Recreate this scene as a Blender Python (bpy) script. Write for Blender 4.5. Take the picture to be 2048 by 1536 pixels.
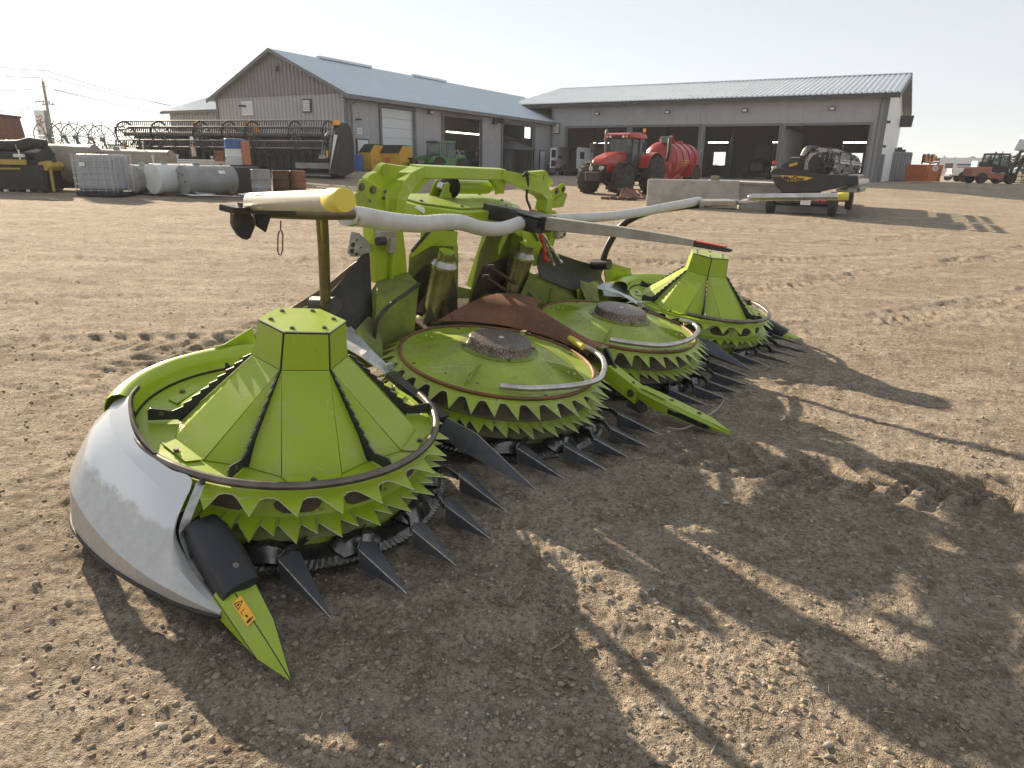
import bpy, math, random
import numpy as np
from mathutils import Vector, Matrix
random.seed(7); RNG = np.random.RandomState(7)
for o in list(bpy.data.objects): bpy.data.objects.remove(o)
SC = bpy.context.scene; COL = SC.collection
PI = math.pi

# ------------------------------------------------------------------ camera
F_PX, PITCH, ROLL, CAM_H = 1385.88, 0.3042, 0.0170, 1.5516
cp, sp, cr, sr = math.cos(PITCH), math.sin(PITCH), math.cos(ROLL), math.sin(ROLL)
FWD = np.array([0, cp, -sp]); _up = np.array([0, sp, cp]); _rt = np.array([1., 0, 0])
CRT = cr * _rt + sr * _up; CUP = -sr * _rt + cr * _up
CAMP = np.array([0, 0, CAM_H])
cam = bpy.data.objects.new('camera', bpy.data.cameras.new('camera')); COL.objects.link(cam)
cam.matrix_world = Matrix(((CRT[0], CUP[0], -FWD[0], 0), (CRT[1], CUP[1], -FWD[1], 0), (CRT[2], CUP[2], -FWD[2], CAM_H), (0, 0, 0, 1)))
cam.data.sensor_width = 36; cam.data.lens = F_PX / 2048 * 36
cam.data.clip_start = 0.05; cam.data.clip_end = 9000
SC.camera = cam

# ------------------------------------------------------------------ sky and sun
SUN_EL, SUN_AZ = 22.5, 128.0          # elevation; compass angle from +X of the direction towards the sun
w = bpy.data.worlds.new('World'); SC.world = w; w.use_nodes = True
wn = w.node_tree.nodes; wl = w.node_tree.links
sky = wn.new('ShaderNodeTexSky'); sky.sky_type = 'NISHITA'; sky.sun_disc = False
sky.sun_elevation = math.radians(SUN_EL); sky.sun_rotation = math.radians(90 - SUN_AZ)
sky.altitude = 100; sky.air_density = 0.9; sky.dust_density = 0.15; sky.ozone_density = 1.0
hsv = wn.new('ShaderNodeHueSaturation'); hsv.inputs['Saturation'].default_value = 0.34; wl.new(sky.outputs[0], hsv.inputs['Color'])
veil = wn.new('ShaderNodeMix'); veil.data_type = 'RGBA'; veil.inputs[0].default_value = 0.50; veil.inputs[7].default_value = (6.4, 6.7, 6.9, 1)   # thin even overcast
wl.new(hsv.outputs[0], veil.inputs[6]); wl.new(veil.outputs[2], wn['Background'].inputs[0]); wn['Background'].inputs[1].default_value = 0.060
sd = bpy.data.lights.new('sun', 'SUN'); sd.energy = 5.0; sd.angle = math.radians(0.6); sd.color = (1.0, 0.82, 0.60)
sun = bpy.data.objects.new('sun', sd); COL.objects.link(sun)
_e, _a = math.radians(SUN_EL), math.radians(SUN_AZ)
sun.rotation_euler = Vector((math.cos(_e) * math.cos(_a), math.cos(_e) * math.sin(_a), math.sin(_e))).to_track_quat('Z', 'Y').to_euler()
sun.location = (-30, 40, 25)
SC.view_settings.view_transform = 'Standard'; SC.view_settings.look = 'None'
SC.view_settings.exposure = 1.20; SC.view_settings.gamma = 1

# ------------------------------------------------------------------ pixels to places
def ray(px): return FWD * F_PX + CRT * (px[0] - 1024) - CUP * (px[1] - 768)
def at_depth(px, d):
    r = ray(px); return CAMP + r * (d / (r @ FWD))
HO = np.array([-1.0742, 3.0571, 0.0])
_yaw, _tl, _tu = 0.9069, 0.1528, -0.0194
HU = np.array([math.cos(_yaw) * math.cos(_tu), math.sin(_yaw) * math.cos(_tu), math.sin(_tu)])
_v = np.array([math.sin(_yaw), -math.cos(_yaw), 0]); _n = np.cross(_v, HU) ; _n /= np.linalg.norm(_n)
_v = np.cross(HU, _n); _v = _v if _v @ np.array([math.sin(_yaw), -math.cos(_yaw), 0]) > 0 else -_v
HV = math.cos(_tl) * _v - math.sin(_tl) * _n; HN = math.cos(_tl) * _n + math.sin(_tl) * _v
def to_local(X):
    X = np.asarray(X) - HO; return (float(X @ HU), float(-(X @ HV)), float(X @ HN))
def LZ(px, z):
    d = ray(px); return to_local(CAMP + d * ((z - (CAMP - HO) @ HN) / (d @ HN)))
def LY(px, y):
    d = ray(px); return to_local(CAMP + d * ((y + (CAMP - HO) @ HV) / (-(d @ HV))))
def LX(px, x):
    d = ray(px); return to_local(CAMP + d * ((x - (CAMP - HO) @ HU) / (d @ HU)))

# ------------------------------------------------------------------ terrain height
BL = np.array([-9.4, 41.0]); BJ = np.array([3.0, 63.0]); BR = np.array([24.85, 50.13])
PAD = 0.88
def _seg(x, y, a, b):
    d = b - a; t = np.clip(((x - a[0]) * d[0] + (y - a[1]) * d[1]) / (d @ d), 0, 1)
    return np.hypot(x - a[0] - t * d[0], y - a[1] - t * d[1])
def gz0(x, y):
    x = np.asarray(x, float); y = np.asarray(y, float)
    r = np.hypot(x, y)
    yy = np.where(y > 60, 60 + 25 * np.tanh((y - 60) / 25), y); xx = 60 * np.tanh(x / 60)
    p = -0.015 * xx + 0.0145 * np.maximum(yy, -20) - 0.06
    d = np.minimum(_seg(x, y, BL, BJ), _seg(x, y, BJ, BR))
    far = y > 63 - 0.504 * (x - 3)
    leftin = (x < -9.4 + (y - 41) * 0.5636) & (y > 41 - 0.5636 * (x + 9.4)) & (x > -60)
    inside = leftin | (far & (y > 40))
    k = np.where(inside, 1.0, 1 - np.clip((d - 1.5) / 11, 0, 1)); k = k * k * (3 - 2 * k)
    q = p * (1 - k) + PAD * k + 0.27 * np.exp(-((x + 8.0) ** 2 + (y - 40.5) ** 2) / 60.0)
    f = np.clip((r - 110) / 160, 0, 1); f = f * f * (3 - 2 * f)
    return q * (1 - f) + 0.55 * f
def G(px, dz=0.0):
    r = ray(px); r = r / (r @ FWD); t = 1.5
    while t < 400:
        X = CAMP + r * t
        if X[2] < float(gz0(X[0], X[1])) + dz: break
        t += 0.01 + t * 0.0008
    return X
def gv(x, y, dz=0.0): return (x, y, float(gz0(x, y)) + dz)

# ------------------------------------------------------------------ materials
MATS = {}
def _n(nt, t, x=0, y=0, **kw):
    n = nt.nodes.new(t); n.location = (x, y)
    for k, v in kw.items(): setattr(n, k, v)
    return n
def mat(name, col, rough=0.5, metal=0.0, var=0.12, scale=6.0, dust=0.0, dcol=(0.30, 0.23, 0.16), dscale=3.0, spots=0.0, scol=(0.02, 0.015, 0.01), sscale=40.0,
        bump=0.0, bscale=80.0, coat=0.0, spec=0.5, stretch=None, scr=0.0, scrcol=(0.5, 0.5, 0.42)):
    if name in MATS: return MATS[name]
    m = bpy.data.materials.new(name); m.use_nodes = True; nt = m.node_tree; b = nt.nodes['Principled BSDF']; L = nt.links.new
    b.inputs['Metallic'].default_value = metal; b.inputs['Specular IOR Level'].default_value = spec
    if coat: b.inputs['Coat Weight'].default_value = coat; b.inputs['Coat Roughness'].default_value = 0.08
    geo = _n(nt, 'ShaderNodeNewGeometry'); P = geo.outputs['Position']
    if stretch:
        mp = _n(nt, 'ShaderNodeMapping'); mp.inputs['Scale'].default_value = stretch; L(P, mp.inputs[0]); P = mp.outputs[0]
    def noise(s, det=5, r=0.6):
        n = _n(nt, 'ShaderNodeTexNoise'); n.inputs['Scale'].default_value = s; n.inputs['Detail'].default_value = det; n.inputs['Roughness'].default_value = r
        L(P, n.inputs['Vector']); return n.outputs['Fac']
    def ramp(f, a, c):
        r = _n(nt, 'ShaderNodeMapRange'); r.inputs[1].default_value = a; r.inputs[2].default_value = c; L(f, r.inputs[0]); return r.outputs[0]
    def mix(f, a, c):
        x = _n(nt, 'ShaderNodeMix'); x.data_type = 'RGBA'
        for s, v in ((x.inputs[0], f), (x.inputs[6], a), (x.inputs[7], c)):
            if isinstance(v, (tuple, float, int)): s.default_value = v if isinstance(v, (float, int)) else (*v[:3], 1)
            else: L(v, s)
        return x.outputs[2]
    lo = tuple(max(0, c * (1 - var)) for c in col); hi = tuple(min(1, c * (1 + var)) for c in col)
    c = mix(ramp(noise(scale), 0.3, 0.7), lo, hi)
    rsock = None
    if dust > 0:
        f = ramp(noise(dscale, 8, 0.7), 0.62 - 0.35 * dust, 0.95 - 0.35 * dust); c = mix(f, c, dcol)
        rr = _n(nt, 'ShaderNodeMapRange'); rr.inputs[3].default_value = rough; rr.inputs[4].default_value = min(0.95, rough + 0.4); L(f, rr.inputs[0]); rsock = rr.outputs[0]
    if spots > 0:
        f = ramp(noise(sscale, 4, 0.75), 0.72 - 0.3 * spots, 0.80 - 0.3 * spots); c = mix(f, c, scol)
    if scr > 0:
        for sc_, ro in (((2.5, 2.5, 140.0), (0.5, 0.9, 0.3)), ((120.0, 3.0, 3.0), (0.2, 0.4, 1.1)), ((3.0, 110.0, 3.0), (0.7, 0.2, 0.5))):
            mp2 = _n(nt, 'ShaderNodeMapping'); mp2.inputs['Scale'].default_value = sc_; mp2.inputs['Rotation'].default_value = ro; L(geo.outputs['Position'], mp2.inputs[0])
            n2 = _n(nt, 'ShaderNodeTexNoise'); n2.inputs['Scale'].default_value = 1.6; n2.inputs['Detail'].default_value = 3; L(mp2.outputs[0], n2.inputs['Vector'])
            f1 = ramp(n2.outputs['Fac'], 0.70 - 0.08 * scr, 0.76 - 0.08 * scr); f2 = ramp(noise(5.0, 3), 0.46, 0.62); mm = _n(nt, 'ShaderNodeMath', operation='MULTIPLY'); L(f1, mm.inputs[0]); L(f2, mm.inputs[1]); mm2 = _n(nt, 'ShaderNodeMath', operation='MULTIPLY'); L(mm.outputs[0], mm2.inputs[0]); mm2.inputs[1].default_value = 0.6; c = mix(mm2.outputs[0], c, scrcol)
    L(c, b.inputs['Base Color'])
    if rsock: L(rsock, b.inputs['Roughness'])
    else:
        rr = _n(nt, 'ShaderNodeMapRange'); rr.inputs[3].default_value = max(0.03, rough * 0.85); rr.inputs[4].default_value = min(1, rough * 1.2); L(noise(scale * 3), rr.inputs[0]); L(rr.outputs[0], b.inputs['Roughness'])
    if bump > 0:
        bp = _n(nt, 'ShaderNodeBump'); bp.inputs['Strength'].default_value = bump; bp.inputs['Distance'].default_value = 0.01; L(noise(bscale, 4), bp.inputs['Height']); L(bp.outputs[0], b.inputs['Normal'])
    MATS[name] = m; return m
def emit(name, col, s):
    m = bpy.data.materials.new(name); m.use_nodes = True; b = m.node_tree.nodes['Principled BSDF']
    b.inputs['Base Color'].default_value = (*col, 1); b.inputs['Emission Color'].default_value = (*col, 1); b.inputs['Emission Strength'].default_value = s
    MATS[name] = m; return m
def glass(name, col=(0.05, 0.07, 0.07), rough=0.05, alpha=0.55):
    m = bpy.data.materials.new(name); m.use_nodes = True; b = m.node_tree.nodes['Principled BSDF']
    b.inputs['Base Color'].default_value = (*col, 1); b.inputs['Roughness'].default_value = rough; b.inputs['Alpha'].default_value = alpha; b.inputs['Specular IOR Level'].default_value = 0.8
    MATS[name] = m; return m

# ------------------------------------------------------------------ mesh builder
class MB:
    def __init__(s): s.v = []; s.f = []; s.mi = []; s.cur = 0
    def add(s, vs, fs):
        o = len(s.v); s.v += [tuple(map(float, p)) for p in vs]; s.f += [tuple(i + o for i in f) for f in fs]; s.mi += [s.cur] * len(fs); return s
    def box(s, c, sz, rz=0.0, M=None, taper=(1, 1)):
        x, y, z = sz[0] / 2, sz[1] / 2, sz[2] / 2; vs = []
        for k in (-1, 1):
            tx, ty = (taper if k > 0 else (1, 1))
            for a, b in ((-1, -1), (1, -1), (1, 1), (-1, 1)): vs.append((a * x * tx, b * y * ty, k * z))
        if M is not None: vs = [tuple(M @ Vector(p)) for p in vs]
        elif rz: vs = [(p[0] * math.cos(rz) - p[1] * math.sin(rz), p[0] * math.sin(rz) + p[1] * math.cos(rz), p[2]) for p in vs]
        vs = [(p[0] + c[0], p[1] + c[1], p[2] + c[2]) for p in vs]
        return s.add(vs, [(3, 2, 1, 0), (4, 5, 6, 7), (0, 1, 5, 4), (1, 2, 6, 5), (2, 3, 7, 6), (3, 0, 4, 7)])
    def hexa(s, q):   # 8 corners: bottom 4 then top 4
        return s.add(q, [(3, 2, 1, 0), (4, 5, 6, 7), (0, 1, 5, 4), (1, 2, 6, 5), (2, 3, 7, 6), (3, 0, 4, 7)])
    def bar(s, a, b, wd, ht, up=(0, 0, 1)):
        a, b = Vector(a), Vector(b); d = (b - a).normalized(); u = Vector(up)
        if abs(d.dot(u)) > 0.98: u = Vector((0, 1, 0))
        r = d.cross(u).normalized() * (wd / 2); u2 = r.cross(d).normalized() * (ht / 2)
        q = [a - r - u2, a + r - u2, b + r - u2, b - r - u2, a - r + u2, a + r + u2, b + r + u2, b - r + u2]
        return s.hexa(q)
    def tube(s, path, r, seg=12, cap=True, closed=False):
        pts = [Vector(p) for p in path]; n = len(pts); R = r if isinstance(r, (list, tuple)) else [r] * n
        rings = []; nrm = None
        for i in range(n):
            if closed: t = pts[(i + 1) % n] - pts[i - 1]
            else: t = pts[min(i + 1, n - 1)] - pts[max(i - 1, 0)]
            t.normalize()
            if nrm is None:
                nrm = t.cross(Vector((0, 0, 1)));
                if nrm.length < 0.1: nrm = t.cross(Vector((1, 0, 0)))
            nrm = (nrm - t * nrm.dot(t)).normalized(); bn = t.cross(nrm)
            rings.append([tuple(pts[i] + nrm * (R[i] * math.cos(2 * PI * k / seg)) + bn * (R[i] * math.sin(2 * PI * k / seg))) for k in range(seg)])
        vs = [p for g in rings for p in g]; fs = []
        for i in range(n if closed else n - 1):
            j = (i + 1) % n
            for k in range(seg): fs.append((i * seg + k, i * seg + (k + 1) % seg, j * seg + (k + 1) % seg, j * seg + k))
        if cap and not closed: fs += [tuple(range(seg - 1, -1, -1)), tuple((n - 1) * seg + k for k in range(seg))]
        return s.add(vs, fs)
    def cyl(s, a, b, r, seg=16, r2=None): return s.tube([a, b], [r, r if r2 is None else r2], seg)
    def lathe(s, prof, seg=48, c=(0, 0, 0), a0=0.0, a1=2 * PI, axis='z', rev=False):
        full = abs(a1 - a0 - 2 * PI) < 1e-6; m = seg if full else seg + 1; vs = []
        for r, z in prof:
            for k in range(m):
                a = a0 + (a1 - a0) * k / seg; p = (r * math.cos(a), r * math.sin(a), z)
                if axis == 'x': p = (p[2], p[0], p[1])
                if axis == 'y': p = (p[0], p[2], p[1])
                vs.append((p[0] + c[0], p[1] + c[1], p[2] + c[2]))
        fs = []
        for i in range(len(prof) - 1):
            for k in range(seg):
                q = (i * m + k, i * m + (k + 1) % m, (i + 1) * m + (k + 1) % m, (i + 1) * m + k); fs.append(q)
        if full and tuple(prof[0]) != tuple(prof[-1]):
            if prof[0][0] > 1e-6: fs.append(tuple(range(m - 1, -1, -1)))
            if prof[-1][0] > 1e-6: fs.append(tuple((len(prof) - 1) * m + k for k in range(m)))
        return s.add(vs, fs)
    def plate(s, pts, t):   # polygon in space, extruded by vector t
        n = len(pts); t = Vector(t); a = [Vector(p) for p in pts]
        return s.add([tuple(p) for p in a] + [tuple(p + t) for p in a], [tuple(range(n - 1, -1, -1)), tuple(range(n, 2 * n))] + [(i, (i + 1) % n, (i + 1) % n + n, i + n) for i in range(n)])
    def grid(s, rows, closed=False):
        m = len(rows[0]); vs = [p for r in rows for p in r]; fs = []
        for i in range(len(rows) - 1):
            for k in range(m if closed else m - 1): fs.append((i * m + k, i * m + (k + 1) % m, (i + 1) * m + (k + 1) % m, (i + 1) * m + k))
        return s.add(vs, fs)
    def shell(s, rows, t):   # grid with thickness t (offset along mean normals), closed round the border
        import numpy as np
        A = np.array(rows, float); N = np.zeros_like(A); du = np.gradient(A, axis=0); dv = np.gradient(A, axis=1); N = np.cross(du, dv); N /= np.linalg.norm(N, axis=2, keepdims=True) + 1e-9
        B = A + N * t; n, m = A.shape[:2]; vs = [tuple(p) for p in A.reshape(-1, 3)] + [tuple(p) for p in B.reshape(-1, 3)]; o = n * m; fs = []
        for i in range(n - 1):
            for k in range(m - 1):
                a, b, c, d = i * m + k, i * m + k + 1, (i + 1) * m + k + 1, (i + 1) * m + k; fs += [(a, b, c, d), (d + o, c + o, b + o, a + o)]
        for k in range(m - 1): fs += [(k + 1, k, k + o, k + 1 + o), ((n - 1) * m + k, (n - 1) * m + k + 1, (n - 1) * m + k + 1 + o, (n - 1) * m + k + o)]
        for i in range(n - 1): fs += [(i * m, (i + 1) * m, (i + 1) * m + o, i * m + o), ((i + 1) * m + m - 1, i * m + m - 1, i * m + m - 1 + o, (i + 1) * m + m - 1 + o)]
        return s.add(vs, fs)
    def mesh(s, name, mats, smooth=None):
        me = bpy.data.meshes.new(name); me.from_pydata(s.v, [], s.f)
        for m in (mats if isinstance(mats, (list, tuple)) else [mats]): me.materials.append(MATS[m] if isinstance(m, str) else m)
        if any(s.mi): me.polygons.foreach_set('material_index', s.mi)
        import bmesh
        bm = bmesh.new(); bm.from_mesh(me); bmesh.ops.recalc_face_normals(bm, faces=bm.faces); bm.to_mesh(me); bm.free()
        if smooth is not None:
            me.polygons.foreach_set('use_smooth', [True] * len(me.polygons)); me.set_sharp_from_angle(angle=math.radians(smooth))
        return me
    def build(s, name, mats, parent=None, smooth=None, bevel=0.0, bmat=0, bseg=1):
        if MIRROR is not None: s.v = [(MIRROR - p[0], p[1], p[2]) for p in s.v]
        return link(name, s.mesh(name, mats, smooth), parent, bevel, bmat, bseg)
MIRROR = None
def link(name, me, parent=None, bevel=0.0, bmat=0, bseg=1):
    o = bpy.data.objects.new(name, me); COL.objects.link(o)
    if parent is not None: o.parent = parent
    if bevel:
        b = o.modifiers.new('bevel', 'BEVEL'); b.width = bevel; b.segments = bseg; b.limit_method = 'ANGLE'; b.angle_limit = math.radians(25); b.material = bmat; b.harden_normals = False
    return o
def tag(o, label, cat, group=None, kind=None):
    if label: o['label'] = label
    if cat: o['category'] = cat
    if group: o['group'] = group
    if kind: o['kind'] = kind
    return o
def empty(name, loc=(0, 0, 0), rz=0.0):
    o = bpy.data.objects.new(name, None); COL.objects.link(o); o.location = loc; o.rotation_euler = (0, 0, rz); o.empty_display_size = 0.1; return o
def kids(o): return [c for c in bpy.data.objects if c.parent == o]
def copy_tree(o, parent=None):
    c = o.copy(); COL.objects.link(c); c.parent = parent
    for k in kids(o): copy_tree(k, c)
    return c
def smoothpath(pts, n=8):
    P = [np.array(p, float) for p in pts]; out = []
    for i in range(len(P) - 1):
        p0 = P[max(i - 1, 0)]; p1 = P[i]; p2 = P[i + 1]; p3 = P[min(i + 2, len(P) - 1)]
        for k in range(n):
            t = k / n; out.append(tuple(0.5 * ((2 * p1) + (p2 - p0) * t + (2 * p0 - 5 * p1 + 4 * p2 - p3) * t * t + (3 * p1 - p0 - 3 * p2 + p3) * t ** 3)))
    out.append(tuple(P[-1])); return out
def text_obj(name, body, size, M, mname, parent=None, ext=0.002, align='CENTER', bold=0.0):
    c = bpy.data.curves.new(name, 'FONT'); c.body = body; c.size = size; c.align_x = align; c.align_y = 'CENTER'; c.extrude = ext; c.offset = bold
    t = bpy.data.objects.new(name, c); COL.objects.link(t)
    dg = bpy.context.evaluated_depsgraph_get(); me = bpy.data.meshes.new_from_object(t.evaluated_get(dg)); bpy.data.objects.remove(t); bpy.data.curves.remove(c)
    me.materials.clear(); me.materials.append(MATS[mname]); me.transform(M); me.name = name
    return link(name, me, parent)
def frame_M(o, xdir, ydir):   # matrix whose x and y axes lie along the given directions
    x = Vector(xdir).normalized(); y = Vector(ydir); y = (y - x * y.dot(x)).normalized(); z = x.cross(y)
    return Matrix(((x[0], y[0], z[0], o[0]), (x[1], y[1], z[1], o[1]), (x[2], y[2], z[2], o[2]), (0, 0, 0, 1)))

# ================================================================== ground
def vnoise(x, y, s, seed):
    x = x / s; y = y / s; xi = np.floor(x).astype(np.int64); yi = np.floor(y).astype(np.int64); fx = x - xi; fy = y - yi
    fx = fx * fx * (3 - 2 * fx); fy = fy * fy * (3 - 2 * fy)
    def h(a, b):
        n = (a * 374761393 + b * 668265263 + seed * 1442695041) & 0x7fffffff; n = ((n ^ (n >> 13)) * 1274126177) & 0x7fffffff; n = n ^ (n >> 16)
        return (n & 0xffff) / 65535.0
    return (h(xi, yi) * (1 - fx) + h(xi + 1, yi) * fx) * (1 - fy) + (h(xi, yi + 1) * (1 - fx) + h(xi + 1, yi + 1) * fx) * fy
TRACKS = [  # (points, width, lug pitch, depth)
    ([(-9, 4.6), (-3.5, 5.6), (2, 6.6), (7, 9.5), (14, 15)], 0.55, 0.20, 0.028), ([(-9, 6.6), (-3.5, 7.6), (2, 8.8), (7, 12), (14, 18)], 0.55, 0.20, 0.028),
    ([(0.9, 3.9), (1.9, 3.45), (3.0, 3.3), (4.5, 3.6), (8, 5.5)], 0.52, 0.17, 0.034), ([(1.2, 2.5), (2.4, 2.1), (4.0, 2.2), (7, 3.6)], 0.50, 0.18, 0.030),
    ([(-6, 3.0), (-3.6, 4.2), (-2.2, 6.5), (-2.4, 11), (-6, 18)], 0.5, 0.2, 0.026), ([(-12, 9), (-4, 10.5), (6, 13), (20, 22)], 0.5, 0.2, 0.024), ([(-12, 11), (-4, 12.6), (6, 15.2), (20, 25)], 0.5, 0.2, 0.024),
    ([(-10, 14), (0, 17), (12, 20), (30, 30)], 0.6, 0.25, 0.03), ([(-10, 16.5), (0, 19.5), (12, 22.5), (30, 33)], 0.6, 0.25, 0.03)]
def detail(x, y):
    r = np.hypot(x, y); near = 1 / (1 + (r / 30) ** 2)
    wx = x + 0.25 * vnoise(x, y, 0.5, 91); wy = y + 0.25 * vnoise(x, y, 0.5, 92)
    h = 0.05 * (vnoise(wx, wy, 2.3, 1) - 0.5) + 0.024 * (vnoise(wx, wy, 0.75, 2) - 0.5) + 0.011 * (vnoise(wx, wy, 0.28, 3) - 0.5)
    m = np.clip((vnoise(x, y, 1.1, 11) - 0.35) * 2.2, 0, 1)
    c = vnoise(wx, wy, 0.085, 4); h += (0.005 + 0.016 * m) * (np.clip(c - 0.45, 0, 1) * 1.6)
    c = vnoise(x, y, 0.036, 5); h += (0.006 + 0.012 * m) * (np.clip(c - 0.5, 0, 1) * 1.6)
    h += 0.008 * (vnoise(x, y, 0.017, 6) - 0.5)
    h += 0.022 * np.clip(vnoise(x * 0.5 - y * 0.1, y * 1.6 + x * 0.25, 0.34, 8) - 0.52, 0, 1) * np.clip((r - 3.2) / 3, 0, 1) * 2
    h *= near * 0.8 + 0.2
    for pts, wd, pit, dep in TRACKS:
        best = np.full_like(x, 9e9); along = np.zeros_like(x); off = np.zeros_like(x); acc = 0.0
        sp_ = smoothpath([(p[0], p[1], 0) for p in pts], 5)
        for a, b in zip(sp_[:-1], sp_[1:]):
            dx, dy = b[0] - a[0], b[1] - a[1]; L = math.hypot(dx, dy); t = np.clip(((x - a[0]) * dx + (y - a[1]) * dy) / (L * L), 0, 1)
            px, py = x - a[0] - t * dx, y - a[1] - t * dy; d = np.hypot(px, py); sgn = np.sign(px * -dy + py * dx)
            u = d < best; best = np.where(u, d, best); along = np.where(u, acc + t * L, along); off = np.where(u, d * sgn, off); acc += L
        inside = np.clip((wd / 2 - best) / 0.06, 0, 1)
        lug = np.clip(np.sin((along + np.abs(off) * 0.55 + np.where(off > 0, 0.5 * pit, 0)) * 2 * PI / pit) * 2.2, -1, 1)
        fade = np.clip(vnoise(x, y, 0.9, 17) * 1.7 - 0.15, 0, 1)
        h += inside * fade * dep * (0.60 * lug - 0.40) + dep * 0.5 * fade * np.exp(-((best - wd / 2 - 0.04) / 0.05) ** 2)
    # soil is levelled a little where the machine stands
    return h - 0.012
def ground_z(x, y): return gz0(x, y) + detail(np.asarray(x, float), np.asarray(y, float))
th = np.concatenate([np.radians(np.linspace(43, 137, 640)), np.radians(np.linspace(137, 403, 72))[1:-1]])
rr_ = [0.0, 0.35, 0.7, 0.95]; r = 1.12
while r < 1450: rr_.append(r); r *= 1.0062 if r < 7 else (1.011 if r < 30 else (1.03 if r < 90 else 1.25))
rad = np.array(rr_); RR, TH = np.meshgrid(rad[1:], th, indexing='ij')
gx, gy = RR * np.cos(TH), RR * np.sin(TH); zz = ground_z(gx, gy); nr, na = gx.shape
V_ = np.concatenate([[[0, 0, float(gz0(0, 0))]], np.stack([gx.ravel(), gy.ravel(), zz.ravel()], 1)])
ii, kk = np.meshgrid(np.arange(nr - 1), np.arange(na), indexing='ij'); k2 = (kk + 1) % na
Q = np.stack([1 + ii * na + kk, 1 + (ii + 1) * na + kk, 1 + (ii + 1) * na + k2, 1 + ii * na + k2], -1).reshape(-1, 4)
T_ = np.stack([np.zeros(na, int), 1 + np.arange(na), 1 + (np.arange(na) + 1) % na], 1)
me = bpy.data.meshes.new('ground'); nv = len(V_); me.vertices.add(nv); me.vertices.foreach_set('co', V_.ravel())
me.loops.add(Q.size + T_.size); me.loops.foreach_set('vertex_index', np.concatenate([T_.ravel(), Q.ravel()]))
np_ = len(T_) + len(Q); me.polygons.add(np_)
me.polygons.foreach_set('loop_start', np.concatenate([np.arange(len(T_)) * 3, T_.size + np.arange(len(Q)) * 4])); me.polygons.foreach_set('loop_total', np.concatenate([np.full(len(T_), 3), np.full(len(Q), 4)]))
me.polygons.foreach_set('use_smooth', np.ones(np_, bool)); me.update(); me.validate()

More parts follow.
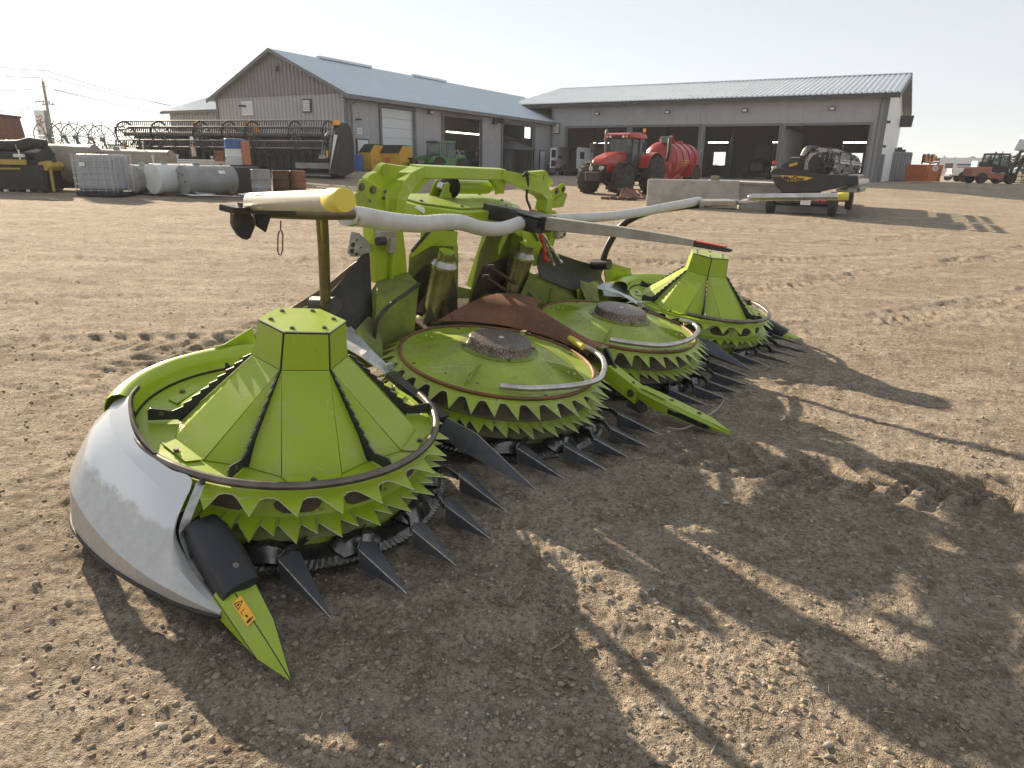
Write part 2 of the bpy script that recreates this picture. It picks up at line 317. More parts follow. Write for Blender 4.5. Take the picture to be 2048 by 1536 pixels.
def dirt_material():
    m = bpy.data.materials.new('dirt'); m.use_nodes = True; nt = m.node_tree; b = nt.nodes['Principled BSDF']; L = nt.links.new
    b.inputs['Specular IOR Level'].default_value = 0.15
    P = _n(nt, 'ShaderNodeNewGeometry').outputs['Position']
    def noise(s, d=6, r=0.65):
        n = _n(nt, 'ShaderNodeTexNoise'); n.inputs['Scale'].default_value = s; n.inputs['Detail'].default_value = d; n.inputs['Roughness'].default_value = r; L(P, n.inputs['Vector']); return n.outputs['Fac']
    def rng(f, a, c, lo=0., hi=1.):
        r = _n(nt, 'ShaderNodeMapRange'); 
        for i, v in enumerate((a, c, lo, hi)): r.inputs[i + 1].default_value = v
        L(f, r.inputs[0]); return r.outputs[0]
    def mix(f, a, c, mode='MIX'):
        x = _n(nt, 'ShaderNodeMix'); x.data_type = 'RGBA'; x.blend_type = mode
        for s, v in ((x.inputs[0], f), (x.inputs[6], a), (x.inputs[7], c)):
            if isinstance(v, tuple): s.default_value = (*v, 1)
            elif isinstance(v, float): s.default_value = v
            else: L(v, s)
        return x.outputs[2]
    c = mix(rng(noise(0.55, 8), 0.36, 0.66), (0.42, 0.350, 0.270), (0.56, 0.475, 0.375))
    c = mix(rng(noise(5.5, 8, 0.75), 0.46, 0.62), c, (0.250, 0.198, 0.146))
    c = mix(rng(noise(1.3, 8, 0.75), 0.52, 0.66), c, (0.30, 0.240, 0.178))
    c = mix(rng(noise(48, 6, 0.75), 0.46, 0.64), c, (0.150, 0.118, 0.088))
    c = mix(rng(noise(26, 6, 0.75), 0.54, 0.66), c, (0.62, 0.545, 0.445))
    mp = _n(nt, 'ShaderNodeMapping'); mp.inputs['Scale'].default_value = (0.22, 1.5, 1.0); mp.inputs['Rotation'].default_value = (0, 0, -0.22); L(P, mp.inputs[0])
    ns = _n(nt, 'ShaderNodeTexNoise'); ns.inputs['Scale'].default_value = 1.5; ns.inputs['Detail'].default_value = 7; ns.inputs['Roughness'].default_value = 0.7; L(mp.outputs[0], ns.inputs['Vector'])
    c = mix(rng(ns.outputs['Fac'], 0.50, 0.68, 0.0, 0.55), c, (0.235, 0.190, 0.145)); c = mix(rng(ns.outputs['Fac'], 0.46, 0.30, 0.0, 0.45), c, (0.60, 0.525, 0.43))
    v = _n(nt, 'ShaderNodeTexVoronoi'); v.inputs['Scale'].default_value = 62; L(P, v.inputs['Vector'])
    vr = _n(nt, 'ShaderNodeTexVoronoi'); vr.inputs['Scale'].default_value = 140; L(P, vr.inputs['Vector'])
    hs = _n(nt, 'ShaderNodeSeparateColor'); L(v.outputs['Color'], hs.inputs[0])
    st = _n(nt, 'ShaderNodeMath', operation='MULTIPLY'); L(rng(hs.outputs[0], 0.70, 0.78), st.inputs[0]); L(rng(v.outputs['Distance'], 0.34, 0.26), st.inputs[1])
    gcol = mix(hs.outputs[1], (0.20, 0.165, 0.14), (0.50, 0.44, 0.38))
    c = mix(st.outputs[0], c, gcol)
    L(c, b.inputs['Base Color']); b.inputs['Roughness'].default_value = 0.95
    h1 = _n(nt, 'ShaderNodeMath', operation='MULTIPLY_ADD'); L(noise(45, 6, 0.75), h1.inputs[0]); h1.inputs[1].default_value = 1.0; L(rng(vr.outputs['Distance'], 0.5, 0.0, 0, 0.35), h1.inputs[2])
    h2 = _n(nt, 'ShaderNodeMath', operation='MULTIPLY_ADD'); L(st.outputs[0], h2.inputs[0]); h2.inputs[1].default_value = 0.5; L(h1.outputs[0], h2.inputs[2])
    bp = _n(nt, 'ShaderNodeBump'); bp.inputs['Strength'].default_value = 1.0; bp.inputs['Distance'].default_value = 0.034; L(h2.outputs[0], bp.inputs['Height']); L(bp.outputs[0], b.inputs['Normal'])
    MATS['dirt'] = m
dirt_material(); me.materials.append(MATS['dirt'])
gobj = link('ground', me); gobj['kind'] = 'structure'

# loose stones and clods: one mass
def stones(name, n, rmin, rmax, smin, smax, label, cols, seed, bias=1.6, patch=True):
    R = np.random.RandomState(seed)
    t = R.rand(n * 2) ** bias; r = rmin * (rmax / rmin) ** t; a = np.radians(R.uniform(50, 130, n * 2)); x, y = r * np.cos(a), r * np.sin(a)
    keep = (vnoise(x, y, 0.8, seed + 5) * 0.6 + vnoise(x, y, 0.22, seed + 6) * 0.6 > R.uniform(0.25, 0.95, n * 2)) if patch else np.ones(n * 2, bool)
    x, y = x[keep][:n], y[keep][:n]; n = len(x)
    s = smin * (smax / smin) ** (R.rand(n) ** 2.6); z = ground_z(x, y)
    t5 = (1 + 5 ** 0.5) / 2; ico = np.array([(-1, t5, 0), (1, t5, 0), (-1, -t5, 0), (1, -t5, 0), (0, -1, t5), (0, 1, t5), (0, -1, -t5), (0, 1, -t5), (t5, 0, -1), (t5, 0, 1), (-t5, 0, -1), (-t5, 0, 1)]) / math.sqrt(1 + t5 * t5)
    tri = np.array([(0, 11, 5), (0, 5, 1), (0, 1, 7), (0, 7, 10), (0, 10, 11), (1, 5, 9), (5, 11, 4), (11, 10, 2), (10, 7, 6), (7, 1, 8), (3, 9, 4), (3, 4, 2), (3, 2, 6), (3, 6, 8), (3, 8, 9), (4, 9, 5), (2, 4, 11), (6, 2, 10), (8, 6, 7), (9, 8, 1)])
    V = ico[None] * (1 + R.uniform(-0.40, 0.40, (n, 12, 1))); V = V * np.stack([R.uniform(0.8, 1.5, n), R.uniform(0.7, 1.1, n), R.uniform(0.4, 0.8, n)], 1)[:, None, :] * s[:, None, None]
    ca, sa = np.cos(R.rand(n) * 6.28), np.sin(R.rand(n) * 6.28); sa = np.sqrt(1 - ca * ca) * np.sign(sa)
    X = V[..., 0] * ca[:, None] - V[..., 1] * sa[:, None] + x[:, None]; Y = V[..., 0] * sa[:, None] + V[..., 1] * ca[:, None] + y[:, None]; Z = V[..., 2] + (z + s * 0.12)[:, None]
    co = np.stack([X, Y, Z], -1).reshape(-1, 3); F = (tri[None] + (np.arange(n) * 12)[:, None, None]).reshape(-1, 3)
    me = bpy.data.meshes.new(name); me.vertices.add(len(co)); me.vertices.foreach_set('co', co.ravel()); me.loops.add(F.size); me.loops.foreach_set('vertex_index', F.ravel())
    me.polygons.add(len(F)); me.polygons.foreach_set('loop_start', np.arange(len(F)) * 3); me.polygons.foreach_set('loop_total', np.full(len(F), 3)); me.update()
    m = bpy.data.materials.new(name); m.use_nodes = True; nt = m.node_tree; b = nt.nodes['Principled BSDF']; L = nt.links.new; g = _n(nt, 'ShaderNodeNewGeometry')
    cr_ = _n(nt, 'ShaderNodeValToRGB'); L(g.outputs['Random Per Island'], cr_.inputs[0]); e = cr_.color_ramp.elements
    e[0].color = (*cols[0], 1); e[1].color = (*cols[-1], 1)
    for i, c in enumerate(cols[1:-1]): q = e.new((i + 1) / (len(cols) - 1)); q.color = (*c, 1)
    nz = _n(nt, 'ShaderNodeTexNoise'); nz.inputs['Scale'].default_value = 120; L(g.outputs['Position'], nz.inputs['Vector'])
    x_ = _n(nt, 'ShaderNodeMix'); x_.data_type = 'RGBA'; x_.blend_type = 'MULTIPLY'; x_.inputs[0].default_value = 0.5; L(cr_.outputs[0], x_.inputs[6]); L(nz.outputs['Color'], x_.inputs[7])
    L(x_.outputs[2], b.inputs['Base Color']); b.inputs['Roughness'].default_value = 0.9; b.inputs['Specular IOR Level'].default_value = 0.2
    me.materials.append(m); o = link(name, me); tag(o, label, 'gravel', kind='stuff')
stones('gravel', 6000, 1.3, 14, 0.0022, 0.0105, 'loose grey and brown pebbles scattered over the bare yard', [(0.30, 0.24, 0.18), (0.42, 0.36, 0.30), (0.20, 0.17, 0.15), (0.38, 0.30, 0.22), (0.56, 0.52, 0.47), (0.26, 0.19, 0.14)], 3, 1.3)
stones('soil_clods', 17000, 1.3, 18, 0.0022, 0.0135, 'crumbled clods of dry soil lying on the yard', [(0.34, 0.275, 0.21), (0.46, 0.38, 0.29), (0.27, 0.215, 0.16), (0.40, 0.325, 0.245)], 9, 1.2)

# larger stones and bits of straw
stones('field_stones', 120, 1.7, 9, 0.008, 0.022, 'a few larger grey stones among the gravel', [(0.36, 0.33, 0.30), (0.50, 0.47, 0.43), (0.28, 0.25, 0.22), (0.44, 0.38, 0.31)], 21, 0.9, False)
R = np.random.RandomState(31); m = MB()
for k in range(130):
    r_ = 1.5 * (10 / 1.5) ** R.rand(); a_ = math.radians(R.uniform(52, 128)); x_, y_ = r_ * math.cos(a_), r_ * math.sin(a_); z_ = float(ground_z(x_, y_)) + 0.004; L_ = R.uniform(0.008, 0.03); q_ = R.rand() * PI
    m.bar((x_ - L_ * math.cos(q_), y_ - L_ * math.sin(q_), z_ + R.uniform(0, 0.008)), (x_ + L_ * math.cos(q_), y_ + L_ * math.sin(q_), z_ + R.uniform(0, 0.008)), R.uniform(0.001, 0.0025), 0.001)
mat('straw', (0.50, 0.41, 0.26), 0.8, var=0.3, scale=4); so = m.build('straw', 'straw'); tag(so, 'scattered bits of straw and dry stalk on the yard', 'straw', kind='stuff')

# ================================================================== the maize header
G1 = (0.300, 0.410, 0.016)
mat('green_paint', G1, 0.33, var=0.07, scale=3, dust=0.34, dcol=(0.33, 0.32, 0.14), dscale=3.0, spots=0.14, scol=(0.10, 0.09, 0.03), sscale=55, spec=0.5, scr=0.6)
mat('green_dirty', (0.20, 0.265, 0.028), 0.42, var=0.12, scale=3, dust=0.72, dcol=(0.105, 0.088, 0.05), dscale=2.6, spots=0.32, scol=(0.05, 0.042, 0.02), sscale=30)
mat('green_worn', (0.275, 0.370, 0.022), 0.35, var=0.1, scale=5, dust=0.48, dcol=(0.21, 0.20, 0.08), dscale=4, spots=0.36, scol=(0.07, 0.055, 0.03), sscale=20, scr=1.0)
mat('steel_edge', (0.42, 0.40, 0.37), 0.38, 0.85, var=0.25, scale=30, spots=0.3, scol=(0.10, 0.06, 0.04), sscale=45)
mat('point_edge', (0.42, 0.38, 0.33), 0.45, 0.5, var=0.5, scale=60, spots=0.30, scol=(0.05, 0.04, 0.035), sscale=70)
mat('dark_edge', (0.035, 0.035, 0.032), 0.5, 0.2)
mat('black_gap', (0.012, 0.012, 0.011), 0.8)
mat('knife_steel', (0.17, 0.165, 0.16), 0.24, 0.85, var=0.35, scale=14, dust=0.3, dcol=(0.12, 0.095, 0.07), dscale=8)
mat('point_paint', (0.062, 0.070, 0.083), 0.34, 0.0, var=0.3, scale=10, dust=0.30, dcol=(0.13, 0.10, 0.075), dscale=7, spots=0.12, scol=(0.11, 0.065, 0.04), sscale=25)
mat('worn_steel', (0.47, 0.46, 0.44), 0.30, 0.9, var=0.22, scale=18, dust=0.25, dcol=(0.26, 0.20, 0.15), dscale=9)
mat('galvanised', (0.50, 0.53, 0.55), 0.42, 0.65, var=0.2, scale=35, dust=0.35, dcol=(0.33, 0.29, 0.24), dscale=5)
mat('rust_brown', (0.15, 0.066, 0.036), 0.50, 0.25, var=0.35, scale=5, dust=0.50, dcol=(0.34, 0.135, 0.055), dscale=2.2, spots=0.50, scol=(0.20, 0.17, 0.155), sscale=85, bump=0.25, bscale=160)
mat('hub_speckle', (0.11, 0.078, 0.062), 0.34, 0.45, var=0.35, scale=12, spots=0.66, scol=(0.40, 0.37, 0.35), sscale=120, bump=0.4, bscale=200)
mat('rail_dark', (0.150, 0.130, 0.115), 0.33, 0.75, var=0.25, scale=9, dust=0.25, dcol=(0.30, 0.26, 0.22), dscale=8)
mat('rail_bright', (0.56, 0.55, 0.53), 0.25, 0.9, var=0.2, scale=10, dust=0.35, dcol=(0.30, 0.24, 0.17), dscale=6, spots=0.12, scol=(0.12, 0.07, 0.04), sscale=50)
mat('rubber', (0.022, 0.021, 0.020), 0.62, var=0.3, scale=6, dust=0.42, dcol=(0.10, 0.08, 0.06), dscale=5)
mat('mat_sunlit', (0.10, 0.075, 0.055), 0.55, var=0.3, scale=5, dust=0.4, dcol=(0.17, 0.13, 0.10), dscale=5)  # lighter brown rubber: sunlight on the mat's left tail put into its colour
mat('boot_plastic', (0.020, 0.021, 0.026), 0.48, var=0.15, bump=0.12, bscale=260)
mat('post_brown', (0.120, 0.090, 0.050), 0.30, 0.35, var=0.35, scale=7, dust=0.35, dcol=(0.22, 0.17, 0.11), dscale=6)
mat('pipe_beige', (0.46, 0.43, 0.37), 0.42, 0.1, var=0.06, dust=0.25, dcol=(0.42, 0.35, 0.26), dscale=6)
mat('cap_yellow', (0.66, 0.55, 0.07), 0.45, var=0.06, dust=0.15)
mat('hose_white', (0.52, 0.52, 0.50), 0.42, var=0.06, scale=12, dust=0.25, dcol=(0.40, 0.36, 0.29), dscale=7)
mat('black_steel', (0.026, 0.026, 0.027), 0.42, 0.1, var=0.3, dust=0.3, dcol=(0.12, 0.10, 0.08), dscale=8)
mat('bar_grey', (0.34, 0.31, 0.27), 0.50, 0.25, var=0.2, scale=8, dust=0.3, dcol=(0.30, 0.26, 0.21), spots=0.25, scol=(0.05, 0.04, 0.035), sscale=60)
mat('red_paint', (0.52, 0.035, 0.028), 0.42, var=0.1, dust=0.2)
mat('bolt_steel', (0.20, 0.18, 0.15), 0.35, 0.8, var=0.3, scale=60)
mat('sticker_orange', (0.85, 0.42, 0.02), 0.4, var=0.03)
mat('sticker_black', (0.012, 0.012, 0.012), 0.5)
mat('sticker_white', (0.72, 0.74, 0.74), 0.35, var=0.05)
mat('drum_metal', (0.23, 0.22, 0.10), 0.25, 0.65, var=0.35, scale=6, dust=0.25, dcol=(0.06, 0.042, 0.028), dscale=5)
mat('drum_mud', (0.075, 0.062, 0.034), 0.6, var=0.35, scale=5, dust=0.42, dcol=(0.20, 0.26, 0.035), dscale=3.5, spots=0.25, scol=(0.02, 0.017, 0.013), sscale=14)
mat('mud_dark', (0.070, 0.052, 0.036), 0.75, var=0.4, scale=9, bump=0.5, bscale=50)

def dusty_fender():
    m = bpy.data.materials.new('fender_silver'); m.use_nodes = True; nt = m.node_tree; b = nt.nodes['Principled BSDF']; L = nt.links.new
    tc = _n(nt, 'ShaderNodeTexCoord'); sx = _n(nt, 'ShaderNodeSeparateXYZ'); L(tc.outputs['Object'], sx.inputs[0])
    def noise(s, d, r):
        n = _n(nt, 'ShaderNodeTexNoise'); n.inputs['Scale'].default_value = s; n.inputs['Detail'].default_value = d; n.inputs['Roughness'].default_value = r; L(tc.outputs['Object'], n.inputs['Vector']); return n.outputs['Fac']
    ad = _n(nt, 'ShaderNodeMath', operation='MULTIPLY_ADD'); L(noise(14, 6, 0.7), ad.inputs[0]); ad.inputs[1].default_value = 0.16; L(sx.outputs['Z'], ad.inputs[2])
    mr = _n(nt, 'ShaderNodeMapRange'); mr.inputs[1].default_value = 0.405; mr.inputs[2].default_value = 0.375; L(ad.outputs[0], mr.inputs[0])
    m2 = _n(nt, 'ShaderNodeMapRange'); m2.inputs[1].default_value = 0.35; m2.inputs[2].default_value = 0.75; m2.inputs[3].default_value = 0.55; m2.inputs[4].default_value = 1.0; L(noise(30, 8, 0.8), m2.inputs[0])
    mu = _n(nt, 'ShaderNodeMath', operation='MULTIPLY'); L(mr.outputs[0], mu.inputs[0]); L(m2.outputs[0], mu.inputs[1])
    x = _n(nt, 'ShaderNodeMix'); x.data_type = 'RGBA'; x.inputs[6].default_value = (0.62, 0.645, 0.67, 1); x.inputs[7].default_value = (0.40, 0.385, 0.36, 1); L(mu.outputs[0], x.inputs[0]); L(x.outputs[2], b.inputs['Base Color'])
    r = _n(nt, 'ShaderNodeMapRange'); r.inputs[3].default_value = 0.16; r.inputs[4].default_value = 0.50; L(mu.outputs[0], r.inputs[0]); L(r.outputs[0], b.inputs['Roughness']); b.inputs['Metallic'].default_value = 0.30; b.inputs['Coat Weight'].default_value = 0.25
    MATS['fender_silver'] = m
dusty_fender()
HEAD = bpy.data.objects.new('maize_header', None); COL.objects.link(HEAD); HEAD.empty_display_size = 0.2
HEAD.matrix_world = Matrix(((HU[0], -HV[0], HN[0], HO[0]), (HU[1], -HV[1], HN[1], HO[1]), (HU[2], -HV[2], HN[2], HO[2] ), (0, 0, 0, 1)))
tag(HEAD, 'large lime green maize header with four toothed discs parked on the bare yard', 'maize header')
def pol(c, r, a, z): return (c[0] + r * math.cos(a), c[1] + r * math.sin(a), z)

def ring_mesh(c, rin, zin, root, zroot, tip, ztip, n, a0, small=None, th=0.005, wfrac=0.56, lean=0.14):
    """toothed ring: conical band with pointed teeth"""
    mb = MB(); top = []; da = 2 * PI / n
    for i in range(n):
        a = a0 + i * da; seq = []
        def tooth(ac, w, rt, zt):
            return [(root, zroot, ac - w * da / 2), (rt, zt, ac + lean * da), (root, zroot, ac + w * da / 2)]
        if small is None:
            seq = tooth(a, wfrac, tip + RNG.uniform(-0.008, 0.004), ztip + RNG.uniform(-0.006, 0.006)) + [(root - 0.010, zroot + 0.005, a + da * 0.40), (root - 0.010, zroot + 0.005, a + da * 0.60)]
        else:
            seq = tooth(a, 0.50, tip + RNG.uniform(-0.008, 0.004), ztip + RNG.uniform(-0.006, 0.006)) + [(root - 0.008, zroot + 0.004, a + da * 0.28)] + tooth(a + da * 0.5, 0.34, small[0], small[1]) + [(root - 0.008, zroot + 0.004, a + da * 0.72)]
        top += seq
    m = len(top); vs = []; fs = []
    for k in (0, 1):
        for r, z, a in top: vs.append(pol(c, r, a, z - k * th))
        for r, z, a in top: vs.append(pol(c, rin, a, zin - k * th))
    for i in range(m):
        j = (i + 1) % m
        fs += [(i, j, j + m, i + m), (i + 2 * m, i + 3 * m, j + 3 * m, j + 2 * m), (j, i, i + 2 * m, j + 2 * m), (i + m, j + m, j + 3 * m, i + 3 * m)]
    mb.add(vs, fs); return mb
def bolt(parent, p, r=0.011, h=0.010, nrm=(0, 0, 1)):
    n = Vector(nrm).normalized(); p = Vector(p); mb = MB()
    mb.tube([p, p + n * 0.003], r * 1.55, 12); mb.tube([p + n * 0.0031, p + n * h], r, 6)
    return mb.build('bolt', 'bolt_steel', parent)
def rail(parent, pts, r, mname, name='crop_rail', n=6):
    mb = MB(); P = smoothpath(pts, n); mb.tube(P, r, 14, cap=False); mb.tube(P, r * 0.86, 14, cap=False)
    for e in (0, -1):
        pass
    return mb.build(name, mname, parent, smooth=50)

def base_disc(c, cone):
    """drum, lower rings and knives shared by every disc"""
    drum = MB(); drum.lathe([(0.30, 0.06), (0.60, 0.075), (0.612, 0.10), (0.612, 0.40), (0.60, 0.415)], 72, (c[0], c[1], 0))
    d = drum.build('rotor_drum', 'green_worn' if cone else 'drum_mud', HEAD, smooth=40)
    ring_mesh(c, 0.615, 0.425, 0.672 if cone else 0.655, 0.402 if cone else 0.408, 0.741, 0.368 if cone else 0.364, 27 if cone else 36, 0.14, wfrac=0.56 if cone else 0.62).build('toothed_ring', ['green_paint' if cone else 'green_worn', 'steel_edge'], d, bevel=0.0016, bmat=1)
    ring_mesh(c, 0.600, 0.292, 0.668, 0.282, 0.746, 0.256, 27 if cone else 30, 0.14, small=(0.710, 0.268)).build('toothed_ring', ['green_paint' if cone else 'green_worn', 'steel_edge'], d, bevel=0.0016, bmat=1)
    m = MB(); m.lathe([(0.613, 0.262), (0.640, 0.245), (0.655, 0.205), (0.64, 0.200), (0.613, 0.212)], 64, (c[0], c[1], 0)); m.build('lower_skirt', 'green_dirty' if cone else 'drum_mud', d, smooth=40)
    # slots in the drum wall between the rings
    for k in range(14):
        a = 2 * PI * k / 14 + 0.1
        m = MB(); rows = []
        for z, hw in ((0.318, 0.055), (0.308, 0.085), (0.326, 0.135), (0.352, 0.150), (0.372, 0.120), (0.378, 0.06)):
            rows.append([pol(c, 0.6145, a + t * hw, z) for t in (-1, -0.5, 0, 0.5, 1)])
        m.grid(rows); m.build('drum_slot', 'mud_dark', d)
        m = MB(); rows = []
        for z, hw in ((0.222, 0.05), (0.215, 0.09), (0.232, 0.11), (0.242, 0.08)): rows.append([pol(c, 0.6155 + 0.001, a + 0.22 + t * hw, z + 0.0) for t in (-1, 0, 1)])
    # knife segments: overlapping serrated plates
    for k in range(12):
        m = MB(); a0 = 2 * PI * k / 12 + 0.05; a1 = a0 + 2 * PI / 12 * 1.02; nt = 15; out = []; inn = []
        for i in range(nt * 2 + 1):
            a = a0 + (a1 - a0) * i / (nt * 2); out.append(pol(c, 0.742 if i % 2 else 0.729, a, 0.121)); inn.append(pol(c, 0.60, a, 0.150))
        rows = [inn, [pol(c, 0.70, a0 + (a1 - a0) * i / (nt * 2), 0.136) for i in range(nt * 2 + 1)], out]
        m.shell(rows, 0.004); m.build('knife_segment', ['knife_steel', 'steel_edge'], d)
        # raised lug and scoop on every segment
        am = (a0 + a1) / 2; m = MB()
        rows = []
        for t in range(7):
            u = t / 6; zz_ = 0.150 + 0.055 * math.sin(PI * u); rows.append([pol(c, 0.628, am - 0.17 + 0.34 * u, zz_ + 0.012), pol(c, 0.69, am - 0.15 + 0.30 * u, zz_ + 0.004), pol(c, 0.722, am - 0.11 + 0.22 * u, 0.140 + 0.2 * (zz_ - 0.15))])
        m.shell(rows, 0.004); m.build('knife_scoop', 'knife_steel', d, smooth=40)
    m = MB(); m.lathe([(0.25, 0.035), (0.62, 0.05), (0.70, 0.09), (0.69, 0.11), (0.60, 0.115)], 48, (c[0], c[1], 0)); m.build('skid_dish', 'black_steel', d, smooth=40)
    return d

def cone_disc(c):
    d = base_disc(c, True)
    m = MB(); m.lathe([(0.20, 0.424), (0.648, 0.424), (0.652, 0.420), (0.655, 0.400), (0.61, 0.396)], 72, (c[0], c[1], 0)); m.build('deck', 'green_paint', d, smooth=30)
    cc = (c[0] + 0.025, c[1] - 0.016)
    rT, zT, rS, zS, rB, zB = 0.186, 0.900, 0.205, 0.738, 0.545, 0.428
    core = MB(); core.lathe([(0.51, zB + 0.002), (0.188, zS - 0.006), (0.168, zT - 0.006)], 6, (cc[0], cc[1], 0), PI / 6, PI / 6 + 2 * PI); core.build('cone_core', 'black_gap', d)
    hexp = lambda r, z, k, g=0.0: pol(cc, r, PI / 6 + k * PI / 3 + g, z)
    m = MB(); m.plate([hexp(rT + 0.004, zT, k) for k in range(6)], (0, 0, 0.007)); top = m.build('cone_lid', ['green_paint', 'steel_edge'], d, bevel=0.003, bmat=1)
    for k in range(6):
        am = PI / 3 * (k + 1) ; p = pol(cc, 0.135, am - PI / 6 + 0.1, zT + 0.007); bolt(d, p, 0.008, 0.009)
    for k in range(6):
        # upper face
        g = 0.018; a, b = hexp(rT, zT - 0.003, k, g), hexp(rT, zT - 0.003, k + 1, -g); e, f = hexp(rS, zS, k, g), hexp(rS, zS, k + 1, -g)
        am = PI / 6 + (k + 0.5) * PI / 3; nrm = Vector((math.cos(am), math.sin(am), 0.1)) * -0.004
        m = MB(); m.plate([a, b, f, e], nrm); m.build('cone_panel', ['green_paint', 'dark_edge'], d, bevel=0.0015, bmat=1)
        # flared main panel
        hw = 0.215; p1, p2 = pol(cc, rB, am - hw, zB), pol(cc, rB, am + hw, zB)
        m = MB(); m.plate([e, f, p2, p1], Vector((-math.cos(am), -math.sin(am), -1.0)).normalized() * 0.004); m.build('cone_panel', ['green_paint', 'dark_edge'], d, bevel=0.0012, bmat=1)
        # flange foot of the panel with its bolt
        q1, q2, q3, q4 = pol(cc, rB + 0.002, am - hw, zB + 0.001), pol(cc, 0.60, am - hw * 0.72, zB), pol(cc, 0.60, am + hw * 0.72, zB), pol(cc, rB + 0.002, am + hw, zB + 0.001)
        m = MB(); m.plate([q1, q2, q3, q4], (0, 0, 0.004)); m.build('panel_foot', 'green_paint', d)
        bolt(d, pol(cc, 0.582, am, zB + 0.004), 0.010, 0.013)
        # corner gussets either side of the knife strip
        ac = PI / 6 + k * PI / 3; s0 = hexp(rS - 0.002, zS - 0.004, k)
        for sg in (-1, 1):
            w0 = pol(cc, 0.500, ac + sg * 0.010, zB); w1 = pol(cc, rB - 0.004, ac + sg * (PI / 6 - hw - 0.006), zB); s1 = hexp(rS, zS, k, sg * 0.02)
            m = MB(); m.plate([s1, w1, w0], Vector((-math.cos(ac), -math.sin(ac), -1.0)).normalized() * 0.003); m.build('cone_gusset', 'green_paint', d)
        # serrated strip on the corner
        u = Vector((math.cos(ac), math.sin(ac), 0)); A = Vector(hexp(rS + 0.006, zS + 0.004, k)); B = Vector(pol(cc, 0.520, ac, zB + 0.035)); L = (B - A); nL = L.normalized(); out = Vector((u.x * -nL.z, u.y * -nL.z, (nL.x * u.x + nL.y * u.y)))
        prof = []; nt = 9
        for i in range(nt):
            t0, t1 = i / nt, (i + 0.78) / nt; prof += [A + L * t0 + out * 0.003, A + L * t1 + out * 0.013]
        foot = [B + out * 0.016, Vector(pol(cc, 0.615, ac, zB + 0.062)), Vector(pol(cc, 0.627, ac, zB + 0.052)), Vector(pol(cc, 0.627, ac, zB + 0.004)), Vector(pol(cc, 0.50, ac, zB + 0.004))]
        poly = prof + foot + [A - out * 0.004]; t = Vector((-u.y, u.x, 0)) * 0.006
        m = MB(); m.plate([p - t * 0.5 for p in poly], t); m.build('knife_strip', ['dark_edge', 'steel_edge'], d, bevel=0.001, bmat=1)
        bolt(d, Vector(pol(cc, 0.575, ac, zB + 0.035)) + t * 0.5, 0.007, 0.006, t)
    return d

def dome_disc(c):
    d = base_disc(c, False)
    m = MB(); m.lathe([(0.235, 0.502), (0.275, 0.497), (0.33, 0.485), (0.42, 0.455), (0.50, 0.432), (0.555, 0.424), (0.600, 0.424), (0.606, 0.432)], 96, (c[0], c[1], 0)); m.build('domed_deck', 'green_worn', d, smooth=30)
    m = MB(); P = [pol(c, 0.612, 2 * PI * k / 96, 0.436) for k in range(96)]; m.tube(P, 0.011, 8, closed=True); m.build('rim_lip', 'rust_brown', d, smooth=60)
    m = MB(); m.lathe([(0.245, 0.500), (0.246, 0.505), (0.215, 0.509), (0.20, 0.512)], 64, (c[0], c[1], 0)); m.build('hub_flange', 'green_dirty', d, smooth=40)
    m = MB(); m.lathe([(0.208, 0.509), (0.200, 0.522), (0.197, 0.556), (0.190, 0.566), (0.175, 0.571), (0.0, 0.572)], 64, (c[0], c[1], 0)); m.build('hub_cap', 'hub_speckle', d, smooth=28)
    m = MB(); m.box((c[0] + 0.005, c[1], 0.5745), (0.026, 0.026, 0.003), 0.5); m.build('hub_mark', 'sticker_white', d)
    for k in range(4):
        a = 0.35 + k * PI / 2; u = Vector((math.cos(a), math.sin(a), 0)); t = Vector((-u.y, u.x, 0)) * 0.005; C0 = Vector((c[0], c[1], 0))
        poly = [C0 + u * 0.295 + Vector((0, 0, 0.49)), C0 + u * 0.40 + Vector((0, 0, 0.497)), C0 + u * 0.50 + Vector((0, 0, 0.488)), C0 + u * 0.555 + Vector((0, 0, 0.452)), C0 + u * 0.575 + Vector((0, 0, 0.420)), C0 + u * 0.50 + Vector((0, 0, 0.42))]
        m = MB(); m.plate([p - t * 0.5 for p in poly], t); f = m.build('deck_fin', ['green_worn', 'dark_edge'], d, bevel=0.001, bmat=1)
        for s in (0.46, 0.50):
            q = C0 + u * s + Vector((0, 0, 0.464)); m = MB(); m.tube([q - t * 0.62, q + t * 0.62], 0.006, 8); m.build('fin_hole', 'sticker_white', f)
        bolt(d, pol(c, 0.567, a + 0.85, 0.426), 0.011, 0.012); bolt(d, pol(c, 0.228, a + 0.6, 0.510), 0.008, 0.008)
    return d

D = [(0.0, 0.0), (1.5, 0.0), (3.0, 0.0), (4.5, 0.0)]
cone_disc(D[0]); dome_disc(D[1]); dome_disc(D[2]); MIRROR = 4.5; cone_disc(D[0]); MIRROR = None

